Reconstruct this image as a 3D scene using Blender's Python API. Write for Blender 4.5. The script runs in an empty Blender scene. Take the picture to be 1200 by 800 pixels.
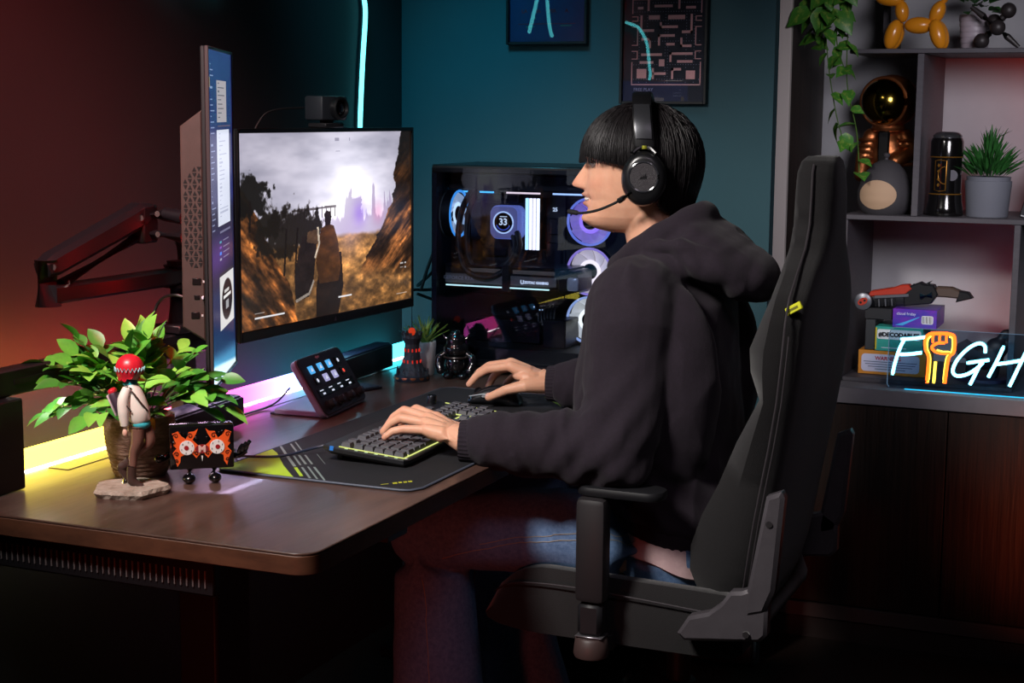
import bpy, bmesh, math, random
import numpy as np
from mathutils import Vector, Matrix, Euler, noise as mnoise
R = math.radians
PI = math.pi
random.seed(7)
scene = bpy.context.scene
COL = scene.collection

# ------------------------------------------------------------------ camera
cam_d = bpy.data.cameras.new('camera')
cam = bpy.data.objects.new('camera', cam_d)
COL.objects.link(cam)
cam_d.sensor_width = 36.0
cam_d.lens = 1860.0 / 1200.0 * 36.0
cam_d.clip_start = 0.05
cam_yaw, cam_pitch, cam_roll = R(22.9), math.atan(268 / 1860.0), R(0.5)
_f = Vector((-math.sin(cam_yaw) * math.cos(cam_pitch), math.cos(cam_yaw) * math.cos(cam_pitch), -math.sin(cam_pitch)))
_r = Vector((math.cos(cam_yaw), math.sin(cam_yaw), 0))
_u = _r.cross(_f)
_r2 = _r * math.cos(cam_roll) + _u * math.sin(cam_roll)
_u2 = -_r * math.sin(cam_roll) + _u * math.cos(cam_roll)
cam.matrix_world = Matrix(((_r2.x, _u2.x, -_f.x, 1.925), (_r2.y, _u2.y, -_f.y, -1.944), (_r2.z, _u2.z, -_f.z, 1.378), (0, 0, 0, 1)))
scene.camera = cam

# ------------------------------------------------------------------ world, lights, exposure
w = bpy.data.worlds.new('room_dark')
scene.world = w
w.use_nodes = True
w.node_tree.nodes['Background'].inputs[0].default_value = (0.55, 0.6, 0.75, 1)
w.node_tree.nodes['Background'].inputs[1].default_value = 0.004
scene.view_settings.view_transform = 'Standard'
scene.view_settings.look = 'None'
scene.view_settings.exposure = 0.0
scene.view_settings.gamma = 1.0
scene.view_settings.use_curve_mapping = False
scene.cycles.use_denoising = True
scene.cycles.max_bounces = 6
scene.cycles.transparent_max_bounces = 12


def lamp(name, kind, loc, target, energy, color, size=0.5, size_y=None, spread=None, angle=None, blend=0.5):
    d = bpy.data.lights.new(name, kind)
    d.energy = energy
    d.color = color
    if kind == 'AREA':
        d.size = size
        if size_y:
            d.shape = 'RECTANGLE'
            d.size_y = size_y
        if spread:
            d.spread = R(spread)
    elif kind == 'SPOT':
        d.shadow_soft_size = size
        d.spot_size = R(angle or 60)
        d.spot_blend = blend
    else:
        d.shadow_soft_size = size
    o = bpy.data.objects.new(name, d)
    COL.objects.link(o)
    o.location = loc
    o.rotation_euler = (Vector(target) - Vector(loc)).to_track_quat('-Z', 'Y').to_euler()
    return o


lamp('key_spot', 'SPOT', (0.40, -1.0, 2.40), (0.70, 0.74, 0.92), 275, (1.0, 0.94, 0.90), 0.22, angle=47, blend=0.45)
lamp('fill_spot', 'SPOT', (1.95, -0.85, 2.6), (1.08, 1.0, 0.85), 30, (1.0, 0.84, 1.0), 0.4, angle=36, blend=0.9)
lamp('red_wall_lamp', 'SPOT', (0.62, -0.42, 2.35), (0.0, 0.38, 1.22), 110, (1.0, 0.02, 0.022), 0.2, angle=46, blend=1.0)
lamp('red_floor_lamp', 'SPOT', (0.80, -1.7, 0.36), (0.50, 0.85, 0.36), 34, (1.0, 0.10, 0.05), 0.12, angle=30, blend=0.8)
lamp('red_cabinet_lamp', 'SPOT', (2.35, 1.35, 0.5), (1.86, 2.13, 0.42), 90, (1.0, 0.20, 0.09), 0.06, angle=42, blend=1.0)
lamp('cyan_wall_fill', 'SPOT', (0.28, 1.0, 2.35), (0.28, 1.85, 1.15), 52, (0.08, 0.72, 1.0), 0.15, angle=48, blend=1.0)  # added wash standing in for neon and strip spill on the back wall
lamp('print_fill', 'SPOT', (0.72, 1.15, 2.6), (0.70, 1.85, 1.62), 11, (1.0, 0.93, 0.95), 0.05, angle=25, blend=1.0)  # no such fixture; added to brighten the framed prints
lamp('alcove_fill', 'SPOT', (2.10, 0.3, 1.80), (1.32, 2.6, 1.16), 120, (0.97, 0.92, 1.0), 0.35, angle=36, blend=0.8)  # invented fill that lifts the alcove and its shelves
lamp('red_shelf_lamp', 'SPOT', (1.8, 2.40, 1.52), (1.45, 2.62, 1.42), 2.4, (1.0, 0.08, 0.06), 0.03, angle=90, blend=0.8)
lamp('red_shelf_lamp_low', 'SPOT', (1.50, 2.44, 0.80), (1.43, 2.62, 0.92), 0.35, (1.0, 0.06, 0.14), 0.03, angle=110, blend=0.9)


# ------------------------------------------------------------------ materials
def lin(c):
    if isinstance(c, str):
        c = c.lstrip('#')
        c = [int(c[i:i + 2], 16) / 255 for i in (0, 2, 4)]
    return tuple(v / 12.92 if v <= 0.04045 else ((v + 0.055) / 1.055) ** 2.4 for v in c[:3]) + (1.0,)


MATS = {}


def mat(name, color, rough=0.5, metal=0.0, spec=0.5, color2=None, nscale=8.0, stretch=(1, 1, 1), bump=0.0, bscale=60.0,
        emit=None, estr=0.0, trans=0.0, coat=0.0, sheen=0.0, sss=0.0, attr=None, alpha=1.0, wave=None, ior=1.45, contrast=(0.35, 0.65), aniso=0.0):
    if name in MATS:
        return MATS[name]
    m = bpy.data.materials.new(name)
    m.use_nodes = True
    nt = m.node_tree
    b = nt.nodes['Principled BSDF']
    I = b.inputs
    I['Base Color'].default_value = lin(color)
    I['Roughness'].default_value = rough
    I['Metallic'].default_value = metal
    I['Specular IOR Level'].default_value = spec
    I['Transmission Weight'].default_value = trans
    I['Coat Weight'].default_value = coat
    I['Sheen Weight'].default_value = sheen
    I['Subsurface Weight'].default_value = sss
    I['Alpha'].default_value = alpha
    I['IOR'].default_value = ior
    I['Anisotropic'].default_value = aniso
    if sss:
        I['Subsurface Radius'].default_value = (0.012, 0.005, 0.003)
        I['Subsurface Scale'].default_value = 1.0
    if emit is not None:
        I['Emission Color'].default_value = lin(emit)
        I['Emission Strength'].default_value = estr
    if attr:
        a = nt.nodes.new('ShaderNodeVertexColor')
        a.layer_name = attr
        nt.links.new(a.outputs['Color'], I['Base Color'])
        if emit is not None:
            nt.links.new(a.outputs['Color'], I['Emission Color'])
    if color2 is not None or bump:
        tc = nt.nodes.new('ShaderNodeTexCoord')
        mp = nt.nodes.new('ShaderNodeMapping')
        mp.inputs['Scale'].default_value = stretch
        nt.links.new(tc.outputs['Object'], mp.inputs['Vector'])
    if color2 is not None:
        n = nt.nodes.new('ShaderNodeTexNoise')
        n.inputs['Scale'].default_value = nscale
        n.inputs['Detail'].default_value = 6
        n.inputs['Roughness'].default_value = 0.62
        nt.links.new(mp.outputs[0], n.inputs['Vector'])
        fac = n.outputs[0]
        if wave:
            wv = nt.nodes.new('ShaderNodeTexWave')
            wv.bands_direction = wave[0]
            wv.inputs['Scale'].default_value = wave[1]
            wv.inputs['Distortion'].default_value = wave[2]
            wv.inputs['Detail'].default_value = 3
            wv.inputs['Detail Scale'].default_value = 1.2
            nt.links.new(mp.outputs[0], wv.inputs['Vector'])
            mm = nt.nodes.new('ShaderNodeMath')
            mm.operation = 'MULTIPLY_ADD'
            mm.inputs[1].default_value = 0.35
            nt.links.new(wv.outputs['Fac'], mm.inputs[0])
            m2 = nt.nodes.new('ShaderNodeMath')
            m2.operation = 'MULTIPLY'
            m2.inputs[1].default_value = 0.65
            nt.links.new(n.outputs[0], m2.inputs[0])
            nt.links.new(m2.outputs[0], mm.inputs[2])
            fac = mm.outputs[0]
        cr = nt.nodes.new('ShaderNodeValToRGB')
        cr.color_ramp.elements[0].position = contrast[0]
        cr.color_ramp.elements[1].position = contrast[1]
        cr.color_ramp.elements[0].color = lin(color)
        cr.color_ramp.elements[1].color = lin(color2)
        nt.links.new(fac, cr.inputs[0])
        if attr:
            mx = nt.nodes.new('ShaderNodeMixRGB')
            mx.blend_type = 'MULTIPLY'
            mx.inputs[0].default_value = 1.0
            nt.links.new(a.outputs['Color'], mx.inputs[1])
            nt.links.new(cr.outputs[0], mx.inputs[2])
            nt.links.new(mx.outputs[0], I['Base Color'])
        else:
            nt.links.new(cr.outputs[0], I['Base Color'])
    if bump:
        n2 = nt.nodes.new('ShaderNodeTexNoise')
        n2.inputs['Scale'].default_value = bscale
        n2.inputs['Detail'].default_value = 5
        nt.links.new(mp.outputs[0], n2.inputs['Vector'])
        bp = nt.nodes.new('ShaderNodeBump')
        bp.inputs['Strength'].default_value = bump
        bp.inputs['Distance'].default_value = 0.004
        nt.links.new(n2.outputs[0], bp.inputs['Height'])
        nt.links.new(bp.outputs[0], I['Normal'])
    MATS[name] = m
    return m


def glow(name, color, strength):
    return mat(name, '#000000', 0.5, emit=color, estr=strength, spec=0.2)


def glass_pane(name, tint='#ffffff', refl=0.06, rough=0.02, dark=0.0):
    """thin clear sheet: mostly transparent with a fresnel reflection"""
    if name in MATS:
        return MATS[name]
    m = bpy.data.materials.new(name)
    m.use_nodes = True
    nt = m.node_tree
    nt.nodes.clear()
    out = nt.nodes.new('ShaderNodeOutputMaterial')
    tr = nt.nodes.new('ShaderNodeBsdfTransparent')
    c = lin(tint)
    tr.inputs[0].default_value = tuple(v * (1 - dark) for v in c[:3]) + (1,)
    gl = nt.nodes.new('ShaderNodeBsdfGlossy')
    gl.inputs['Roughness'].default_value = rough
    fr = nt.nodes.new('ShaderNodeFresnel')
    fr.inputs['IOR'].default_value = 1.45
    ad = nt.nodes.new('ShaderNodeMath')
    ad.operation = 'ADD'
    ad.use_clamp = True
    ad.inputs[1].default_value = refl
    nt.links.new(fr.outputs[0], ad.inputs[0])
    mx = nt.nodes.new('ShaderNodeMixShader')
    nt.links.new(ad.outputs[0], mx.inputs[0])
    nt.links.new(tr.outputs[0], mx.inputs[1])
    nt.links.new(gl.outputs[0], mx.inputs[2])
    nt.links.new(mx.outputs[0], out.inputs[0])
    MATS[name] = m
    return m


# ------------------------------------------------------------------ mesh builder
def frame_from(d):
    d = Vector(d).normalized()
    a = Vector((0, 0, 1)) if abs(d.z) < 0.9 else Vector((1, 0, 0))
    s = d.cross(a).normalized()
    return s, s.cross(d).normalized()


class MB:
    def __init__(s):
        s.v, s.f, s.c = [], [], []

    def add(s, vs, fs, M=None, col=None):
        o = len(s.v)
        for p in vs:
            p = Vector(p)
            s.v.append(tuple(M @ p) if M is not None else tuple(p))
            s.c.append(col)
        s.f += [tuple(i + o for i in f) for f in fs]
        return s

    def box(s, x0, x1, y0, y1, z0, z1, bev=0.0, M=None, seg=1, col=None):
        if bev <= 0:
            vs = [(x, y, z) for x in (x0, x1) for y in (y0, y1) for z in (z0, z1)]
            return s.add(vs, [(0, 1, 3, 2), (4, 6, 7, 5), (0, 4, 5, 1), (2, 3, 7, 6), (0, 2, 6, 4), (1, 5, 7, 3)], M, col)
        bm = bmesh.new()
        bmesh.ops.create_cube(bm, size=1)
        for v in bm.verts:
            v.co = Vector(((x0 + x1) / 2 + v.co.x * (x1 - x0), (y0 + y1) / 2 + v.co.y * (y1 - y0), (z0 + z1) / 2 + v.co.z * (z1 - z0)))
        bmesh.ops.bevel(bm, geom=list(bm.edges), offset=bev, segments=seg, affect='EDGES', profile=0.5)
        s.bm(bm, M, col)
        return s

    def bm(s, bm, M=None, col=None):
        bm.verts.index_update()
        s.add([v.co.copy() for v in bm.verts], [tuple(v.index for v in f.verts) for f in bm.faces], M, col)
        bm.free()
        return s

    def tube(s, pts, r, seg=8, cap=True, closed=False, M=None, col=None, flat=1.0, up=None):
        """swept tube; r scalar or list; flat squashes along the second frame axis"""
        P = [Vector(p) for p in pts]
        n = len(P)
        rs = r if isinstance(r, (list, tuple)) else [r] * n
        vs, fs = [], []
        prev = None
        for i, p in enumerate(P):
            if closed:
                d = P[(i + 1) % n] - P[i - 1]
            else:
                d = P[min(i + 1, n - 1)] - P[max(i - 1, 0)]
            if d.length < 1e-9:
                d = Vector((0, 0, 1))
            d.normalize()
            if prev is None:
                if up is not None:
                    a = Vector(up) - d * d.dot(Vector(up))
                    a.normalize()
                    b = d.cross(a)
                else:
                    a, b = frame_from(d)
            else:
                a = prev - d * d.dot(prev)
                if a.length < 1e-6:
                    a, b = frame_from(d)
                a.normalize()
                b = d.cross(a)
            prev = a
            for k in range(seg):
                t = 2 * PI * k / seg
                vs.append(p + a * (math.cos(t) * rs[i]) + b * (math.sin(t) * rs[i] * flat))
        m = n if closed else n - 1
        for i in range(m):
            j = (i + 1) % n
            for k in range(seg):
                l = (k + 1) % seg
                fs.append((i * seg + k, i * seg + l, j * seg + l, j * seg + k))
        if cap and not closed:
            fs.append(tuple(range(seg - 1, -1, -1)))
            fs.append(tuple((n - 1) * seg + k for k in range(seg)))
        return s.add(vs, fs, M, col)

    def cyl(s, p0, p1, r0, r1=None, seg=20, M=None, col=None):
        return s.tube([p0, p1], [r0, r0 if r1 is None else r1], seg, M=M, col=col)

    def lathe(s, prof, seg=28, M=None, col=None, cap=True):
        vs, fs = [], []
        n = len(prof)
        for (r, z) in prof:
            for k in range(seg):
                t = 2 * PI * k / seg
                vs.append((r * math.cos(t), r * math.sin(t), z))
        for i in range(n - 1):
            for k in range(seg):
                l = (k + 1) % seg
                fs.append((i * seg + k, i * seg + l, (i + 1) * seg + l, (i + 1) * seg + k))
        if cap:
            if prof[0][0] > 1e-5:
                fs.append(tuple(range(seg - 1, -1, -1)))
            if prof[-1][0] > 1e-5:
                fs.append(tuple((n - 1) * seg + k for k in range(seg)))
        return s.add(vs, fs, M, col)

    def ell(s, c, r, seg=20, rings=12, M=None, col=None):
        if not isinstance(r, (list, tuple)):
            r = (r, r, r)
        T = Matrix.Translation(Vector(c)) @ Matrix.Diagonal((r[0], r[1], r[2], 1))
        if M is not None:
            T = M @ T
        prof = [(math.sin(PI * i / rings), -math.cos(PI * i / rings)) for i in range(rings + 1)]
        prof[0] = (0.0005, -1)
        prof[-1] = (0.0005, 1)
        return s.lathe(prof, seg, T, col)

    def capsule(s, p0, p1, r0, r1, seg=14):
        """tapered rounded limb"""
        p0, p1 = Vector(p0), Vector(p1)
        d = (p1 - p0)
        L = d.length
        d.normalize()
        pts, rs = [], []
        for k in range(5):
            a = PI / 2 * (1 - k / 4)
            pts.append(p0 - d * (r0 * math.sin(a)))
            rs.append(max(r0 * math.cos(a), 1e-4))
        for k in range(5):
            a = PI / 2 * k / 4
            pts.append(p1 + d * (r1 * math.sin(a)))
            rs.append(max(r1 * math.cos(a), 1e-4))
        return s.tube(pts, rs, seg)

    def prism(s, pts, d0, d1, plane='xy', bev=0.0, M=None, col=None, seg=1):
        """polygon outline extruded along the third axis"""
        bm = bmesh.new()
        def P(a, b, c):
            return {'xy': (a, b, c), 'xz': (a, c, b), 'yz': (c, a, b)}[plane]
        bot = [bm.verts.new(P(a, b, d0)) for a, b in pts]
        top = [bm.verts.new(P(a, b, d1)) for a, b in pts]
        f0 = bm.faces.new(bot)
        f1 = bm.faces.new(top)
        n = len(pts)
        for i in range(n):
            bm.faces.new((bot[i], bot[(i + 1) % n], top[(i + 1) % n], top[i]))
        bmesh.ops.recalc_face_normals(bm, faces=bm.faces)
        if bev > 0:
            es = [e for e in bm.edges if any(f in (f0, f1) for f in e.link_faces)]
            bmesh.ops.bevel(bm, geom=es, offset=bev, segments=seg, affect='EDGES', profile=0.5)
        if n > 4:
            bmesh.ops.triangulate(bm, faces=[f for f in bm.faces if len(f.verts) > 4])
        return s.bm(bm, M, col)

    def loft(s, rings, cap=True, M=None, col=None):
        n = len(rings[0])
        vs = [p for r in rings for p in r]
        fs = []
        for i in range(len(rings) - 1):
            for k in range(n):
                l = (k + 1) % n
                fs.append((i * n + k, i * n + l, (i + 1) * n + l, (i + 1) * n + k))
        if cap:
            fs.append(tuple(range(n - 1, -1, -1)))
            fs.append(tuple((len(rings) - 1) * n + k for k in range(n)))
        return s.add(vs, fs, M, col)

    def mesh(s, name, smooth=True, angle=40, weld=0.0):
        me = bpy.data.meshes.new(name)
        me.from_pydata(s.v, [], s.f)
        if any(c is not None for c in s.c):
            at = me.color_attributes.new('tint', 'FLOAT_COLOR', 'POINT')
            arr = np.ones((len(s.v), 4), dtype=np.float32)
            for i, c in enumerate(s.c):
                if c is not None:
                    arr[i] = lin(c)
            at.data.foreach_set('color', arr.ravel())
        bm = bmesh.new()
        bm.from_mesh(me)
        if weld:
            bmesh.ops.remove_doubles(bm, verts=bm.verts, dist=weld)
        bmesh.ops.recalc_face_normals(bm, faces=bm.faces)
        bm.to_mesh(me)
        bm.free()
        if smooth:
            me.shade_smooth()
            if angle:
                me.set_sharp_from_angle(angle=R(angle))
        return me


def TR(loc=(0, 0, 0), rx=0, ry=0, rz=0, sc=1.0):
    if not isinstance(sc, (list, tuple)):
        sc = (sc, sc, sc)
    return Matrix.Translation(Vector(loc)) @ Euler((R(rx), R(ry), R(rz))).to_matrix().to_4x4() @ Matrix.Diagonal((sc[0], sc[1], sc[2], 1))


def thing(name, label, cat, loc=(0, 0, 0), rz=0.0, group=None, rx=0, ry=0):
    o = bpy.data.objects.new(name, None)
    COL.objects.link(o)
    o.empty_display_size = 0.05
    o.location = loc
    o.rotation_euler = (R(rx), R(ry), R(rz))
    return tag(o, label, cat, group)


def tag(o, label, cat, group=None, kind=None):
    o['label'] = label
    o['category'] = cat
    if group:
        o['group'] = group
    if kind:
        o['kind'] = kind
    return o


def obj(name, mb, material, parent=None, world=False, smooth=True, angle=40, loc=None, label=None, weld=0.0):
    me = mb.mesh(name, smooth, angle, weld) if isinstance(mb, MB) else mb
    if material is not None and not me.materials:
        me.materials.append(material)
    o = bpy.data.objects.new(name, me)
    COL.objects.link(o)
    if parent is not None:
        o.parent = parent
        if world:
            pm = Matrix.Identity(4)
            p = parent
            while p is not None:
                pm = p.matrix_basis.copy() if p.parent is None else pm
                p = p.parent
            o.matrix_parent_inverse = pm.inverted() if parent.parent is None else Matrix.Identity(4)
    if loc is not None:
        o.location = loc
    if label:
        o['label'] = label
    return o


def struct(name, mb, material, parent=None, label=None, **k):
    o = obj(name, mb, material, parent, **k)
    if parent is None:
        o['kind'] = 'structure'
        if label:
            o['label'] = label
    return o


def inst(src, parent, loc=(0, 0, 0), rot=(0, 0, 0), sc=(1, 1, 1), name=None):
    """another piece that shares src's mesh"""
    o = src.copy()
    COL.objects.link(o)
    o.parent = parent
    o.location = loc
    o.rotation_euler = rot
    o.scale = sc
    if name:
        o.name = name
    return o


FONT_CACHE = {}


def text_mesh(body, size=0.02, depth=0.0003, align='CENTER', shear=0.0, bold=0.0, space=1.0):
    """flat lettering in the xy plane, facing +z"""
    cu = bpy.data.curves.new('lettering', 'FONT')
    cu.body = body
    cu.size = size
    cu.extrude = depth
    cu.align_x = align
    cu.align_y = 'CENTER'
    cu.shear = shear
    cu.offset = bold
    cu.space_character = space
    cu.resolution_u = 3
    o = bpy.data.objects.new('lettering_tmp', cu)
    COL.objects.link(o)
    dg = bpy.context.evaluated_depsgraph_get()
    me = bpy.data.meshes.new_from_object(o.evaluated_get(dg))
    bpy.data.objects.remove(o)
    bpy.data.curves.remove(cu)
    return me


def lettering(body, size, material, parent, M, name='lettering', **k):
    me = text_mesh(body, size, **k)
    me.transform(M)
    me.materials.clear()
    me.materials.append(material)
    o = bpy.data.objects.new(name, me)
    COL.objects.link(o)
    o.parent = parent
    return o


def remesh(mb, voxel, smooth_it=6, name='body', factor=0.5):
    me0 = mb.mesh(name + '_raw', smooth=False)
    o = bpy.data.objects.new(name + '_raw', me0)
    COL.objects.link(o)
    m = o.modifiers.new('r', 'REMESH')
    m.mode = 'VOXEL'
    m.voxel_size = voxel
    m.use_smooth_shade = True
    if smooth_it:
        s = o.modifiers.new('s', 'SMOOTH')
        s.factor = factor
        s.iterations = smooth_it
    dg = bpy.context.evaluated_depsgraph_get()
    me = bpy.data.meshes.new_from_object(o.evaluated_get(dg))
    bpy.data.objects.remove(o)
    bpy.data.meshes.remove(me0)
    me.name = name
    me.shade_smooth()
    return me


def bez(pts, n=8, closed=False):
    """Catmull-Rom through points"""
    P = [Vector(p) for p in pts]
    out = []
    m = len(P)
    for i in range(m if closed else m - 1):
        if closed:
            a, b, c, d = P[i - 1], P[i], P[(i + 1) % m], P[(i + 2) % m]
        else:
            a, b, c, d = P[max(i - 1, 0)], P[i], P[i + 1], P[min(i + 2, m - 1)]
        for k in range(n):
            t = k / n
            out.append(0.5 * ((2 * b) + (-a + c) * t + (2 * a - 5 * b + 4 * c - d) * t * t + (-a + 3 * b - 3 * c + d) * t ** 3))
    if not closed:
        out.append(P[-1])
    return out


def interp(x, xs, ys):
    return float(np.interp(x, xs, ys))
# ------------------------------------------------------------------ room shell
M_wall_left = mat('wall_paint_left', '#2f3135', 0.85, color2='#2c2e32', nscale=3, bump=0.05, bscale=180)
M_wall_back = mat('wall_paint_teal', '#2b4d56', 0.8, color2='#294952', nscale=3, bump=0.05, bscale=180)
M_alcove = mat('alcove_white', '#a9a9ad', 0.7, color2='#a0a0a5', nscale=4)
M_floor = mat('dark_floor_wood', '#231a17', 0.45, color2='#2f231d', nscale=9, stretch=(14, 1, 1))
M_strip = mat('alcove_edge_grey', '#d2c8c4', 0.6)
M_panelwood = mat('alcove_panel_wood', '#3a302c', 0.55, color2='#241d1b', nscale=5, stretch=(10, 10, 0.6), bump=0.15, bscale=40)
M_ceiling = mat('ceiling_dark', '#2a2b2d', 0.9)

struct('floor', MB().box(-0.15, 3.4, -3.2, 2.75, -0.06, 0), M_floor)
struct('wall_left', MB().box(-0.12, 0, -3.2, 1.89, 0, 2.75), M_wall_left)
struct('wall_back', MB().box(-0.12, 0.998, 1.85, 1.89, 0, 2.75), M_wall_back)
struct('wall_alcove', MB().box(0.85, 3.4, 2.62, 2.75, 0, 2.75), M_alcove)
struct('wall_alcove_side', MB().box(0.86, 0.91, 1.89, 2.62, 0, 2.75), mat('gap_black', '#0a0a0b', 0.9))
struct('ceiling', MB().box(-0.12, 3.4, -3.2, 2.75, 2.75, 2.8), M_ceiling)
tp = struct('trim_1', MB().box(0.9105, 0.957, 2.19, 2.21, 0.05, 2.74, 0.002), M_strip)
tp2 = struct('trim_2', MB().box(0.9105, 0.955, 2.2105, 2.619, 0.05, 2.74), M_panelwood)
struct('baseboard_back', MB().box(0.0, 0.99, 1.838, 1.85, 0.0, 0.09, 0.003), mat('baseboard_dark', '#2c3337', 0.6))

# ------------------------------------------------------------------ low wooden cabinet run with the grey slab
M_door = mat('walnut_door', '#2a1810', 0.5, color2='#140b07', nscale=4.0, stretch=(16, 16, 0.8), bump=0.5, bscale=7, contrast=(0.3, 0.7))
M_slab = mat('slab_grey', '#77737a', 0.5, color2='#6d6a70', nscale=12)
cab = thing('wall_cabinet', 'long low dark wooden cabinet below the shelves in the alcove', 'cabinet', (1.9, 2.38, 0))
obj('carcass', MB().box(0.958, 3.0, 2.155, 2.6, 0.057, 0.638), mat('carcass_dark', '#16110f', 0.7), cab, world=True)
for i, (a, b) in enumerate(((0.958, 1.404), (1.407, 1.853), (1.856, 2.302), (2.305, 2.75))):
    obj('door', MB().box(a, b, 2.13, 2.154, 0.099, 0.638, 0.0015), M_door, cab, world=True)
obj('bottom_rail', MB().box(0.958, 3.0, 2.125, 2.154, 0.057, 0.096, 0.002), mat('rail_brown', '#4a3b38', 0.5), cab, world=True, label='brown rail under the doors')
obj('plinth', MB().box(0.958, 3.0, 2.132, 2.154, 0.0, 0.0565), mat('plinth_brown', '#2e211e', 0.6), cab, world=True)
slab = obj('worktop_slab', MB().box(0.958, 3.0, 2.12, 2.615, 0.641, 0.683, 0.002), M_slab)
tag(slab, 'grey slab topping the wooden cabinet under the neon sign', 'worktop')

# ------------------------------------------------------------------ cube shelf
M_shelf = mat('shelf_charcoal', '#4a474d', 0.55, color2='#434046', nscale=20, stretch=(1, 1, 6))
shf = thing('cube_shelf', 'open charcoal cube shelving unit holding ornaments and books', 'shelf', (1.5, 2.41, 0.6835))
Y0, Y1 = 2.22, 2.6
def board(n, x0, x1, z0, z1, y0=Y0, y1=Y1):
    return obj(n, MB().box(x0, x1, y0, y1, z0, z1, 0.0012), M_shelf, shf, world=True)
board('shelf_board', 1.104, 2.6, 1.536, 1.548)
board('shelf_board', 1.103, 2.6, 1.110, 1.123)
board('bottom_board', 1.117, 1.549, 0.6835, 0.695)
board('upright', 1.103, 1.116, 0.6835, 1.1095)
board('upright', 1.276, 1.293, 1.1235, 1.5355)
board('upright', 1.533, 1.549, 0.6955, 1.1095)
board('upright', 1.86, 1.876, 1.1235, 1.5355)
board('upright', 1.150, 1.170, 1.5485, 2.0, 2.42, 2.6)
board('upright', 1.98, 1.996, 0.6835, 1.1095)
board('shelf_board', 1.104, 2.6, 2.0, 2.013)

# ------------------------------------------------------------------ neon tubes
M_neon = glow('neon_cyan', '#6af6ff', 3.0)
M_neon_bk = mat('neon_back', '#20272a', 0.5)
def neon(label, pts, r=0.006, n=6):
    t = thing('neon_tube', label, 'neon light', pts[0], group='cyan neon tubes')
    P = bez(pts, n)
    obj('tube', MB().tube(P, r, 8), M_neon, t, world=True)
    obj('backing', MB().tube([p - Vector((0.0085, 0, 0)) for p in P], 0.0045, 6), M_neon_bk, t, world=True)
    return t
neon('cyan neon tube running up the wall behind the webcam monitor', [(0.016, 1.575, 1.12), (0.016, 1.585, 1.25), (0.016, 1.59, 1.36), (0.016, 1.604, 1.5), (0.016, 1.619, 1.61), (0.016, 1.612, 1.66), (0.016, 1.585, 1.75), (0.016, 1.5, 1.86)])
neon('arched cyan neon tube mirrored in the blue framed print', [(0.016, 0.985, 1.625), (0.016, 0.924, 1.727), (0.016, 0.89, 1.82), (0.016, 0.866, 1.85), (0.016, 0.845, 1.80), (0.016, 0.836, 1.733), (0.016, 0.814, 1.654), (0.016, 0.79, 1.622)])
neon('wavy cyan neon tube mirrored in the maze print', [(0.016, 0.06, 1.705), (0.016, 0.013, 1.702), (0.016, -0.085, 1.692), (0.016, -0.18, 1.643), (0.016, -0.216, 1.565), (0.016, -0.229, 1.518), (0.016, -0.17, 1.468), (0.016, -0.112, 1.426), (0.016, -0.08, 1.38)])

# ------------------------------------------------------------------ framed prints on the back wall
M_frame = mat('print_frame_black', '#15171a', 0.35)
M_pane = glass_pane('print_glass', refl=0.03, rough=0.01)
def print_frame(label, x0, x1, z0, z1, paper):
    t = thing('framed_print', label, 'poster', ((x0 + x1) / 2, 1.8495, z0), group='framed prints')
    b = 0.007
    y0, y1 = 1.832, 1.8495
    for q in ((x0, x0 + b, z0, z1), (x1 - b, x1, z0, z1), (x0 + b, x1 - b, z0, z0 + b), (x0 + b, x1 - b, z1 - b, z1)):
        obj('frame_bar', MB().box(q[0], q[1], y0, y1, q[2], q[3], 0.001), M_frame, t, world=True)
    obj('paper', MB().box(x0 + b, x1 - b, 1.843, 1.849, z0 + b, z1 - b), paper, t, world=True)
    obj('glass', MB().box(x0 + b, x1 - b, 1.8365, 1.838, z0 + b, z1 - b), M_pane, t, world=True)
    return t
def flat_on(t, name, rects, m, y=1.8425):
    mb = MB()
    for (a, b, c, d) in rects:
        mb.box(a, b, y - 0.0005, y, c, d)
    o = obj(name, mb, m, t, world=True, smooth=False)
    o['kind'] = 'stuff'
    return o
# blue line print
pA = print_frame('small blue framed print high on the teal wall', 0.305, 0.524, 1.549, 1.87, mat('paper_blue', '#1c4a86', 0.6, color2='#1a4178', nscale=9))
x0 = 0.305
MX = TR((0, 0, 0))
UPR = Matrix(((1, 0, 0, 0), (0, 0, -1, 0), (0, 1, 0, 0), (0, 0, 0, 1)))   # xy text -> faces -Y
M_redink = mat('ink_red', '#a03038', 0.7)
M_tealink = mat('ink_teal', '#2f8f8a', 0.7)
for tx, ch in ((0.352, 'LA'), (0.39, 'IA'), (0.428, 'MA'), (0.468, 'A.')):
    lettering(ch, 0.014, M_redink, pA, Matrix.Translation((tx - 0.4145, 1.8424 - 1.8495, 1.632 - 1.549)) @ UPR)
flat_on(pA, 'line_mark', [(0.335, 0.49, 1.6, 1.6012)], M_redink)
flat_on(pA, 'bar_mark', [(0.356, 0.38, 1.592, 1.595), (0.45, 0.48, 1.594, 1.597)], M_tealink)
flat_on(pA, 'dot_mark', [(0.378, 0.384, 1.612, 1.617)], M_tealink)
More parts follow.
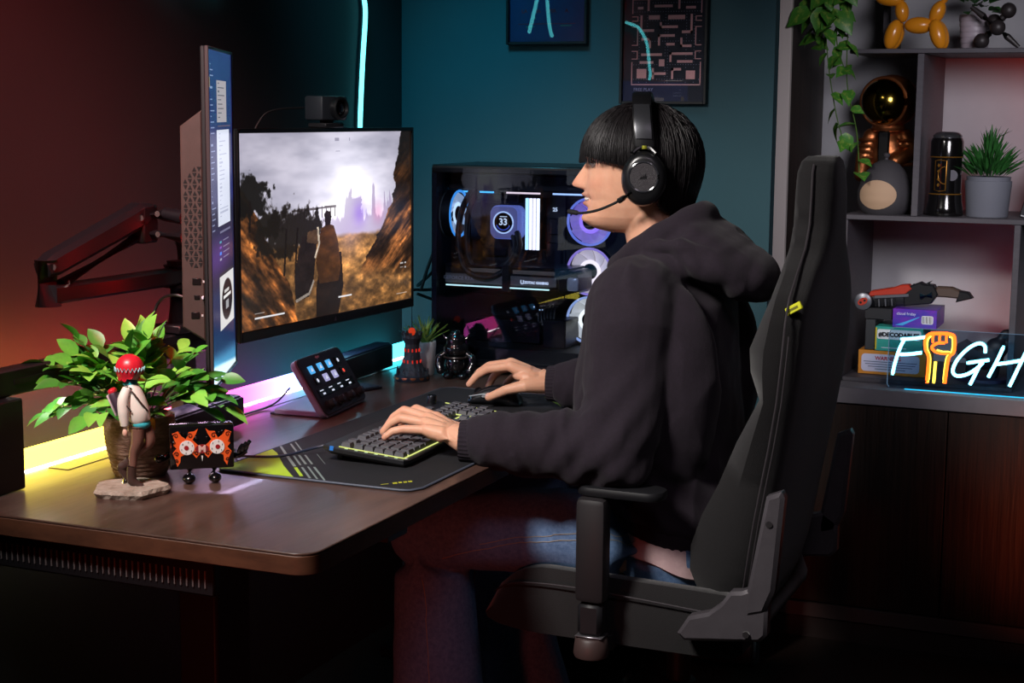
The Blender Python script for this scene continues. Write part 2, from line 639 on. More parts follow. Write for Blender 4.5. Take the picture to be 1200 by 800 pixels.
# maze print: a plain generic maze of pink bars
pB = print_frame('dark framed print of a pink maze on the teal wall', 0.612, 0.835, 1.402, 1.74, mat('paper_navy', '#141f38', 0.6, color2='#121b30', nscale=9))
M_pink = mat('ink_pink', '#f2bcc4', 0.7)
def mz(u0, u1, v0, v1):
    # u, v in 0..100 over the maze rectangle
    X0, X1, Z0, Z1 = 0.640, 0.818, 1.448, 1.657
    return (X0 + (X1 - X0) * u0 / 100, X0 + (X1 - X0) * u1 / 100, Z0 + (Z1 - Z0) * v0 / 100, Z0 + (Z1 - Z0) * v1 / 100)
bars = [mz(0, 100, 0, 1.3), mz(0, 100, 98.7, 100), mz(0, 1.4, 0, 27), mz(98.6, 100, 0, 27), mz(0, 1.4, 83, 100), mz(98.6, 100, 83, 100)]
for (v0, v1) in ((30, 40), (46, 68), (74, 80)):
    for (a, b) in ((0, 9), (91, 100)):
        bars += [mz(a, b, v0, v0 + 1), mz(a, b, v1 - 1, v1), mz(b - 1.4 if a == 0 else a, b if a == 0 else a + 1.4, v0, v1)]
for (a, b, c, d) in ((22, 25, 86, 99), (66, 69, 88, 99), (8, 16, 88, 91), (32, 58, 90, 93), (77, 91, 88, 91), (24, 40, 76, 81), (52, 76, 76, 81),
                     (12, 15, 62, 81), (12, 32, 62, 65), (40, 66, 66, 69), (40, 43, 66, 73), (84, 87, 60, 82), (72, 87, 60, 63),
                     (14, 28, 52, 55), (25, 28, 43, 55), (38, 62, 56, 59), (38, 41, 46, 59), (70, 73, 44, 55), (70, 86, 44, 47), (50, 62, 46, 49), (14, 44, 34, 37), (55, 88, 35, 38), (55, 58, 27, 38),
                     (12, 32, 25, 28), (40, 48, 22, 30), (66, 88, 26, 29), (8, 22, 8, 19), (79, 92, 7, 17),
                     (30, 33, 7, 20), (30, 50, 12, 15), (58, 72, 17, 20), (58, 61, 7, 20)):
    bars.append(mz(a, b, c, d))
flat_on(pB, 'maze_bars', bars, M_pink)
dots = []
for i in range(26):
    for j in range(29):
        u, v = 3.5 + i * 3.75, 3.5 + j * 3.4
        q = mz(u - 0.45, u + 0.45, v - 0.4, v + 0.4)
        if not any(b[0] - .002 < q[0] < b[1] + .002 and b[2] - .002 < q[2] < b[3] + .002 for b in bars) and (i in (2, 5, 12, 13, 20, 23) or j in (1, 6, 10, 14, 21, 24, 27)):
            dots.append(q)
flat_on(pB, 'maze_dots', dots, mat('ink_pale', '#8f96b8', 0.7))
M_lav = mat('ink_lavender', '#9a9fc4', 0.7)
for txt, px, pz, s in (('1UP', 0.655, 1.678, 0.011), ('HIGH SCORE', 0.728, 1.678, 0.011), ('2UP', 0.8, 1.679, 0.011), ('10000', 0.735, 1.667, 0.009), ('00', 0.672, 1.667, 0.009), ('00', 0.81, 1.667, 0.009), ('FREE PLAY', 0.672, 1.437, 0.011)):
    lettering(txt, s, M_lav, pB, Matrix.Translation((px - 0.7235, 1.8424 - 1.8495, pz - 1.402)) @ UPR)
# ------------------------------------------------------------------ desk
DZ = 0.74
M_desk = mat('walnut_desk', '#5a4239', 0.30, color2='#3f2c26', nscale=5, stretch=(3, 0.5, 3), bump=0.12, bscale=22, coat=0.08)
M_deskedge = mat('desk_edge_wood', '#5d3a28', 0.5, color2='#452a1d', nscale=6, stretch=(2, 2, 6))
M_blackmetal = mat('black_metal', '#141417', 0.42, spec=0.4)
M_blackplastic = mat('black_plastic', '#17171a', 0.5, spec=0.4)
desk = thing('desk', 'long dark walnut desk with rounded corners along the left wall', 'desk', (0.42, 0.9, 0))
def rrect(x0, x1, y0, y1, r, n=6):
    pts = []
    for cx, cy, a0 in ((x1 - r, y1 - r, 0), (x0 + r, y1 - r, 90), (x0 + r, y0 + r, 180), (x1 - r, y0 + r, 270)):
        for k in range(n + 1):
            a = R(a0 + 90 * k / n)
            pts.append((cx + r * math.cos(a), cy + r * math.sin(a)))
    return pts
obj('desk_top', MB().prism(rrect(0.062, 0.789, 0.0, 1.82, 0.035), DZ - 0.004, DZ, bev=0.0012), M_desk, desk, world=True)
obj('desk_slab', MB().prism(rrect(0.062, 0.789, 0.0, 1.82, 0.035), DZ - 0.034, DZ - 0.0042, bev=0.0015), M_deskedge, desk, world=True, label='reddish brown edge band')
# groove line (cable channel cover) along the back of the top
obj('channel_cover', MB().box(0.075, 0.12, 0.3, 1.8, DZ, DZ + 0.0012, 0.0005), M_desk, desk, world=True)
for y in (0.28, 1.5):
    obj('leg_column', MB().box(0.36, 0.44, y, y + 0.11, 0.03, DZ - 0.06, 0.006), M_blackmetal, desk, world=True)
    obj('leg_foot', MB().box(0.1, 0.76, y + 0.015, y + 0.095, 0.0, 0.035, 0.008), M_blackmetal, desk, world=True)
    obj('cross_beam', MB().box(0.1, 0.76, y + 0.02, y + 0.09, DZ - 0.0595, DZ - 0.0345), M_blackmetal, desk, world=True)
# slotted end tray under the top
tray = obj('cable_tray', MB().box(0.07, 0.605, 0.028, 0.05, 0.645, 0.7055, 0.003), M_blackmetal, desk, world=True, label='black perforated tray under the near end')
slot0 = None
M_slot = mat('slot_steel', '#8b8586', 0.35, metal=0.6)
nsl = 46
for i in range(nsl):
    x = 0.09 + (0.59 - 0.09) * i / (nsl - 1)
    if slot0 is None:
        slot0 = obj('slot', MB().box(-0.0012, 0.0012, 0.0258, 0.0282, -0.0135, 0.0135), M_slot, tray)
        slot0.location = (x, 0, 0.672)
    else:
        inst(slot0, tray, (x, 0, 0.672))

# rail frame at the back of the desk
rail = thing('mounting_rail', 'black metal mounting rail on posts along the desk back', 'rail', (0.11, 0.12, DZ))
obj('post', MB().box(0.09, 0.148, 0.06, 0.155, DZ + 0.0014, 0.897, 0.003), M_blackmetal, rail, world=True)
obj('post', MB().box(0.09, 0.124, 0.655, 0.70, DZ + 0.0014, 0.897, 0.003), M_blackmetal, rail, world=True)
obj('crossbar', MB().box(0.09, 0.125, 0.03, 1.42, 0.898, 0.943, 0.003), M_blackmetal, rail, world=True)
obj('groove', MB().box(0.125, 0.1265, 0.16, 1.41, 0.916, 0.926), mat('groove_black', '#050506', 0.6), rail, world=True)

# LED strip along the wall: colour runs from yellow through pink to cyan
led = MB()
N = 90
stops = [(0.0, (1.0, 0.82, 0.085)), (0.26, (1.0, 0.74, 0.08)), (0.35, (1.0, 0.26, 0.12)), (0.43, (1.0, 0.06, 0.32)), (0.54, (0.9, 0.08, 0.50)), (0.62, (0.45, 0.20, 0.9)), (0.70, (0.08, 0.62, 1.0)), (0.78, (0.06, 0.78, 1.0)), (1.0, (0.06, 0.82, 1.0))]
rings = []
for i in range(N + 1):
    y = 0.02 + (1.78 - 0.02) * i / N
    rings.append([(0.046, y, 0.7415), (0.0605, y, 0.7415), (0.0605, y, 0.773), (0.057, y, 0.778), (0.046, y, 0.778)])
led.loft(rings)
led_me = led.mesh('diffuser', True, 40)
at = led_me.color_attributes.new('tint', 'FLOAT_COLOR', 'POINT')
arr = np.ones((len(led_me.vertices), 4), dtype=np.float32)
for v in led_me.vertices:
    t = (v.co.y - 0.02) / 1.76
    for k in range(3):
        arr[v.index, k] = interp(t, [s[0] for s in stops], [s[1][k] for s in stops])
at.data.foreach_set('color', arr.ravel())
ledt = thing('led_strip', 'glowing light strip along the desk back fading yellow, pink, cyan', 'light strip', (0.053, 0.9, DZ))
obj('diffuser', led_me, mat('led_glow', '#000000', 0.4, attr='tint', emit='#ffffff', estr=5.2), ledt, world=True)
obj('channel', MB().box(0.034, 0.0455, 0.02, 1.78, 0.735, 0.7445), mat('led_channel', '#888888', 0.4, metal=0.8), ledt, world=True)
obj('added_white_line', MB().box(0.0607, 0.0622, 0.02, 1.78, 0.7404, 0.7424), glow('added_white_glow', '#fff6f0', 22.0), ledt, world=True, label='thin added white line brightening the desk')  # extra emitter, added to whiten the desk next to the strip
def no_base(m):
    n = m.node_tree
    for l in list(n.links):
        if l.to_socket.name == 'Base Color':
            n.links.remove(l)
no_base(MATS['led_glow'])

# added unseen strip washing the wall: orange at the near end, red further on
bl_ = MB().loft([[(0.0885, y, 0.912), (0.0895, y, 0.912), (0.0895, y, 0.924), (0.0885, y, 0.924)] for y in np.linspace(0.04, 0.92, 45)]).mesh('added_wall_strip', False)
at = bl_.color_attributes.new('tint', 'FLOAT_COLOR', 'POINT')
arr = np.ones((len(bl_.vertices), 4), dtype=np.float32)
for v in bl_.vertices:
    k = (v.co.y - .04) / .88
    f = interp(k, [0, .5, .8, 1], [1, .9, .5, .08])
    arr[v.index, :3] = (f, f * interp(k, [0, .3, .6], [.30, .14, .03]), f * interp(k, [0, .3, .6], [.05, .05, .04]))
at.data.foreach_set('color', arr.ravel())
obj('added_wall_strip', bl_, mat('added_wall_glow', '#000000', 0.4, attr='tint', emit='#ffffff', estr=75.0), rail, world=True)
no_base(MATS['added_wall_glow'])

# unseen strip added under the rail to brighten the desk back
dl_ = MB().loft([[(0.098, y, 0.8968), (0.117, y, 0.8968), (0.117, y, 0.8978), (0.098, y, 0.8978)] for y in np.linspace(0.17, 1.40, 40)]).mesh('added_desk_strip', False)
at = dl_.color_attributes.new('tint', 'FLOAT_COLOR', 'POINT')
arr = np.ones((len(dl_.vertices), 4), dtype=np.float32)
for v in dl_.vertices:
    arr[v.index, :3] = [interp(v.co.y, [.17, .45, .75, 1.05, 1.4], q) for q in ((1.0, 1.0, .95, .5, .25), (.95, .85, .6, .65, .75), (.85, .85, .95, 1.0, 1.0))]
at.data.foreach_set('color', arr.ravel())
obj('added_desk_strip', dl_, mat('added_desk_glow', '#000000', 0.4, attr='tint', emit='#ffffff', estr=22.0), rail, world=True)
no_base(MATS['added_desk_glow'])
# ------------------------------------------------------------------ painted screens (flat pictures held in mesh colours)
def vnoise(u, v, sc, seed=0, octv=4):
    rng = np.random.RandomState(seed)
    out = np.zeros_like(u)
    amp, tot = 1.0, 0.0
    for o in range(octv):
        n = 64
        g = rng.rand(n, n)
        x, y = u * sc * 2 ** o, v * sc * 2 ** o
        xi, yi = np.floor(x).astype(int), np.floor(y).astype(int)
        fx, fy = x - xi, y - yi
        fx, fy = fx * fx * (3 - 2 * fx), fy * fy * (3 - 2 * fy)
        a, b = g[yi % n, xi % n], g[yi % n, (xi + 1) % n]
        c, d = g[(yi + 1) % n, xi % n], g[(yi + 1) % n, (xi + 1) % n]
        out += amp * ((a * (1 - fx) + b * fx) * (1 - fy) + (c * (1 - fx) + d * fx) * fy)
        tot += amp
        amp *= 0.55
    return out / tot


def sstep(a, b, x):
    t = np.clip((x - a) / (b - a), 0, 1)
    return t * t * (3 - 2 * t)


def mixc(img, mask, col):
    return img * (1 - mask[..., None]) + np.array(col)[None, None, :] * mask[..., None]


def game_picture(nx, ny):
    u, v = np.meshgrid((np.arange(nx) + .5) / nx, (np.arange(ny) + .5) / ny)
    A = 16 / 9
    n1 = vnoise(u * A, v, 5, 1)
    n2 = vnoise(u * A, v * 2.0, 11, 2, 5)
    n3 = vnoise(u * A, v * 1.8, 30, 3, 3)
    cl = vnoise(u * A * 0.6, v * 2.2, 4, 4)
    sky = np.zeros((ny, nx, 3))
    g = v / 0.5
    sky[:] = np.array([0.58, 0.57, 0.64])
    sky += (g * 0.22)[..., None] * np.array([1.0, 0.96, 0.95])
    sky += ((cl - 0.5) * 0.42)[..., None] * np.array([1, .95, .92])
    d = np.sqrt(((u - 0.60) * A) ** 2 + ((v - 0.33) * 1.1) ** 2)
    sky += (np.exp(-(d / 0.42) ** 2) * 0.36)[..., None] * np.array([1, 1, 1])
    img = sky
    # far purple city haze
    sil = 0.50 - 0.16 * sstep(0.45, 0.75, vnoise(u * 3, v * 0, 12, 6, 3)) * sstep(.52, .62, u) * sstep(.95, .8, u) - 0.07 * vnoise(u * 4, v * 0, 20, 7, 3)
    sil = np.where((u > 0.61 + .01 * n3) & (u < 0.665 + .02 * n3), 0.33 + 0.06 * n2, sil)
    img = mixc(img, sstep(0, 0.02, v - sil) * sstep(0.3, 0.6, u) * 0.55, (0.52, 0.44, 0.60))
    # bridge
    br = ((np.abs(v - (0.42 - 0.03 * u)) < 0.006) | ((np.abs((u * 40) % 1 - .5) < 0.12) & (v > 0.40) & (v < 0.46))) & (u > 0.27) & (u < 0.52)
    img = mixc(img, br * 0.75, (0.22, 0.18, 0.18))
    # ground
    gr = sstep(0, 0.03, v - (0.55 + 0.05 * n1 - 0.03 * u))
    gcol = np.zeros_like(img)
    gcol[:] = (0.42, 0.28, 0.14)
    gcol *= (0.42 + 1.9 * (n2 * (0.55 + 0.9 * n3)) ** 1.5)[..., None]
    gcol += (sstep(0.75, 0.2, np.abs(u - 0.58) * 2.2) * sstep(1.0, 0.6, v) * 0.22 * (.4 + n2 * 1.2))[..., None] * np.array([1, .72, .42])
    img = img * (1 - gr[..., None]) + gcol * gr[..., None]
    # right cliff
    edge = np.interp(v, [0, .12, .25, .35, .5, .62, .7, .8, 1], [0.925, 0.905, 0.88, 0.885, 0.83, 0.76, 0.70, 0.66, 0.8]) + 0.035 * (n2 - .5)
    rc = sstep(0, 0.006, u - edge) * sstep(0.86, 0.72, v - 0.1 * (u - 0.7))
    rcol = np.zeros_like(img)
    rcol[:] = (0.36, 0.21, 0.10)
    st = vnoise((u + 0.9 * v) * A, v * 0.3 - u * .4, 16, 9, 4)
    rcol *= (0.16 + 4.0 * st ** 3 * sstep(0.0, 0.6, v))[..., None] * (0.6 + 0.8 * n3[..., None])
    img = img * (1 - rc[..., None]) + rcol * rc[..., None]
    # left cliff
    edge = np.interp(v, [0, .22, .3, .45, .6, .8, 1], [-.05, -.01, 0.03, 0.10, 0.16, 0.26, 0.30]) + 0.03 * (n2 - .5)
    lc = sstep(0, 0.006, edge - u)
    st = vnoise((u - 0.7 * v) * A, v * 0.4 + u * .5, 15, 11, 4)
    lcol = np.zeros_like(img)
    lcol[:] = (0.46, 0.26, 0.11)
    lcol *= (0.18 + 4.2 * st ** 3)[..., None] * (0.6 + 0.8 * n3[..., None])
    img = img * (1 - lc[..., None]) + lcol * lc[..., None]
    # trees
    def blob(cx, cy, rx, ry, thr, seed, col=(0.045, 0.04, 0.025)):
        nonlocal img
        nn = vnoise(u * A, v, 22, seed, 4)
        m = sstep(-.25, .05, 1 - np.sqrt(((u - cx) / rx) ** 2 + ((v - cy) / ry) ** 2) + (nn - .5) * 1.5 - thr)
        img = mixc(img, m * 0.95, col)
    blob(0.055, 0.32, 0.095, 0.10, 0.12, 21)
    blob(0.25, 0.52, 0.17, 0.13, 0.1, 22, (0.08, 0.06, 0.035))
    blob(0.16, 0.47, 0.07, 0.07, 0.1, 23, (0.07, 0.055, 0.03))
    for (a, b, c, e) in ((0.055, .34, .05, .5), (0.24, .5, .225, .75), (0.30, .5, .285, .74)):
        xx = a + (c - a) * np.clip((v - b) / (e - b), 0, 1)
        img = mixc(img, ((np.abs(u - xx) < 0.005) & (v > b) & (v < e)) * 0.9, (0.06, 0.04, 0.025))
    # traveller seen from behind, with a slung board and coat
    def poly(pts, col, soft=0.004):
        nonlocal img
        ins = np.zeros(u.shape, bool)
        n = len(pts)
        for i in range(n):
            (x1, y1), (x2, y2) = pts[i], pts[(i + 1) % n]
            c = ((y1 > v) != (y2 > v)) & (u < (x2 - x1) * (v - y1) / (y2 - y1 + 1e-9) + x1)
            ins ^= c
        k = np.array(col)[None, None, :] * (0.55 + 0.9 * n2 * (0.5 + n3))[..., None]
        img = np.where(ins[..., None], k, img)
    poly([(.43, .66), (.55, .66), (.56, .85), (.53, 1.0), (.40, 1.0), (.40, .85)], (0.10, 0.06, 0.035))
    poly([(.43, .52), (.47, .495), (.505, .51), (.53, .60), (.545, .74), (.53, .82), (.42, .82), (.40, .70)], (0.27, 0.15, 0.06))
    poly([(.45, .44), (.465, .425), (.485, .43), (.492, .46), (.485, .505), (.455, .505)], (0.12, 0.08, 0.06))
    poly([(.325, .55), (.385, .545), (.41, .57), (.40, .66), (.385, .80), (.36, .88), (.285, .89), (.28, .76), (.30, .65)], (0.10, 0.07, 0.06))
    poly([(.355, .53), (.41, .52), (.425, .55), (.41, .60), (.35, .585)], (0.30, 0.21, 0.14))
    poly([(.408, .51), (.418, .51), (.425, .60), (.398, .68), (.392, .67), (.415, .60)], (0.75, 0.68, 0.6))
    poly([(.285, .885), (.36, .855), (.385, .79), (.39, .80), (.365, .868), (.29, .90)], (0.65, 0.6, 0.55))
    # coloured flare beside the path
    for (cx, cy, s, c, k) in ((0.66, 0.46, 0.07, (0.55, 0.35, 0.95), 0.5), (0.78, 0.46, 0.06, (0.95, 0.35, 0.6), 0.32), (0.60, 0.55, 0.12, (0.8, 0.7, 0.9), 0.32), (0.56, .36, .1, (1, 1, 1), .35)):
        m = np.exp(-(((u - cx) * A / s) ** 2 + ((v - cy) / s) ** 2)) * k
        img = img * (1 - m[..., None]) + np.array(c)[None, None] * m[..., None]
    # head-up marks
    def bar(a, b, c, d, k=0.9, col=(.95, .95, .97)):
        nonlocal img
        img = mixc(img, ((u > a) & (u < b) & (v > c) & (v < d)) * k, col)
    bar(.07, .225, .937, .945, .9)
    bar(.07, .12, .915, .922, .5)
    bar(.53, .61, .905, .914, .9)
    bar(.515, .54, .03, .05, .35, (.2, .2, .3))
    bar(.60, .606, .03, .05, .35, (.2, .2, .3))
    bar(.52, .545, .10, .105, .35, (.3, .3, .4))
    bar(.925, .945, .775, .782, .7)
    bar(.955, .965, .775, .785, .8)
    bar(.925, .945, .80, .806, .5)
    bar(.955, .965, .80, .81, .7)
    bar(.90, .97, .955, .96, .5)
    img = img * .95 + np.array([.045, .04, .045]) * (1 - img)
    return np.clip(img, 0.004, 1)


def desktop_picture(nx, ny):
    u, v = np.meshgrid((np.arange(nx) + .5) / nx, (np.arange(ny) + .5) / ny)
    img = np.zeros((ny, nx, 3))
    img[:] = (0.13, 0.16, 0.36)
    img += (vnoise(u, v * 1.8, 4, 31) - .5)[..., None] * np.array([.05, .05, .12])
    low = sstep(0.44, 0.50, v)
    img = mixc(img, low * 0.75, (0.10, 0.11, 0.17))
    m = np.exp(-(((u - .3) / .6) ** 2 + ((v - .62) / .06) ** 2))
    img = mixc(img, m * 0.7, (0.34, 0.22, 0.55))
    img = mixc(img, sstep(.68, .75, v) * .8, (0.13, 0.20, 0.36))
    def bar(a, b, c, d, col, k=1.0):
        nonlocal img
        img = mixc(img, ((u > a) & (u < b) & (v > c) & (v < d)) * k, col)
    rng = np.random.RandomState(5)
    bar(.36, .76, .085, .215, (.62, .58, .60))
    for i in range(9):
        c = .092 + i * .013
        bar(.40, .40 + .3 * rng.rand(), c, c + .004, (.35, .33, .36))
    bar(.38, .92, .222, .228, (.42, .30, .36), .9)
    bar(.33, .86, .236, .53, (.80, .82, .88))
    for i in range(22):
        c = .245 + i * .0128
        bar(.42, .42 + .36 * rng.rand(), c, c + .004, (.66, .68, .76))
    bar(.05, .10, .08, .11, (.6, .5, .3), .7)
    for i in range(30):
        c = .04 + i * .017
        bar(.10, .10 + .16 * rng.rand(), c, c + .004, (.62, .66, .80), .75)
    bar(.40, .85, .548, .552, (.6, .6, .7), .6)
    for i in range(4):
        bar(.38, .46, .575 + i * .018, .583 + i * .018, [(.3, .6, .7), (.5, .3, .7), (.3, .5, .9), (.6, .6, .7)][i])
        bar(.52, .52 + .3 * rng.rand(), .577 + i * .018, .581 + i * .018, (.6, .6, .7), .7)
    bar(.36, .96, .688, .852, (.82, .82, .82))
    bar(.36, .96, .675, .688, (.18, .18, .24))
    e = ((u - .66) / .23) ** 2 + ((v - .77) / .065) ** 2
    img = mixc(img, sstep(1.05, .95, e), (.09, .09, .13))
    bar(.50, .82, .752, .764, (.85, .85, .85))
    bar(.54, .74, .735, .747, (.75, .75, .75))
    bar(.60, .72, .772, .80, (.6, .6, .62))
    img = mixc(img, sstep(.90, .955, v + .03 * (0.5 - u)) * .9, (.30, .55, .72))
    img = mixc(img, sstep(.955, .97, v + .05 * (0.5 - u)) * .95, (.90, .97, 1.0))
    return np.clip(img, 0.004, 1)


def picture_mesh(name, pic, w, h):
    """picture cells as quads in the xz plane, facing -y, top row first"""
    ny, nx, _ = pic.shape
    xs = np.linspace(0, w, nx + 1)
    zs = np.linspace(h, 0, ny + 1)
    X, Z = np.meshgrid(xs, zs)
    co = np.stack([X, np.zeros_like(X), Z], -1).reshape(-1, 3)
    j, i = np.meshgrid(np.arange(ny), np.arange(nx), indexing='ij')
    a = j * (nx + 1) + i
    f = np.stack([a, a + nx + 1, a + nx + 2, a + 1], -1).reshape(-1, 4)
    me = bpy.data.meshes.new(name)
    me.from_pydata(co.tolist(), [], f.tolist())
    at = me.color_attributes.new('tint', 'FLOAT_COLOR', 'CORNER')
    c = np.ones((ny * nx, 4, 4), dtype=np.float32)
    p = np.where(pic <= 0.04045, pic / 12.92, ((pic + .055) / 1.055) ** 2.4)
    c[:, :, :3] = p.reshape(-1, 1, 3)
    at.data.foreach_set('color', c.ravel())
    return me


M_screen = mat('screen_picture', '#000000', 0.25, attr='tint', emit='#ffffff', estr=1.15, spec=0.5)
no_base(M_screen)
M_bezel = mat('bezel_black', '#0d0e11', 0.4)
M_shell = mat('monitor_shell', '#1b1a1c', 0.5)

# main screen
main = thing('monitor', 'wide black monitor showing a desert canyon game', 'monitor', (0.2, 0.743, 0.915), 87.5)
W, H = 0.7145, 0.427
obj('back_shell', MB().box(0, W, 0.008, 0.026, 0, H, 0.004), M_shell, main)
obj('back_bulge', MB().box(W * .3, W * .7, 0.026, 0.055, H * .3, H * .75, 0.01), M_shell, main)
for q in ((0, 0.007, 0, H), (W - 0.007, W, 0, H), (0.007, W - 0.007, H - 0.009, H), (0.007, W - 0.007, 0, 0.021)):
    obj('bezel', MB().box(q[0], q[1], 0, 0.0085, q[2], q[3], 0.0012), M_bezel, main)
scr = obj('screen', picture_mesh('screen', game_picture(400, 226), W - 0.014, H - 0.030), M_screen, main)
scr.location = (0.007, 0.004, 0.021)
obj('brand_mark', MB().prism([(W / 2 - .004, 0.006), (W / 2 + .006, 0.006), (W / 2 + .003, .016)], -0.0004, 0.0001, 'xz'), mat('mark_grey', '#5d6470', 0.4), main)

# portrait screen beside it
side = thing('monitor', 'tall portrait monitor seen edge on beside the potted plant', 'monitor', (0.362, 0.403, 0.882), 115.8)
W2, H2 = 0.337, 0.606
M_brown = mat('housing_brown', '#43332f', 0.55, color2='#3d2e2a', nscale=30)
obj('back_shell', MB().box(0, W2, 0.006, 0.014, 0, H2, 0.002), M_shell, side)
for q in ((0, 0.004, 0, H2), (W2 - 0.004, W2, 0, H2), (0.004, W2 - 0.004, H2 - 0.005, H2), (0.004, W2 - 0.004, 0, 0.006)):
    obj('bezel', MB().box(q[0], q[1], 0, 0.0065, q[2], q[3], 0.001), mat('bezel_brown', '#3b3234', 0.4), side)
scr = obj('screen', picture_mesh('screen', desktop_picture(90, 300), W2 - 0.008, H2 - 0.011), M_screen, side)
scr.location = (0.004, 0.003, 0.006)
# back housing: its short face carries the vent and the sockets
hs = obj('back_housing', MB().prism([(0.0145, 0.09), (0.055, 0.115), (0.053, 0.468), (0.0145, 0.497)], 0.012, 0.24, 'yz', bev=0.003), M_brown, side, label='brown rear housing with triangle vent')
tri = MB()
rows = 17
for j in range(rows):
    z = 0.222 + j * 0.0105
    for i in range(4):
        y = 0.0215 + i * 0.008
        if (j < 1 and i > 2) or (j > rows - 3 and i > 1 + (rows - 1 - j)):
            continue
        if (i + j) % 2:
            p = [(y - .0036, z), (y + .0036, z), (y, z + .008)]
        else:
            p = [(y - .0036, z + .008), (y, z), (y + .0036, z + .008)]
        tri.prism(p, 0.0112, 0.0122, 'yz')
to = obj('vent_holes', tri, mat('vent_dark', '#0a0707', 0.8), hs, smooth=False)
to['kind'] = 'stuff'
for x in (0.05, 0.20):
    obj('added_back_strip', MB().box(x, x + .006, 0.0556, 0.0575, 0.14, 0.44, .0003), glow('added_red_glow', '#ff1418', 22.0), side)  # unseen red strips added to tint the wall and arms
for (y, z, s) in ((0.029, 0.197, 0.0075), (0.029, 0.169, 0.005), (0.032, 0.137, 0.0075)):
    k = obj('socket', MB().box(0.0102, 0.0122, y - s, y + s, z - s * .8, z + s * .8, 0.001), mat('socket_dark', '#140f10', 0.3), hs)
    obj('socket_mark', MB().box(0.0112, 0.0122, y - s - .006, y - s - .003, z - .002, z + .002), mat('socket_white', '#b9b4b4', 0.5), k)
obj('stick', MB().box(0.0025, 0.0122, 0.016, 0.0195, 0.166, 0.172, 0.0008), mat('stick_white', '#d8d5e2', 0.4), side)

# ------------------------------------------------------------------ monitor arms on the rail
M_arm = mat('arm_black', '#131115', 0.38, spec=0.5)
M_screw = mat('screw_steel', '#b9a9a6', 0.25, metal=0.9)
def arm(label, base, elbow, head, mount, z_low):
    t = thing('monitor_mount', label, 'monitor arm', (base[0], base[1], 0.9435), group='monitor arms on the rail')
    bx, by = base
    obj('clamp', MB().box(bx - .032, bx + .03, by - .035, by + .035, 0.944, 0.962, 0.003), M_arm, t, world=True)
    obj('column', MB().cyl((bx, by, 0.962), (bx, by, z_low + .03), 0.019, seg=24), M_arm, t, world=True)
    obj('collar', MB().cyl((bx, by, z_low - 0.022), (bx, by, z_low + 0.022), 0.026, seg=24), M_arm, t, world=True)
    e = Vector(elbow)
    b = Vector((bx, by, z_low))
    el = Vector((e.x, e.y, z_low))
    d = (el - b).normalized()
    s = Vector((-d.y, d.x, 0))
    lo = MB()
    rings = []
    for p, hw, hh in ((b + d * 0.005, .019, .0165), (b + d * .03, .017, .0165), (el - d * .03, .017, .0165), (el, .02, .0175)):
        rings.append([p + s * a * hw + Vector((0, 0, c * hh)) for a, c in ((-1, -.7), (-.7, -1), (.7, -1), (1, -.7), (1, .7), (.7, 1), (-.7, 1), (-1, .7))])
    obj('lower_link', lo.loft(rings), M_arm, t, world=True)
    ej = obj('elbow', MB().cyl((el.x, el.y, z_low - .02), (el.x, el.y, e.z + .012), 0.023, 0.022, seg=24), M_arm, t, world=True)
    h = Vector(head)
    d2 = (h - e).normalized()
    s2 = d2.cross(Vector((0, 0, 1))).normalized()
    u2 = s2.cross(d2)
    rings = []
    for p, hw, hh in ((e - d2 * .012, .018, .014), (e + d2 * .012, .021, .02), (h - d2 * .035, .021, .022), (h - d2 * 0.008, .021, .024), (h + d2 * .02, .019, .014)):
        rings.append([p + s2 * a * hw + u2 * (c * hh) for a, c in ((-1, -.6), (-.6, -1), (.6, -1), (1, -.6), (1, .6), (.6, 1), (-.6, 1), (-1, .6))])
    obj('spring_link', MB().loft(rings), M_arm, t, world=True)
    obj('tension_rod', MB().tube([e - u2 * .042 + d2 * .02, h - u2 * .038 - d2 * .02], 0.0105, 8), M_arm, t, world=True)
    hd = obj('head_block', MB().box(h.x - .02, h.x + .02, h.y - .02, h.y + .03, h.z - .055, h.z + .016, 0.005), M_arm, t, world=True)
    m = Vector(mount)
    obj('wrist_link', MB().tube([h + Vector((0, .012, -.004)), (h + m) / 2 + Vector((0, 0.01, .002)), m], 0.0135, 10), M_arm, t, world=True)
    obj('wrist_link', MB().tube([h + Vector((0, .012, -.038)), m + Vector((0, 0, -.036))], 0.0135, 10), M_arm, t, world=True)
    for p in (e + s2 * .019, h - d2 * .02 + s2 * .021, e - u2 * .042 + d2 * .03 + s2 * .01, m * .5 + h * .5 + Vector((.0, -.012, .004)), m * .5 + h * .5 + Vector((0, -.012, -.034))):
        obj('bolt', MB().cyl(p - Vector((0, .004, 0)), p + Vector((0, -.0035, 0)), 0.0055, 0.0045, 12), M_screw, t, world=True)
    return t
arm('black spring arm with silver bolts behind the portrait monitor', (0.108, 0.66), (0.10, 0.285, 1.105), (0.125, 0.525, 1.185), (0.215, 0.535, 1.18), 1.055)
arm('black arm holding the wide monitor, mostly hidden behind it', (0.108, 0.76), (0.075, 0.74, 1.12), (0.105, 1.0, 1.15), (0.146, 1.09, 1.13), 1.02)
# thin cable hanging from the housing
cb = obj('cable', MB().tube(bez([(0.30, 0.43, 1.04), (0.27, 0.42, 1.05), (0.22, 0.44, 1.03), (0.20, 0.42, 0.96), (0.16, 0.40, 0.90), (0.14, 0.40, 0.83), (0.13, 0.42, 0.7425)], 8), 0.0028, 6), mat('cable_black', '#0b0b0d', 0.5))
tag(cb, 'thin black cable drooping from the brown monitor housing to the desk', 'cable')

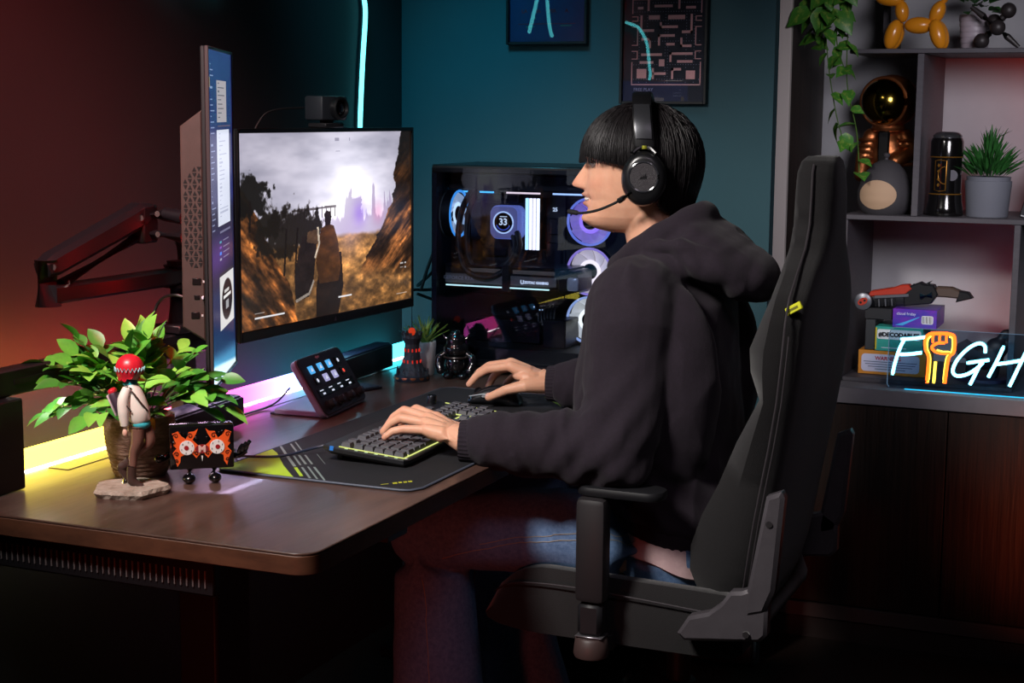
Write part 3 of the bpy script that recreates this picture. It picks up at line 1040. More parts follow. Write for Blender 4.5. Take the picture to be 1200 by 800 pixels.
# ------------------------------------------------------------------ webcam
wc = thing('webcam', 'small black webcam on top of the game monitor', 'webcam', (0.2, 1.10, 1.3425), 78)
obj('foot', MB().box(-0.03, 0.03, -0.022, 0.03, 0.0, 0.010, 0.002), M_blackplastic, wc)
obj('clip', MB().box(-0.02, 0.02, 0.026, 0.034, -0.05, 0.008, 0.002), M_blackplastic, wc)
obj('hinge', MB().box(-0.012, 0.012, -0.008, 0.012, 0.010, 0.016, 0.001), M_blackplastic, wc)
bd = MB().box(-0.041, 0.041, -0.022, 0.03, 0.016, 0.068, 0.005, seg=2)
body = obj('body', bd, mat('webcam_body', '#22262c', 0.45), wc)
obj('lens_ring', MB().lathe([(0.018, -0.0225), (0.025, -0.0225), (0.025, -0.033), (0.022, -0.036), (0.019, -0.036), (0.0175, -0.028), (0.0005, -0.027)], 32, M=TR((0.008, 0, 0.042)) @ Matrix(((1, 0, 0, 0), (0, 0, 1, 0), (0, -1, 0, 0), (0, 0, 0, 1))), cap=False), M_bezel, body)
obj('lens', MB().ell((0.008, -0.0275, 0.042), (0.016, 0.004, 0.016)), mat('lens_glass', '#0a1020', 0.05, spec=0.9, coat=1.0), body)
wcab = obj('webcam_cable', MB().tube(bez([(0.165, 1.085, 1.385), (0.12, 1.02, 1.38), (0.10, 0.99, 1.36), (0.09, 0.96, 1.30), (0.09, 0.96, 1.2)], 6), 0.0022, 6), MATS['cable_black'])
tag(wcab, 'thin dark cable running from the back of the webcam', 'cable')
# ------------------------------------------------------------------ mouse pad
PZ = DZ + 0.0042
pad = thing('desk_mat', 'black desk mat with a lime green corner under the keyboard', 'mouse pad', (0.555, 0.87, DZ + 0.0002))
px0, px1, py0, py1 = 0.36, 0.757, 0.405, 1.36
M_pad = mat('pad_black', '#17171b', 0.75, color2='#141418', nscale=60, bump=0.1, bscale=900)
outl = [(px0, py0 + .012), (px0 + .012, py0), (px1 - .03, py0), (px1 - .012, py0 + .006), (px1, py0 + .03), (px1, py1 - .02), (px1 - .02, py1), (px0 + .02, py1), (px0, py1 - .02)]
obj('cloth', MB().prism(outl, DZ + 0.0002, PZ, bev=0.001), M_pad, pad, world=True)
obj('stitched_edge', MB().tube([(a, b, PZ - 0.0015) for a, b in outl], 0.0022, 6, closed=True), mat('pad_edge', '#4b5160', 0.6), pad, world=True, label='grey stitched edge')
M_lime = mat('pad_lime', '#a6c82a', 0.7)
M_sage = mat('pad_sage', '#7d8a86', 0.7)
c0 = (px0 + .004, py0 + .004)
obj('corner_print', MB().prism([(px0 + .004, py0 + .006), (px0 + .158, py0 + .004), (px0 + .148, py0 + .014), (px0 + .095, py0 + .075), (px0 + .03, py0 + .160), (px0 + .004, py0 + .185)], PZ, PZ + 0.0004), M_lime, pad, world=True, label='lime green corner')
def stripe(o1, o2, a, b, m):
    # diagonal band between the near edge and the back edge
    A0, B0 = Vector((px0 + .165, py0 + .004)), Vector((px0 + .004, py0 + .200))
    d = Vector((1, 1)).normalized()
    def pt(o, t):
        p = A0 + (B0 - A0) * t + d * o
        return (max(p.x, px0 + .003), max(p.y, py0 + .003))
    obj('stripe', MB().prism([pt(o1, a), pt(o2, a), pt(o2, b), pt(o1, b)], PZ, PZ + 0.0004), m, pad, world=True)
for k in range(6):
    o1 = 0.006 + k * 0.0115
    for (a, b) in ((-0.02 - k * .05, 0.30), (0.33, 0.70), (0.73, 1.05 + k * .04)):
        if random.random() < 0.92 - k * 0.10:
            stripe(o1 + random.uniform(0, .002), o1 + 0.0062 - k * .0007, a + random.uniform(0, .06), b - random.uniform(0, .05), M_sage if (k or a > .2) else M_lime)
for (a, b) in ((0.0, 0.05), (0.07, 0.09)):
    obj('stripe', MB().prism([(px1 - .06 + a, py1 - .12), (px1 - .045 + a, py1 - .12), (px1 - .12 + a, py1 - .03), (px1 - .135 + a, py1 - .03)], PZ, PZ + 0.0004), M_lime, pad, world=True)
M_plogo = mat('pad_logo', '#b7b52a', 0.7)
LM = Matrix.Translation((px1 - .052, py0 + .042, PZ)) @ TR(rz=50)
for (a, b, y0_, y1_) in ((-.034, -.018, -.001, .001), (-.012, -.002, -.0045, .0045), (-.001, .007, -.004, .005), (.008, .016, -.0045, .004), (.017, .026, -.0045, .0045)):
    obj('logo_mark', MB().prism([(a, y0_), (b - .002, y0_), (b, y1_), (a + .002, y1_)], 0, .0004, M=LM), M_plogo, pad, world=True)

# ------------------------------------------------------------------ keyboard
kb = thing('keyboard', 'black mechanical keyboard with yellow backlight under the left hand', 'keyboard', (0.668, 0.549, PZ + 0.0042), 92.5)
KT = TR(rx=5.0)
KL, KW = 0.507, 0.172
M_kb = mat('kb_case', '#1a1a1e', 0.45)
M_kbs = mat('kb_side', '#2b292e', 0.5)
M_key = mat('keycap', '#55545a', 0.45, color2='#4d4c52', nscale=80)
M_kglow = glow('kb_backlight', '#e9f28a', 1.0)
obj('case', MB().prism([(0, 0.006), (0.012, 0), (KL - .012, 0), (KL, .006), (KL, KW - .02), (KL - .01, KW), (.01, KW), (0, KW - .02)], 0.0, 0.0105, bev=0.002, M=KT), M_kb, kb)
obj('skirt', MB().box(0.006, KL - .006, .006, KW - .006, -0.0035, 0.001, M=KT), M_kbs, kb)
for x in (0.03, KL - .06):
    obj('foot', MB().box(x, x + .03, KW - .03, KW - .02, -0.0165, 0.001, .001, M=KT), M_kb, kb)
U = 0.0203
keymesh = {}
def keycap(wu, x, y, z=0.011):
    w = wu * U - 0.0012
    if wu not in keymesh:
        d = U - 0.0012
        i = 0.0024
        b, t = 0.0, 0.0085
        vs = [(0, 0, b), (w, 0, b), (w, d, b), (0, d, b), (i, i, t), (w - i, i, t), (w - i, d - i * .6, t), (i, d - i * .6, t),
              (i + .002, d / 2, t - .0008), (w - i - .002, d / 2, t - .0008)]
        m = MB().add(vs, [(0, 1, 5, 4), (1, 2, 6, 5), (2, 3, 7, 6), (3, 0, 4, 7), (4, 5, 9, 8), (8, 9, 6, 7), (4, 8, 7), (5, 6, 9)])
        o = obj('keycap', m, M_key, kb, smooth=False)
        keymesh[wu] = o
    else:
        o = keymesh[wu].copy()
        COL.objects.link(o)
        o.parent = kb
    o.rotation_euler = (R(5.0), 0, 0)
    o.location = KT @ Vector((x, y, z))
ox, oy = 0.012, 0.012
rows = [
    [(1, 0), (1.25, 1.25), (1.25, 2.5), (1.25, 3.75), (6.25, 5), (1.25, 11.25), (1.25, 12.5), (1.25, 13.75), (1.25, 15), (1, 16.5), (1, 17.5), (1, 18.5), (2, 19.75), (1, 21.75)],
    [(1, 0), (2.25, 1.25)] + [(1, 3.5 + i) for i in range(10)] + [(2.75, 13.5), (1, 17.5)] + [(1, 19.75 + i) for i in range(3)] + [(1, 22.75)],
    [(1, 0), (1.75, 1.25)] + [(1, 3 + i) for i in range(11)] + [(2.25, 14)] + [(1, 19.75 + i) for i in range(3)],
    [(1, 0), (1.5, 1.25)] + [(1, 2.75 + i) for i in range(12)] + [(1.5, 14.75)] + [(1, 16.5 + i) for i in range(3)] + [(1, 19.75 + i) for i in range(4)],
    [(1, 0)] + [(1, 1.25 + i) for i in range(13)] + [(2, 14.25)] + [(1, 16.5 + i) for i in range(3)] + [(1, 19.75 + i) for i in range(4)],
    [(1, 0), (1, 1.25)] + [(1, 3.25 + i) for i in range(4)] + [(1, 7.75 + i) for i in range(4)] + [(1, 12.25 + i) for i in range(4)] + [(1, 16.5 + i) for i in range(3)],
]
for r, row in enumerate(rows):
    for (wu, xu) in row:
        keycap(wu, ox + xu * U, oy + r * U + (0.005 if r == 5 else 0))
L23 = 23.75 * U
def kglow(x0, x1, y0, y1):
    obj('backlight_line', MB().box(x0, x1, y0, y1, 0.0107, 0.0121, M=KT), M_kglow, kb, label='glowing yellow backlight line')
kglow(ox - .002, ox + L23, oy - .0035, oy - .0015)
kglow(ox - .0035, ox - .0015, oy - .003, oy + 6 * U + .006)
kglow(ox + L23, ox + L23 + .002, oy - .003, oy + 6 * U)
kglow(ox + U - .0003, ox + U * 1.25 - .0008, oy, oy + 6 * U)
kglow(ox + 16.25 * U - .0003, ox + 16.5 * U - .0012, oy, oy + 5 * U)
kglow(ox + 19.5 * U - .0003, ox + 19.75 * U - .0012, oy, oy + 6 * U)
kglow(ox + 16.5 * U, ox + 19.5 * U, oy + 2 * U + .006, oy + 2 * U + .008)
for i in range(6):
    obj('side_light', MB().box(0.003, 0.0065, .02 + i * .02, .026 + i * .02, 0.0098, 0.0112, M=KT), glow('kb_sidelight', '#cfe8b0', 0.9), kb)
obj('corner_mark', MB().prism([(KL * 0 + .008, .004), (.014, .003), (.012, .009)], 0.0105, 0.0111, M=KT), mat('kb_mark', '#dfe3e6', 0.4), kb)
obj('end_cap', MB().box(-0.0008, 0.002, KW - .025, KW - .018, 0.004, 0.012, M=KT), glow('kb_blue', '#3b8ce8', 0.7), kb)
kn = obj('volume_knob', MB().lathe([(0.010, 0), (0.010, 0.017), (0.0092, 0.018), (0.0005, 0.018)], 24, M=KT @ TR((KL - .035, KW - .016, 0.0105))), mat('knob_steel', '#3a3c42', 0.25, metal=0.9), kb)
kc = obj('keyboard_cable', MB().tube(bez([(0.49, 0.60, 0.765), (0.46, 0.585, 0.757), (0.42, 0.53, 0.7485), (0.36, 0.50, 0.7485), (0.33, 0.52, 0.7465), (0.30, 0.56, 0.7435), (0.26, 0.55, 0.7435), (0.235, 0.50, 0.7435), (0.22, 0.46, 0.7435), (0.17, 0.44, 0.7435)], 8), 0.0026, 6), mat('cable_blue', '#1d2a3f', 0.5))
tag(kc, 'dark cable curling from the keyboard across the desk mat', 'cable')
dc = obj('deck_cable', MB().tube(bez([(0.165, 0.99, 0.785), (0.14, 0.98, 0.755), (0.125, 0.95, 0.7435), (0.125, 0.85, 0.7435), (0.14, 0.78, 0.7435)], 8), 0.0022, 6), MATS['cable_black'])
tag(dc, 'thin cable lying by the pink light behind the control deck', 'cable')

# ------------------------------------------------------------------ mouse
ms = thing('mouse', 'black computer mouse with a grey strip under the right hand', 'mouse', (0.556, 1.205, PZ + .0003), 92)
mm = MB()
rings = []
for i in range(15):
    t = i / 14
    y = -0.062 + 0.124 * t
    wd = 0.031 * (1 - 0.25 * math.exp(-((t - .55) / .2) ** 2)) * math.sqrt(max(1 - ((t - .5) / .515) ** 6, 0.02))
    hgt = 0.040 * math.sin(PI * (0.12 + 0.80 * (t ** 0.8))) * math.sqrt(max(1 - ((t - .5) / .52) ** 8, .05)) + 0.004
    rings.append([(wd * math.copysign(abs(math.cos(a)) ** .7, math.cos(a)), y, max(0.0, hgt * (0.35 + 0.65 * math.sin(a)) if a <= PI else hgt * .35 * (1 + math.sin(a)))) for a in [2 * PI * k / 20 for k in range(20)]])
mm.loft(rings)
mbody = obj('shell', mm, mat('mouse_black', '#141519', 0.3, coat=0.3), ms)
obj('side_strip', MB().tube([(-0.0295, -.045, .014), (-0.0265, -.01, .022), (-0.026, .02, .024), (-0.028, .05, .018)], 0.0022, 6), mat('mouse_strip', '#8d949a', 0.3, metal=.7), ms, label='grey side strip')
obj('scroll_wheel', MB().cyl((-0.004, .040, .026), (0.004, .040, .026), 0.008, seg=20), mat('wheel_rubber', '#26282d', 0.6), ms)
obj('side_button', MB().box(-0.0315, -0.027, .0, .02, .018, .022, .001), mat('mouse_btn', '#c9cdd2', 0.3, metal=.6), ms)

# ------------------------------------------------------------------ control deck
dk = thing('control_deck', 'tilted black control deck with lit screen keys and four dials', 'control deck', (0.302, 0.903, DZ + .0014), 97)
DT = TR((0, 0.0, 0.004), rx=58)
DW, DH = 0.236, 0.136
M_dk = mat('deck_face', '#16161a', 0.45)
M_dks = mat('deck_shell', '#6d6a7d', 0.45)
obj('body', MB().prism(rrect(0, DW, 0, DH, 0.016), -0.014, 0.0, bev=0.002, M=DT), M_dks, dk)
fc = obj('face', MB().prism(rrect(0.0015, DW - .0015, 0.0015, DH - .0015, 0.015), 0.0, 0.004, bev=0.0015, M=DT), M_dk, dk)
obj('stand_foot', MB().prism([(0.012, 0.0), (DW - .012, 0.0), (DW - .02, 0.125), (.02, 0.125)], 0.0, 0.012, bev=0.002), M_dks, dk)
obj('stand_pad', MB().box(0.02, DW - .02, .085, .135, -0.0008, 0.003), M_blackplastic, dk)
bluekey = glow('deck_blue', '#59b9ff', 0.9)
palekey = glow('deck_pale', '#b9b7e8', 0.8)
whitemk = glow('deck_white', '#e9ecff', 0.8)
redmk = glow('deck_red', '#ff5040', 0.9)
M_kdark = mat('deck_key_dark', '#0a0b10', 0.2)
for r in range(2):
    for c in range(4):
        x = 0.034 + c * 0.048
        y = 0.104 - r * 0.026
        lit = {(0, 0): bluekey, (0, 1): bluekey, (0, 2): bluekey, (1, 1): palekey, (1, 2): palekey}.get((r, c))
        k = obj('screen_key', MB().box(x - .0, x + .024, y - .009, y + .009, 0.0035, 0.006, .001, M=DT), lit or M_kdark, fc)
        if lit is None:
            obj('key_icon', MB().lathe([(0.0005, .0061), (0.0045, .0061), (0.0045, .0066), (.0005, .0066)], 12, M=DT @ TR((x + .012, y, 0))), redmk if (r, c) == (1, 3) else whitemk, k)
        else:
            obj('key_icon', MB().prism([(x + .006, y - .004), (x + .018, y - .004), (x + .014, y + .005)], .006, .0064, M=DT), whitemk, k)
bar = obj('touch_bar', MB().box(0.02, DW - .02, 0.041, 0.060, 0.0036, 0.0052, .001, M=DT), M_kdark, fc)
for i in range(4):
    x = 0.030 + i * 0.048
    obj('bar_icon', MB().box(x, x + .018, .054, .0562, .0052, .0056, M=DT), whitemk, bar)
    obj('bar_icon', MB().box(x + .008, x + .02, .045, .0488, .0052, .0056, M=DT), whitemk, bar)
for i in range(4):
    x = 0.036 + i * 0.054
    kd = obj('dial', MB().lathe([(0.0115, 0.004), (0.0115, 0.009), (0.009, 0.010), (0.0085, 0.019), (0.0075, .020), (0.0005, .020)], 24, M=DT @ TR((x, 0.021, 0))), M_dk, fc)
    obj('dial_line', MB().box(x - .0007, x + .0007, .023, .029, .0196, .0204, M=DT), mat('dial_mark', '#8d8f99', .4), kd)
lettering('elgato', 0.009, mat('deck_logo', '#dcdce6', 0.5), fc, DT @ TR((DW * .45, DH - .009, 0.0041)))

# ------------------------------------------------------------------ speakers
M_spk = mat('speaker_black', '#15161c', 0.55, bump=0.2, bscale=500)
M_spt = mat('speaker_top', '#22243a', 0.4)
def speaker(label, loc, rz, w, d, h):
    t = thing('speaker', label, 'speaker', loc, rz, group='desktop speakers')
    obj('cabinet', MB().box(-w / 2, w / 2, 0, d, 0.003, h, 0.006, seg=2), M_spt, t)
    obj('grille', MB().box(-w / 2 + .002, w / 2 - .002, -.006, 0.002, 0.006, h - .004, .004, seg=2), M_spk, t)
    for x in (-w / 2 + .03, w / 2 - .03):
        obj('rubber_foot', MB().cyl((x, d / 2, 0), (x, d / 2, .004), 0.01), M_blackplastic, t)
speaker('black speaker under the portrait monitor behind the plant', (0.195, 0.62, DZ + .0013), 94, 0.30, 0.055, 0.066)
speaker('black speaker behind the control deck near the cyan light', (0.128, 1.41, DZ + .0013), 94, 0.30, 0.045, 0.066)
ph = thing('dock', 'small flat black dock lying behind the control deck', 'dock', (0.19, 1.27, DZ + .0002), 70)
obj('plate', MB().prism(rrect(-.035, .035, -.035, .035, .006), 0, .006, bev=.0015), mat('dock_black', '#1b1c22', .3), ph)
obj('rim', MB().prism(rrect(-.03, .03, -.03, .03, .005), .006, .0072, bev=.0004), mat('dock_pad', '#2b2e38', .4), ph)

# ------------------------------------------------------------------ potted bushy plant
def leaf_mesh(L=0.03, Wd=0.011, bend=0.15, n=5, name='leaf'):
    vs, fs = [], []
    for i in range(n + 1):
        t = i / n
        wd = Wd * (math.sin(PI * t ** 0.85) ** 0.8) if 0 < t < 1 else 0.0006
        z = -bend * L * t * t
        vs += [(-wd, t * L, z + wd * .35), (0, t * L, z), (wd, t * L, z + wd * .35)]
    for i in range(n):
        a = i * 3
        fs += [(a, a + 1, a + 4, a + 3), (a + 1, a + 2, a + 5, a + 4)]
    me = bpy.data.meshes.new(name)
    me.from_pydata(vs, [], fs)
    me.shade_smooth()
    return me
def aim(loc, d, upv, sc=1.0, roll=0.0):
    y = Vector(d).normalized()
    z = Vector(upv)
    z = (z - y * z.dot(y))
    if z.length < 1e-4:
        z = Vector((1, 0, 0)) - y * y.x
    z.normalize()
    x = y.cross(z)
    M = Matrix(((x.x, y.x, z.x, loc[0]), (x.y, y.y, z.y, loc[1]), (x.z, y.z, z.z, loc[2]), (0, 0, 0, 1)))
    return M @ Euler((0, roll, 0)).to_matrix().to_4x4() @ Matrix.Diagonal((sc, sc, sc, 1))
def put_leaf(src, parent, M):
    o = src.copy()
    COL.objects.link(o)
    o.parent = parent
    o.matrix_basis = M
    return o
M_leafs = [mat('leaf_green_a', '#5fae3a', 0.4, color2='#4b9232', nscale=30, spec=.4, sss=0.0), mat('leaf_green_b', '#438a30', 0.42, color2='#35742b', nscale=30), mat('leaf_green_c', '#86c64c', 0.4, color2='#6fb342', nscale=30)]
pl = thing('potted_plant', 'bushy green potted plant in a carved brown pot on the desk', 'plant', (0.250, 0.335, DZ + .0002))
potp = [(0.0005, 0.0), (0.044, 0.0), (0.047, 0.004)]
for i in range(14):
    t = i / 13
    r = 0.049 + 0.013 * math.sin(t * 1.9)
    potp += [(r + 0.0003, 0.008 + t * .094), (r - 0.0003, 0.008 + (t + .04) * .094)]
potp += [(0.0605, 0.106), (0.055, 0.107), (0.049, 0.095), (0.0005, 0.093)]
obj('pot', MB().lathe(potp, 36), mat('pot_carved_clay', '#9a7767', 0.8, color2='#70503f', nscale=45, stretch=(1, 1, 2.5), bump=0.8, bscale=120), pl)
obj('soil', MB().lathe([(0.0005, .094), (.049, .0945), (.03, .1), (0.0005, .102)], 20), mat('soil', '#1c1410', 0.95), pl)
lsrc = []
for k in range(3):
    me = leaf_mesh(0.041, 0.0125, 0.12 + .1 * k)
    me.materials.append(M_leafs[k])
    lsrc.append(bpy.data.objects.new('leaf', me))
rng = random.Random(11)
dirs = []
nst = 39
for i in range(nst):
    az = 2 * PI * i * 0.381966 + rng.uniform(-.3, .3)
    el = R(rng.choice([-8, 5, 18, 32, 45, 58, 72, 85])) + rng.uniform(-.1, .1)
    L = rng.uniform(0.095, 0.135) * (1.0 if el > 0 else .95)
    dirs.append((az, el, L))
# the long sprigs that stick out in the photograph: local image-right is (.92,.39)
ir = Vector((0.921, 0.389, 0))
for (a, b, L) in ((-0.98, 0.42, .15), (-0.62, .95, .155), (0.15, 1.0, .135), (.95, .25, .14), (1.0, -.12, .14), (-.95, -.2, .14), (-0.9, .15, .15), (.65, .75, .14)):
    v = ir * a + Vector((0, 0, b)) + Vector((0.1, -0.2, 0))
    dirs.append((math.atan2(v.y, v.x), math.atan2(v.z, math.hypot(v.x, v.y)), L))
nl = 0
for (az, el, L) in dirs:
    d = Vector((math.cos(az) * math.cos(el), math.sin(az) * math.cos(el), math.sin(el)))
    base = Vector((d.x * .02, d.y * .02, .098))
    P = []
    for k in range(7):
        t = k / 6
        P.append(base + Vector((0, 0, .055)) * math.sin(PI * .5 * min(1, t * 1.6)) * (1 if el < .6 else .5) + d * L * t + Vector((0, 0, -.012 * t * t)))
    obj('stem', MB().tube(P, [0.0016 - .0009 * k / 6 for k in range(7)], 5), mat('stem_green', '#3d5a2a', .6), pl)
    n = 6 if L < .12 else 7
    for k in range(n):
        t = 0.36 + 0.64 * k / (n - 1)
        i0 = min(int(t * 6), 5)
        p = P[i0].lerp(P[i0 + 1], t * 6 - i0)
        td = (P[i0 + 1] - P[i0]).normalized()
        s = td.cross(Vector((0, 0, 1)))
        if s.length < .1:
            s = Vector((1, 0, 0))
        s.normalize()
        if k == n - 1:
            ld = td
        else:
            a = (1 if k % 2 else -1) * rng.uniform(.6, 1.1)
            ld = td * rng.uniform(.5, .9) + s * a + Vector((0, 0, rng.uniform(-.1, .5)))
        put_leaf(rng.choice(lsrc), pl, aim(p, ld, Vector((rng.uniform(-.4, .4), rng.uniform(-.9, .1), 1)), rng.uniform(.85, 1.22), rng.uniform(-.4, .4)))
        nl += 1

# ------------------------------------------------------------------ figurine with red hair on a stone base
fg = thing('figurine', 'small figurine with red hair and white jacket on stone base', 'figurine', (0.325, 0.205, DZ + .0002), 22.9)
def fz(px, py, y=0.0):
    return ((px - 141) * 0.00143, y, (572 - py) * 0.00146 + 0.014)
rng = random.Random(3)
rg0, rg1, rg2 = [], [], []
for k in range(40):
    a = 2 * PI * k / 40
    j = 1 + .07 * math.sin(5 * a + 1) + rng.uniform(-.025, .025)
    rg0.append((0.058 * j * math.cos(a), 0.050 * j * math.sin(a), 0))
    j2 = j + rng.uniform(-.02, .05)
    rg1.append((0.061 * j2 * math.cos(a), 0.053 * j2 * math.sin(a), 0.008))
    rg2.append((0.0585 * j * math.cos(a), 0.0505 * j * math.sin(a), 0.0145))
obj('stone_base', MB().loft([rg0, rg1, rg2]), mat('stone_beige', '#a9998c', .85, color2='#8a7769', nscale=60, bump=.6, bscale=150), fg, smooth=False)
M_boot = mat('boot_brown', '#3d2a25', .45)
M_tight = mat('tights', '#6d4b40', .5)
M_skinf = mat('fig_skin', '#d8a894', .45)
M_jack = mat('fig_jacket', '#ded3c8', .5)
M_teal = mat('fig_teal', '#3aa9b4', .5)
M_red = mat('fig_red', '#c4202f', .35)
def limb(pts, rs, seg=12):
    P = bez(pts, 5)
    xs = np.linspace(0, len(pts) - 1, len(P))
    return MB().tube(P, [interp(x, range(len(rs)), rs) for x in xs], seg)
# standing leg and raised leg
obj('leg', limb([fz(152, 503, -.006), fz(151, 520, -.006), fz(146, 535, -.006), fz(145, 556, -.006)], [.0115, .0105, .0075, .0058]), M_tight, fg)
obj('leg', limb([fz(158, 503, .008), fz(163, 521, .008), fz(152, 532, .008), fz(138, 546, .008)], [.011, .0095, .007, .0055]), M_tight, fg)
obj('boot', limb([fz(144, 548, -.006), fz(143, 560, -.006), fz(144, 566, -.006), fz(150, 571, -.006), fz(156, 573, -.006)], [.0085, .008, .0082, .0066, .0048]), M_boot, fg)
obj('boot', limb([fz(140, 544, .008), fz(133, 550, .008), fz(129, 553, .008), fz(133, 560, .008), fz(137, 567, .008)], [.0085, .008, .0078, .0062, .0045]), M_boot, fg)
obj('support_peg', MB().cyl(fz(132, 560, .008), fz(131, 573, .008), .004), glass_pane('peg_clear', refl=.08), fg)
obj('shorts', MB().ell(fz(155, 500), (.0155, .014, .010)), M_teal, fg)
jk = MB().loft([[(x0_ + rx * math.cos(a), ry * math.sin(a), z) for a in [2 * PI * k / 18 for k in range(18)]] for (x0_, z, rx, ry) in
               [(fz(153, 497)[0], fz(0, 499)[2], .013, .013), (fz(153, 490)[0], fz(0, 494)[2], .019, .0175), (fz(152, 482)[0], fz(0, 482)[2], .0185, .018), (fz(149, 470)[0], fz(0, 470)[2], .0165, .0175), (fz(146, 458)[0], fz(0, 458)[2], .013, .015), (fz(144, 450)[0], fz(0, 451)[2], .008, .009)]])
obj('jacket', jk, M_jack, fg)
for y in (-.016, .016):
    obj('sleeve', limb([fz(143, 456, y * .8), fz(138, 470, y * 1.15), fz(138, 485, y * 1.2), fz(139, 500, y * 1.15)], [.0075, .0095, .0095, .0068]), M_jack, fg)
    obj('hand', MB().ell(fz(139, 508, y * 1.15), (.0045, .004, .0075)), M_skinf, fg)
obj('strap', MB().tube(bez([fz(141, 455, -.014), fz(150, 463, -.019), fz(158, 474, -.0175), fz(164, 484, -.008)], 5), .0016, 6), M_boot, fg)
obj('strap', MB().tube(bez([fz(134, 470, -.02), fz(142, 476, -.024), fz(147, 484, -.02)], 5), .0013, 6), M_boot, fg)
obj('backpack', MB().box(-.006, .006, -.014, .014, -.022, .02, .005, seg=2, M=TR(fz(128, 476), ry=-22)), mat('fig_pack', '#3b2c3a', .5), fg)
obj('pack_flap', MB().box(-.0085, -.0055, -.012, .012, -.02, .018, .001, M=TR(fz(127, 476), ry=-22)), mat('fig_pack_pale', '#b9a9ad', .5), fg)
obj('pack_top', MB().box(-.006, .006, -.010, .010, .016, .026, .003, M=TR(fz(128, 476), ry=-22)), M_red, fg)
obj('scarf', MB().lathe([(.0095, -.007), (.0125, -.004), (.0115, .003), (.0085, .006)], 18, M=TR(fz(143, 451))), M_teal, fg)
obj('head', MB().ell(fz(145, 440), (.0155, .0145, .0165)), M_skinf, fg)
hr = MB()
rings = []
for i in range(11):
    ph = PI * (0.02 + .76 * i / 10)
    ring = []
    for k in range(32):
        a = 2 * PI * k / 32
        front = max(0.0, math.cos(a - R(-20))) ** 3
        cut = 1 - .42 * front * (i / 10)
        r = .0235 * (1 + .05 * math.sin(9 * a) * (i / 10) ** 2)
        p = min(ph, PI * .78 * cut)
        ring.append((r * max(math.sin(p), .82 if i > 6 else 0) * math.cos(a), r * .97 * max(math.sin(p), .82 if i > 6 else 0) * math.sin(a), r * 1.02 * math.cos(p) * (1 + (.12 * (k % 3 - 1) if i == 10 else 0))))
    rings.append(ring)
hr.loft(rings)
ho = obj('hair', hr, M_red, fg)
ho.location = fz(143, 436)
zz = []
for k in range(29):
    a = R(-200 + 220 * k / 28)
    zz.append((.0243 * math.cos(a), .0236 * math.sin(a), -.001 + (.0036 if k % 2 else -.0030)))
hb = obj('zigzag_band', MB().tube(zz, .0009, 5), mat('fig_band', '#8fc8cc', .5), ho)

# ------------------------------------------------------------------ box-headed toy
ty = thing('toy_robot', 'black box-shaped toy with orange flourishes and two dial eyes', 'toy', (0.385, 0.325, DZ + .0002), 38)
M_gloss = mat('toy_black', '#0c0b0d', .18, coat=.6)
bw, bh = .109, .076
TZ = .027
obj('body', MB().box(-bw / 2, bw / 2, -.02, .02, TZ, TZ + bh, .003, seg=2), M_gloss, ty)
M_or = mat('toy_orange', '#d8541e', .45)
orn = MB()
def disk(mb, x, z, r, y=-.0203, th=.0006, n=18, r2=None):
    mb.prism([(x + r * math.cos(2 * PI * k / n), z + (r2 or r) * math.sin(2 * PI * k / n)) for k in range(n)], y - th, y, 'xz')
cx, cz = 0, TZ + bh * .52
for s in (-1, 1):
    pts = [(0, cz - .004), (.010, cz + .006), (.016, cz + .012), (.010, cz + .022), (.006, cz + .032), (.012, cz + .027), (.022, cz + .026), (.027, cz + .014), (.034, cz + .019), (.040, cz + .028), (.050, cz + .024), (.046, cz + .012), (.048, cz + .004),
           (.043, cz - .002), (.050, cz - .010), (.046, cz - .020), (.042, cz - .034), (.037, cz - .026), (.036, cz - .016), (.026, cz - .012), (.018, cz - .010), (.010, cz - .020), (.003, cz - .012)]
    orn.prism([(s * a, b) for a, b in pts][::s], -.0207, -.0202, 'xz')
obj('orange_print', orn, M_or, ty, smooth=False, label='orange flourish print')['kind'] = 'stuff'
sw = MB()
for s in (-1, 1):
    for (x, z, r) in ((.020, cz + .019, .0052), (.044, cz + .020, .005), (.030, cz + .022, .003), (.043, cz - .012, .0045), (.043, cz - .024, .0035), (.010, cz - .012, .0042), (.009, cz + .014, .003), (.035, cz + .024, .003), (.047, cz + .008, .003)):
        sw.tube([(s * (x + r * (1 - k / 16) * math.cos(k * .55)), -.0209, z + r * (1 - k / 16) * math.sin(k * .55)) for k in range(15)], .0008, 5)
obj('swirl_lines', sw, M_gloss, ty)['kind'] = 'stuff'
M_dial = mat('dial_white', '#d5d3cf', .35)
for s in (-1, 1):
    d = MB()
    disk(d, s * .0255, cz - .001, .0125, -.0204, .0016, 24)
    e = obj('dial_eye', d, M_dial, ty)
    d = MB()
    disk(d, s * .0265, cz - .001, .004, -.0221, .0006)
    obj('dial_hub', d, mat('dial_red', '#8e1b22', .4), e)
    for a in (20, 75, 140, 200, 260, 320):
        x, z = s * .0255 + .0095 * math.cos(R(a)), cz - .001 + .0095 * math.sin(R(a))
        obj('tick', MB().box(x - .0005, x + .0005, -.0226, -.022, z - .0015, z + .0015), mat('tick_dark', '#444444', .5), e)
d = MB()
disk(d, 0, cz - .004, .0115, -.0208, .0006, 20, .008)
obj('mouth_print', d, mat('mouth_red', '#7a1f22', .4), ty)
lettering('M', .017, mat('mouth_m', '#cfa9a0', .5), ty, Matrix.Translation((0, -.0216, cz - .0045)) @ UPR, bold=.0006)
obj('tooth', MB().prism([(-.0015, cz - .016), (.0015, cz - .016), (0, cz - .026)], -.0215, -.0205, 'xz'), M_dial, ty)
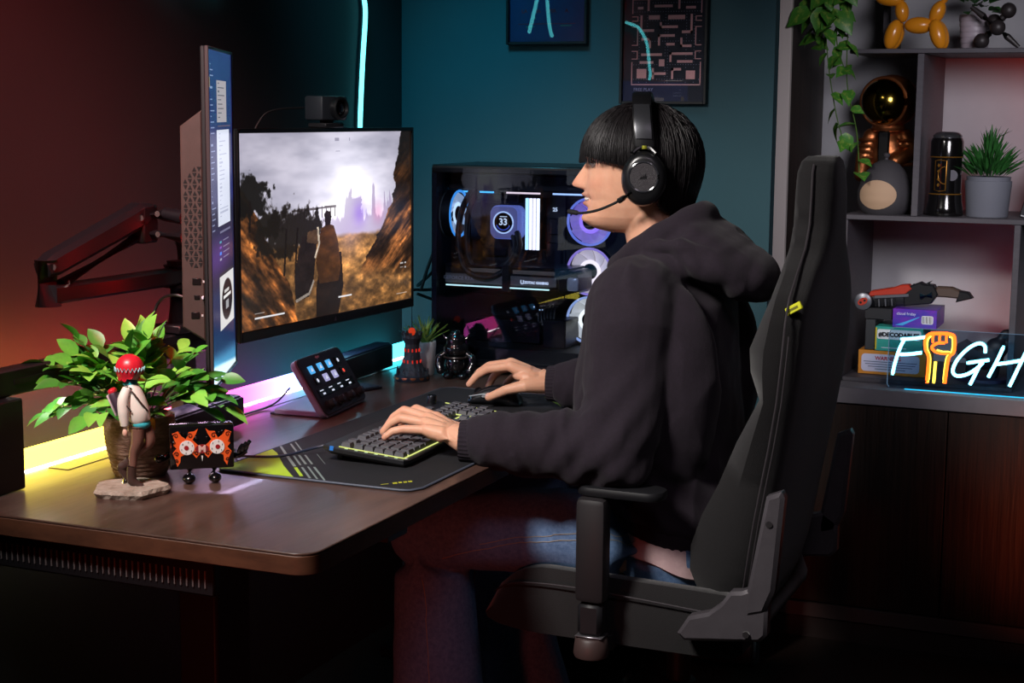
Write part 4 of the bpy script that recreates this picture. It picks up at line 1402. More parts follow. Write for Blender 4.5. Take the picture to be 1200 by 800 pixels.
for s in (-1, 1):
    obj('leg', MB().cyl((s * .021, 0, .010), (s * .021, 0, TZ + .002), .0095, .0105), M_gloss, ty)
    obj('foot', MB().ell((s * .022, -.006, .0085), (.0115, .0165, .0085)), M_gloss, ty)
obj('arm', MB().tube(bez([(-bw / 2 + .001, 0, TZ + .026), (-bw / 2 - .008, -.003, TZ + .019), (-bw / 2 - .016, -.008, TZ + .018)], 5), .0052, 10), M_gloss, ty)
obj('fist', MB().ell((-bw / 2 - .018, -.009, TZ + .019), (.0075, .0075, .008)), M_gloss, ty)
a2 = obj('arm', MB().tube(bez([(bw / 2 - .001, 0, TZ + .018), (bw / 2 + .010, -.003, TZ + .018), (bw / 2 + .021, -.006, TZ + .026)], 5), .0052, 10), M_gloss, ty)
for k in range(3):
    obj('finger', MB().tube(bez([(bw / 2 + .008 + k * .0065, -.009, TZ + .022 + k * .003), (bw / 2 + .011 + k * .0065, -.012, TZ + .032 + k * .003), (bw / 2 + .016 + k * .006, -.009, TZ + .037 + k * .003)], 4), .0036, 8), M_gloss, a2)

# ------------------------------------------------------------------ dark tower model
tw = thing('tower_model', 'dark miniature tower with red windows beside the small succulent', 'model', (0.238, 1.433, DZ + .0002))
M_tw = mat('tower_stone', '#30363d', .6, color2='#20252b', nscale=60, bump=.6, bscale=140)
obj('base', MB().lathe([(.0005, 0), (.042, 0), (.043, .003), (.042, .012), (.039, .014), (.0005, .014)], 36), mat('tower_base', '#232a33', .4), tw)
obj('plaque', MB().lathe([(.0432, .004), (.0436, .005), (.0436, .009), (.0432, .010)], 12, M=TR(rz=0)), mat('plaque_copper', '#a86b45', .35, metal=.8), tw)
obj('rock', MB().lathe([(.038, .013), (.033, .025), (.027, .034), (.022, .045), (.0195, .06), (.018, .075), (.0175, .088), (.021, .096), (.0245, .103), (.0245, .110), (.0215, .110), (.021, .105), (.0005, .105)], 14), M_tw, tw, smooth=False)
rng = random.Random(8)
for k in range(26):
    a = 2 * PI * k / 26 + rng.uniform(-.1, .1)
    rr = rng.uniform(.027, .038)
    h = rng.uniform(.010, .024)
    obj('crag', MB().lathe([(rng.uniform(.004, .007), 0), (.003, h * .6), (.0005, h)], 5, M=TR((rr * math.cos(a), rr * math.sin(a), .012), rx=rng.uniform(-12, 12), ry=rng.uniform(-12, 12))), M_tw, tw, smooth=False)
for k in range(10):
    a = 2 * PI * k / 10
    obj('battlement', MB().box(-.0035, .0035, -.002, .002, 0, .007, M=TR((.023 * math.cos(a), .023 * math.sin(a), .109), rz=math.degrees(a) + 90)), M_tw, tw)
M_tred = glow('tower_window', '#ff3a2c', 0.55)
for z, r in ((.046, .0223), (.073, .0188)):
    for k in range(12):
        a = 2 * PI * k / 12
        obj('window', MB().box(-.0016, .0016, -.0008, .0008, -.0038, .0038, M=TR((r * math.cos(a), r * math.sin(a), z), rz=math.degrees(a) + 90)), M_tred, tw, label='lit red window')
obj('gem', MB().ell((0, 0, .117), (.010, .010, .010), 6, 4), glow('tower_gem', '#ff4a22', 0.5), tw, smooth=False)
obj('spire', MB().cyl((0, 0, .123), (0, 0, .185), .0016, .0006, 6), M_tw, tw)

# ------------------------------------------------------------------ small succulent in a white pot
sc_ = thing('succulent', 'small spiky succulent in a white pot in front of the computer', 'plant', (0.224, 1.510, DZ + .0002))
obj('pot', MB().lathe([(.0005, 0), (.030, 0), (.033, .004), (.0375, .078), (.037, .084), (.033, .084), (.031, .072), (.0005, .07)], 32), mat('pot_white', '#cfd0d4', .4), sc_)
smesh = bpy.data.meshes.new('leaf')
vs, fs = [], []
for i in range(6):
    t = i / 5
    wd = .0055 * (1 - t) ** .7 * (0.6 + .8 * math.sin(PI * min(1, t * 1.2 + .1)))
    vs += [(-wd, t * .07, .0012 + t * t * -.008), (0, t * .07, -.001 + t * t * -.008), (wd, t * .07, .0012 + t * t * -.008)]
for i in range(5):
    a = i * 3
    fs += [(a, a + 1, a + 4, a + 3), (a + 1, a + 2, a + 5, a + 4)]
smesh.from_pydata(vs, [], fs)
smesh.shade_smooth()
M_sg = mat('succ_green', '#5e8a34', .45, color2='#8a9a4a', nscale=40)
M_sb = mat('succ_blue', '#3f7f7a', .45, color2='#6fa3a0', nscale=40)
rng = random.Random(2)
for k, (cx_, m_, cnt, scl) in enumerate((((.010), M_sg, 34, 1.0), ((-.016), M_sb, 22, .85))):
    me = smesh.copy()
    me.materials.append(m_)
    src = bpy.data.objects.new('leaf', me)
    for i in range(cnt):
        az = 2 * PI * i * .381966
        el = R(38 + 48 * (i / cnt))
        d = Vector((math.cos(az) * math.cos(el), math.sin(az) * math.cos(el), math.sin(el)))
        put_leaf(src, sc_, aim((cx_ * .92, cx_ * .39, .074), d, (0, 0, 1), scl * rng.uniform(.8, 1.1), rng.uniform(-.3, .3)))

# ------------------------------------------------------------------ glossy black horned toy
ht = thing('toy_figure', 'glossy black toy figure with horns beside the tower model', 'toy', (0.325, 1.497, DZ + .0002), 15)
M_vinyl = mat('vinyl_black', '#0d0e11', .16, coat=.7)
HS = TR(sc=1.0)
bm_ = MB()
bm_.ell((0, 0, .036), (.027, .024, .028))
bm_.ell((0, -.001, .072), (.031, .028, .022))
bm_.ell((0, -.002, .092), (.024, .024, .022))
obj('body', remesh(bm_, .0016, 6, 'body'), M_vinyl, ht)
obj('belt', MB().tube([(.0285 * math.cos(2 * PI * k / 32), .0255 * math.sin(2 * PI * k / 32), .053) for k in range(32)], .0028, 8, closed=True), mat('vinyl_brown', '#2a1f1d', .3), ht)
for s in (-1, 1):
    obj('arm', MB().tube(bez([(s * .024, 0, .062), (s * .038, -.003, .052), (s * .041, -.006, .036), (s * .036, -.010, .024)], 6), [.008] * 6 + [.0105] * 6 + [.011] * 7, 12), M_vinyl, ht)
    obj('paw', MB().ell((s * .036, -.011, .021), (.0105, .0105, .0095)), M_vinyl, ht)
    obj('leg', MB().cyl((s * .016, 0, .008), (s * .015, 0, .03), .0125, .012), M_vinyl, ht)
    obj('foot', MB().ell((s * .018, -.008, .0085), (.0135, .018, .0085)), M_vinyl, ht)
    obj('horn', MB().tube(bez([(s * .018, 0, .094), (s * .028, 0, .101), (s * .033, 0, .112)], 5), [.0055 - .005 * k / 10 for k in range(11)], 10), M_vinyl, ht)
obj('crest', MB().ell((0, -.004, .108), (.014, .016, .012)), M_vinyl, ht)
# ------------------------------------------------------------------ desktop computer with glass side
pc = thing('desktop_computer', 'black glass sided desktop computer with glowing fans', 'computer', (0.475, 1.70, DZ + .0002))
X0, X1, YA, YB, Z0, Z1 = 0.228, 0.742, 1.56, 1.835, DZ + .0202, 1.252
M_case = mat('case_black', '#0f1013', .35, spec=.5)
M_inner = mat('case_inner', '#0b0b0e', .5)
obj('top_panel', MB().box(X0, X1, YA, YB, Z1 - .02, Z1, .003), M_case, pc, world=True)
obj('bottom_panel', MB().box(X0, X1, YA, YB, Z0, Z0 + .02, .003), M_case, pc, world=True)
obj('rear_panel', MB().box(X0, X0 + .008, YA + .004, YB, Z0 + .02, Z1 - .02), mat('case_rear', '#1a2530', .45), pc, world=True)
obj('back_panel', MB().box(X0 + .008, X1, YB - .006, YB, Z0 + .02, Z1 - .02), M_inner, pc, world=True)
obj('front_panel', MB().box(X1 - .004, X1, YA + .004, YB - .006, Z0 + .02, Z1 - .02), mat('case_front', '#14151a', .2), pc, world=True)
obj('board_tray', MB().box(X0 + .008, X1 - .004, 1.735, 1.74, Z0 + .02, Z1 - .02), M_inner, pc, world=True)
obj('shelf_plate', MB().box(X0 + .008, X1 - .004, YA + .006, 1.735, Z0 + .02, Z0 + .05), M_inner, pc, world=True)
for (x, y) in ((X0 + .03, YA + .03), (X1 - .03, YA + .03), (X0 + .03, YB - .03), (X1 - .03, YB - .03)):
    obj('foot', MB().cyl((x, y, DZ + .0004), (x, y, Z0 + .001), .014, seg=16), M_blackplastic, pc, world=True)
obj('glass_panel', MB().box(X0 + .001, X1 - .001, YA - .0005, YA + .003, Z0 + .012, Z1 - .008), glass_pane('case_glass', '#c9d2e0', refl=.0, rough=.015), pc, world=True)
obj('corner_post', MB().box(X0 + .001, X0 + .012, YA + .0035, YA + .016, Z0 + .02, Z1 - .02), mat('case_post', '#17202b', .4), pc, world=True)
# motherboard
mbd = obj('motherboard', MB().box(0.262, 0.515, 1.728, 1.7345, 0.92, 1.185, .001), mat('pcb_black', '#14131a', .5, color2='#1d1a26', nscale=60), pc, world=True)
for (a, b, c, d, h) in ((.27, .30, 1.06, 1.16, .03), (.31, .40, 1.155, 1.178, .03), (.29, .44, .985, 1.005, .012), (.29, .44, .935, .95, .012), (.47, .51, 1.0, 1.06, .015), (.30, .36, 1.02, 1.04, .01), (.475, .505, 1.08, 1.12, .012)):
    obj('heatsink', MB().box(a, b, 1.728 - h, 1.7275, c, d, .002), mat('sink_dark', '#25222e', .35, metal=.6), mbd, world=True)
# memory sticks
ram_cols = ['#bfe6ff', '#fff0e6', '#ffe9f0', '#ffffff']
for k in range(4):
    x = .4285 + k * .0098
    st = obj('memory_stick', MB().box(x, x + .0062, 1.684, 1.7275, 1.043, 1.170, .0006), mat('ram_body', '#1a1a1f', .4), mbd, world=True)
    obj('light_bar', MB().box(x, x + .0062, 1.676, 1.6838, 1.043, 1.170, .0008), glow('ram_glow_%d' % k, ram_cols[k], 3.2), st, world=True)
obj('code_display', MB().box(.482, .495, 1.7245, 1.7278, 1.135, 1.147), mat('code_back', '#050507', .3), mbd, world=True)
M_white_glow = glow('white_glow', '#f4f6ff', 1.6)
def pc_text(txt, s, x, y, z, m, par=pc, **k):
    return lettering(txt, s, m, par, (Matrix.Translation(Vector((x, y, z)) - Vector(pc.location))) @ UPR, **k)
pc_text('25', .013, .4885, 1.7242, 1.141, M_white_glow, bold=.0004)
# top light lines of the radiator fans
for (a, b, c) in ((.243, .333, '#57c6ff'), (.368, .458, '#ffd9d2'), (.492, .585, '#bcd3ff')):
    obj('top_light_line', MB().box(a, b, 1.697, 1.701, 1.179, 1.183), glow('line_' + c[1:], c, 2.6), pc, world=True)
obj('radiator', MB().box(.24, .60, 1.63, 1.728, 1.19, 1.228, .002), mat('radiator_black', '#0c0c10', .5), pc, world=True)
# pump block with round screen
pump = obj('pump_block', MB().prism(rrect(-.0415, .0415, -.0415, .0415, .018), 0, .03, bev=.003, M=Matrix.Translation((.379, 1.7, 1.109)) @ UPR), mat('pump_shell', '#8f8aa5', .35, emit='#8f9dff', estr=.6), pc, world=True)
obj('pump_face', MB().prism(rrect(-.036, .036, -.0385, .0385, .017), 0.03, .034, bev=.001, M=Matrix.Translation((.3745, 1.7, 1.109)) @ UPR), mat('pump_front', '#4a4a62', .25, emit='#a9a6f0', estr=.42), pump, world=True)
obj('ring_light', MB().tube([(.3745 + .0262 * math.cos(2 * PI * k / 40), 1.6645, 1.109 + .0262 * math.sin(2 * PI * k / 40)) for k in range(40)], .0019, 6, closed=True), glow('pump_ring', '#cfe0ff', 1.8), pump, world=True)
obj('round_screen', MB().cyl((.3745, 1.6665, 1.109), (.3745, 1.6645, 1.109), .0242, seg=36), mat('pump_screen', '#04050a', .15), pump, world=True)
obj('screen_arc', MB().tube([(.3745 + .0185 * math.cos(R(200 + 6 * k)), 1.6636, 1.109 + .0185 * math.sin(R(200 + 6 * k))) for k in range(24)], .0018, 6), glow('pump_arc', '#4f63c8', 1.0), pump, world=True)
pc_text('33', .023, .3745, 1.6638, 1.110, M_white_glow, bold=.0006)
obj('screen_bar', MB().box(.3655, .3845, 1.6632, 1.6640, 1.1228, 1.1246), M_white_glow, pump, world=True)
# hoses
M_hose = mat('hose_black', '#141216', .55)
obj('hose', MB().tube(bez([(.40, 1.67, 1.075), (.418, 1.64, 1.05), (.40, 1.62, 1.01), (.36, 1.61, .99), (.312, 1.61, 1.01), (.298, 1.615, 1.07), (.298, 1.63, 1.14), (.305, 1.66, 1.185)], 8), .0075, 10), M_hose, pc, world=True)
obj('hose', MB().tube(bez([(.41, 1.67, 1.085), (.43, 1.635, 1.05), (.41, 1.60, 1.0), (.36, 1.59, .978), (.303, 1.59, 1.0), (.284, 1.595, 1.07), (.285, 1.615, 1.14), (.292, 1.655, 1.185)], 8), .0075, 10), M_hose, pc, world=True)
# graphics card
gp = obj('graphics_card', MB().box(.246, .575, 1.598, 1.727, .955, 1.003, .004), mat('gpu_shroud', '#2c2a2d', .4, metal=.5), pc, world=True)
obj('side_plate', MB().box(.25, .545, 1.594, 1.5978, .962, .985, .001), mat('gpu_plate', '#8d837c', .4, metal=.2), gp, world=True)
obj('back_plate', MB().box(.246, .575, 1.60, 1.727, 1.0035, 1.008, .001), mat('gpu_back', '#3a3340', .3, metal=.7), gp, world=True)
obj('light_line', MB().box(.253, .405, 1.5905, 1.5938, .9545, .9575), glow('gpu_line', '#dffff0', 2.4), gp, world=True)
obj('light_line', MB().box(.425, .527, 1.5905, 1.5938, .9545, .9575), glow('gpu_line', '#dffff0', 2.4), gp, world=True)
obj('support_block', MB().box(.405, .425, 1.586, 1.6, .945, 1.012, .002), M_inner, gp, world=True)
obj('end_bracket', MB().box(.548, .60, 1.585, 1.70, .948, 1.004, .008), mat('gpu_end', '#26252c', .4, metal=.5), gp, world=True)
obj('end_cap', MB().box(.578, .606, 1.578, 1.585, .958, .990, .006, seg=2), mat('gpu_cap', '#e0dada', .3, metal=.1), gp, world=True)
pc_text('GEFORCE RTX', .0125, .286, 1.5936, .974, mat('gpu_text', '#c9c4c4', .4), align='CENTER')
pc_text('U', .0135, .456, 1.5936, .971, M_white_glow, bold=.0006)
pc_text('ZOTAC GAMING', .0082, .493, 1.5936, .971, M_white_glow, bold=.0005)
for (a, b, c, d) in ((.30, .40, .99, 1.0), (.43, .54, .99, 1.0)):
    obj('vent_bar', MB().box(a, b, 1.5955, 1.598, c, d, .001), mat('gpu_vent', '#a08c78', .4, metal=.2), gp, world=True)
# fans
def fan(label, M, tint_rim, tint_core, srim, score):
    f = obj('fan', MB().lathe([(.0595, 0), (.0595, -.024), (.0555, -.024), (.0555, 0)], 40, M=M, cap=False), mat('fan_frame', '#15141a', .5), pc, world=True, label=label)
    obj('rim_light', MB().tube([M @ Vector((.0565 * math.cos(2 * PI * k / 48), .0565 * math.sin(2 * PI * k / 48), .0005)) for k in range(48)], .0032, 6, closed=True), glow('rim_' + tint_rim[1:], tint_rim, srim), f, world=True)
    core = glow('core_' + tint_core[1:], tint_core, score * 1.5)
    obj('core_light', MB().lathe([(.019, -.0025), (.029, -.0035)], 40, M=M, cap=False), core, f, world=True)
    m_bl = mat('blade_' + tint_core[1:], '#b9b6c4', .4, emit=tint_core, estr=score * .5, trans=0)
    for k in range(9):
        a0 = 2 * PI * k / 9
        vs = []
        for j in range(6):
            r = .0185 + (.0545 - .0185) * j / 5
            tw = .5 * j / 5
            for i in range(4):
                a = a0 + tw + (i / 3 - .5) * .74
                vs.append((r * math.cos(a), r * math.sin(a), -.004 - .012 * (i / 3)))
        fs = [(j * 4 + i, j * 4 + i + 1, j * 4 + i + 5, j * 4 + i + 4) for j in range(5) for i in range(3)]
        obj('blade', MB().add(vs, fs, M), m_bl, f, world=True)
    obj('hub', MB().lathe([(.0195, -.016), (.0195, -.002), (.018, 0), (.0005, 0)], 28, M=M), mat('hub_black', '#08080b', .35), f, world=True)
    obj('back_disc', MB().lathe([(.0005, -.022), (.055, -.022)], 32, M=M, cap=False), mat('fan_back_' + tint_core[1:], '#55525e', .6, emit=tint_core, estr=score * .45), f, world=True)
FM = lambda x, y, z: Matrix.Translation((x, y, z)) @ Matrix(((1, 0, 0, 0), (0, 0, -1, 0), (0, 1, 0, 0), (0, 0, 0, 1)))
fan('purple lit case fan, topmost', FM(.589, 1.70, 1.116), '#8f9dff', '#b98cff', 1.3, 1.3)
fan('white and pink lit case fan', FM(.590, 1.70, .994), '#c9a6ff', '#ffe3d8', 1.2, 2.0)
fan('white lit case fan, lowest', FM(.591, 1.70, .874), '#c4d4ff', '#fff4dc', 1.3, 2.0)
fan('blue white rear fan', Matrix.Translation((.262, 1.648, 1.128)) @ Matrix(((0, 0, 1, 0), (1, 0, 0, 0), (0, 1, 0, 0), (0, 0, 0, 1))), '#4fb0ff', '#dff1ff', 1.6, 1.6)
# lower chamber: drive cage and looms
obj('drive_cage', MB().box(.50, .56, 1.62, 1.73, Z0 + .05, .88, .003), mat('cage_black', '#121318', .4), pc, world=True)
obj('psu_shroud', MB().box(.30, .48, 1.66, 1.73, Z0 + .05, .87, .004), mat('shroud_black', '#0d0e12', .3), pc, world=True)
for k in range(6):
    x = .47 + k * .008
    obj('power_lead', MB().tube(bez([(x, 1.70, .905), (x + .005, 1.66, .90), (x + .012, 1.64, .87), (x + .02, 1.66, .83), (x + .03, 1.70, .81)], 5), .0028, 6), M_hose, pc, world=True)
for k, (x, z) in enumerate(((.463, .905), (.478, .898), (.485, .898))):
    obj('status_light', MB().ell((x, 1.655, z), .0018, 8, 6), glow('status_white', '#cfe6ff', 2.0), pc, world=True)
# cables behind the case
cl = thing('cable_bundle', 'black cables hanging between the game monitor and the computer', 'cables', (0.19, 1.70, .85))
for k, pts in enumerate(([(.22, 1.72, 1.10), (.19, 1.70, 1.07), (.165, 1.68, 1.00), (.15, 1.66, .93)], [(.22, 1.72, 1.03), (.18, 1.69, .99), (.16, 1.70, .97), (.14, 1.66, .94)],
                         [(.22, 1.73, .98), (.19, 1.71, .955), (.165, 1.70, .93), (.13, 1.66, .93)], [(.22, 1.71, .92), (.20, 1.70, .97), (.19, 1.70, 1.03), (.225, 1.74, 1.08)], [(.22, 1.72, .90), (.18, 1.70, .90), (.14, 1.66, .92)])):
    obj('cable', MB().tube(bez(pts, 6), .0042, 6), MATS['cable_black'], cl, world=True)
# ------------------------------------------------------------------ neon FIGHT sign
sg = thing('neon_sign', 'clear acrylic neon sign with glowing cyan letters and orange fist', 'neon sign', (1.5, 2.15, 0.6835))
obj('acrylic_panel', MB().prism([(1.246, .684), (1.75, .684), (1.75, .842), (1.262, .842), (1.25, .836), (1.246, .822)], 2.152, 2.158, 'xz'), glass_pane('acrylic_blue', '#dcebf5', refl=.0, dark=.03), sg, world=True)
obj('lit_edge', MB().tube([(1.75, 2.155, .8425), (1.262, 2.155, .8425), (1.2505, 2.155, .838), (1.2455, 2.155, .825), (1.2455, 2.155, .695), (1.2505, 2.155, .687)], .0011, 6), glow('acrylic_edge', '#8fb4d8', .35), sg, world=True)
obj('bottom_glow_edge', MB().box(1.29, 1.75, 2.1515, 2.1585, .6836, .6846), glow('acrylic_edge_cyan', '#29c8ff', 1.6), sg, world=True)
M_lc = glow('neon_letter', '#7be9ff', 5.5)
M_lo = glow('neon_orange', '#ff5a16', 4.0)
M_ly = glow('neon_yellow', '#ffd84a', 3.0)
def sp(px, py):
    return (1.405 + (px - 1115) * .00208, 2.147, .761 - (py - 425) * .0022 + (px - 1115) * .00011)
def stroke(name, pts, m, r=.0042, n=6, parent=None, smooth=True):
    P = [sp(*p) for p in pts]
    return obj(name, MB().tube(bez(P, n) if smooth else P, r, 8), m, parent or sg, world=True)
F = stroke('letter_f', [(1045, 440), (1047, 428), (1052, 410), (1058, 397)], M_lc)
stroke('bar', [(1053, 398), (1065, 397.5), (1082, 395.5)], M_lc, parent=F)
stroke('bar', [(1052, 416), (1065, 415.5), (1079, 413.5)], M_lc, parent=F)
G = stroke('letter_g', [(1154, 413), (1153, 405), (1146, 402), (1134, 408), (1122, 421), (1117, 434), (1122, 440), (1134, 438), (1145, 431), (1152, 424)], M_lc)
stroke('bar', [(1133, 425), (1145, 423), (1159, 421)], M_lc, parent=G)
stroke('bar', [(1150, 424), (1144, 437), (1138, 450)], M_lc, parent=G)
Hh = stroke('letter_h', [(1175, 405), (1168, 422), (1159, 441)], M_lc)
stroke('bar', [(1204, 404), (1195, 425), (1184, 451)], M_lc, parent=Hh)
stroke('bar', [(1166, 426), (1180, 424), (1196, 421)], M_lc, parent=Hh)
T = stroke('letter_t', [(1232, 405), (1222, 428), (1212, 454)], M_lc)
stroke('bar', [(1212, 408), (1232, 405), (1250, 402)], M_lc, parent=T)
fist = stroke('fist_outline', [(1087, 449), (1088, 420), (1084, 410), (1083, 398), (1088, 392), (1096, 391), (1104, 391), (1112, 392), (1117, 396), (1117, 412), (1111, 420), (1108, 449)], M_lo, r=.0046)
stroke('inner_line', [(1088.5, 448), (1089.5, 421), (1085.5, 409), (1085.5, 399), (1089, 394)], M_ly, .0028, parent=fist)
stroke('inner_line', [(1106.5, 448), (1109, 420), (1115, 411), (1115, 397), (1111, 394.5)], M_ly, .0028, parent=fist)
stroke('inner_line', [(1095, 449), (1095.5, 436), (1096, 424)], M_ly, .0038, parent=fist)
for x in (1092, 1100, 1108):
    stroke('finger_line', [(x, 393), (x - .5, 397), (x, 402)], M_lo, .003, parent=fist)
stroke('thumb_line', [(1114, 414), (1104, 414), (1095, 412), (1091, 407), (1097, 402.5), (1106, 402)], M_lo, .0038, parent=fist)
stroke('thumb_line', [(1112, 412), (1104, 412), (1097, 410)], M_ly, .002, parent=fist)

# ------------------------------------------------------------------ boxes, blaster
def carton(name, label, x0, x1, y0, y1, z0, z1, m, rz=0):
    t = thing(name, label, 'box', ((x0 + x1) / 2, y0, z0), rz, group='boxes on the lower shelf')
    w_, d_, h_ = (x1 - x0), y1 - y0, z1 - z0
    obj('carton', MB().box(-w_ / 2, w_ / 2, 0, d_, 0.0003, h_, .001), m, t)
    return t, w_, h_
def plate(t, name, x0, x1, z0, z1, m, y=-.0004):
    return obj(name, MB().prism(rrect(x0, x1, z0, z1, min(x1 - x0, z1 - z0) * .2, 4), y, y + .0006, 'xz'), m, t)
zb = .6955
b1, w_, h_ = carton('game_box', 'orange box with a white warning panel at the bottom of the stack', 1.145, 1.322, 2.285, 2.42, zb, .760, mat('box_orange', '#c9822a', .5))
plate(b1, 'white_panel', -.08, .072, .008, .055, mat('panel_pale', '#c4c4dc', .5))
lettering('WARNING', .014, mat('ink_warn', '#b0303a', .6), b1, Matrix.Translation((-.01, -.0012, .044)) @ UPR, bold=.0004)
for i in range(4):
    hw = (.07, .066, .058, .04)[i]
    obj('text_line', MB().box(-.004 - hw, -.004 + hw, -.0009, -.0002, .0335 - i * .0065, .0355 - i * .0065), mat('ink_grey', '#57607a', .6), b1)
b2, w_, h_ = carton('book', 'teal and white book under the blue box in the stack', 1.188, 1.312, 2.282, 2.42, .7605, .826, mat('box_teal', '#2f9a8c', .5))
plate(b2, 'white_oval', -.057, .057, .032, .058, mat('panel_white', '#d9dde2', .5))
lettering('#DECODABLES', .0155, mat('ink_dark', '#14181f', .6), b2, Matrix.Translation((0, -.0012, .044)) @ UPR, bold=.0009)
plate(b2, 'line', -.045, .02, .008, .010, mat('panel_white', '#d9dde2', .5))
plate(b2, 'yellow_edge', -.0618, -.058, .004, .062, mat('box_yellow', '#c9b02a', .5))
b2b, _, _ = carton('book', 'dark grey book leaning behind the teal book in the stack', 1.160, 1.1855, 2.29, 2.42, .7605, .842, mat('book_dark', '#2b2d31', .6))
b2c, _, _ = carton('book', 'black book under the blaster beside the blue box', 1.156, 1.228, 2.295, 2.42, .8425, .872, mat('book_black', '#17181d', .6))
b3, w_, h_ = carton('game_box', 'blue and purple box with a white barcode on top of the teal book', 1.232, 1.346, 2.278, 2.42, .8263, .876, mat('box_blue', '#2a3aa8', .35, color2='#7a2fb0', nscale=14, stretch=(1, 1, 3)))
plate(b3, 'barcode_patch', .018, .048, .012, .034, mat('panel_white', '#d9dde2', .5))
for i in range(9):
    obj('barcode_bar', MB().box(.0205 + i * .003, .0218 + i * .003 - (i % 3) * .0004, -.0012, -.0006, .014, .032), mat('ink_dark', '#14181f', .6), b3)
lettering('cloud friday', .0105, mat('ink_white', '#d7dcf2', .6), b3, Matrix.Translation((-.022, -.0008, .037)) @ UPR)
obj('beam_print', MB().prism([(-.05, .006), (.01, .03), (.014, .03), (-.03, .006)], -.0008, -.0002, 'xz'), mat('beam_cyan', '#4aa9e8', .4), b3)
bl = thing('toy_blaster', 'black and red toy blaster resting on the box stack', 'toy', (1.28, 2.33, .8785))
M_bl = mat('blaster_black', '#17181c', .35)
M_blg = mat('blaster_grey', '#6b6d74', .35, metal=.5)
M_blr = mat('blaster_red', '#a8301e', .4)
BT = TR((0, 0, .0), ry=-6)
obj('barrel', MB().box(-.14, -.02, -.018, .03, .004, .042, .008, seg=2, M=BT), M_bl, bl)
obj('muzzle', MB().lathe([(.0005, 0), (.021, 0), (.023, .003), (.023, .016), (.02, .018)], 20, M=BT @ TR((-.128, -.024, .024), rx=90, ry=-25)), M_blg, bl)
mz_ = obj('muzzle_inset', MB().prism([(.014 * math.cos(a), .009 * math.sin(a)) for a in [2 * PI * k / 20 for k in range(20)]], .0175, .0195, M=BT @ TR((-.128, -.024, .024), rx=90, ry=-25)), M_blr, bl)
for s in (-.006, .006):
    obj('bore', MB().cyl((s, 0, .0195), (s, 0, .0205), .0032, seg=10, M=BT @ TR((-.128, -.024, .024), rx=90, ry=-25)), M_bl, mz_)
obj('red_slide', MB().prism([(-.118, .034), (-.02, .034), (.0, .048), (-.01, .06), (-.03, .06), (-.05, .054), (-.11, .048)], -.022, .018, 'xz', bev=.003, M=BT), M_blr, bl, label='red top slide')
obj('grey_rail', MB().box(-.10, -.01, -.0235, -.0215, .028, .036, .001, M=BT), M_blg, bl)
for k in range(7):
    obj('rib', MB().box(-.10 + k * .0085, -.096 + k * .0085, -.021, -.0175, .005, .026, .001, M=BT @ TR(ry=0)), M_blg if k % 2 else M_bl, bl)
obj('receiver', MB().prism([(-.025, .004), (.045, .006), (.065, .03), (.055, .055), (.03, .058), (.02, .064), (.0, .058), (-.025, .05)], -.02, .022, 'xz', bev=.003, M=BT), M_bl, bl)
obj('sight', MB().prism([(.0, .06), (.03, .058), (.05, .066), (.042, .058), (.035, .052), (.0, .052)], -.006, .008, 'xz', bev=.001, M=BT), M_bl, bl)
obj('grip', MB().prism([(.05, .024), (.062, .05), (.10, .046), (.128, .032), (.122, .014), (.085, .020)], -.015, .017, 'xz', bev=.004, M=BT), mat('grip_brown', '#4a3b33', .5), bl, label='brown grip')
obj('grip_cap', MB().prism([(.108, .006), (.118, .036), (.142, .030), (.152, .014), (.130, .010)], -.016, .018, 'xz', bev=.003, M=BT), M_bl, bl)
obj('cell', MB().cyl((.02, -.022, .028), (.05, -.022, .03), .009, seg=14, M=BT), mat('cell_teal', '#2a4a5c', .3, metal=.5), bl)
# dark beast model behind the sign
dg_ = thing('beast_model', 'dark winged beast model standing behind the neon sign', 'model', (1.465, 2.33, .6955), 0)
bmx = MB()
bmx.ell((0, 0, .06), (.05, .03, .035)).ell((.03, 0, .085), (.03, .024, .028)).tube(bez([(.03, 0, .09), (.05, 0, .125), (.062, 0, .11), (.07, 0, .085)], 5), .012, 10)
for (x, y) in ((-.03, -.02), (-.03, .02), (.03, -.02), (.03, .02)):
    bmx.capsule((x, y, .05), (x - .005, y, .010), .013, .011)
obj('body', remesh(bmx, .004, 3, 'body'), mat('beast_dark', '#1c1a22', .5), dg_)
obj('base', MB().lathe([(.0005, 0), (.075, 0), (.072, .008), (.0005, .009)], 24), mat('beast_base', '#3a2a44', .6), dg_)
for s in (-1, 1):
    obj('wing', MB().prism([(0, .07), (-.05, .10), (-.075, .085), (-.06, .06), (-.03, .055)], s * .028, s * .032, 'xz'), mat('beast_wing', '#26202c', .6), dg_)

# ------------------------------------------------------------------ middle shelf ornaments
MZ = 1.1233
eg = thing('egg_ornament', 'charcoal egg shaped ornament with tan front on the middle shelf', 'ornament', (1.196, 2.295, MZ))
obj('body', MB().lathe([(.0005, 0), (.052, 0), (.064, .012), (.071, .035), (.071, .06), (.063, .088), (.05, .112), (.034, .13), (.016, .14), (.0005, .142)], 36), mat('ornament_grey', '#3c3a3e', .7, bump=.15, bscale=200), eg)
pt = MB()
rings = []
for j in range(8):
    ring = []
    for k in range(28):
        a = 2 * PI * k / 28
        u_, v_ = (j + .0001) / 7 * math.cos(a), (j + .0001) / 7 * math.sin(a)
        th_, z_ = R(-90 - 10) + u_ * .76, .052 + v_ * .038
        rr = interp(z_, [0, .012, .035, .06, .088, .112], [.052, .064, .071, .071, .063, .05]) + .0012
        ring.append((rr * math.cos(th_), rr * math.sin(th_), z_))
    rings.append(ring)
obj('tan_patch', pt.loft(rings), mat('ornament_tan', '#b39579', .7), eg, label='tan oval front')
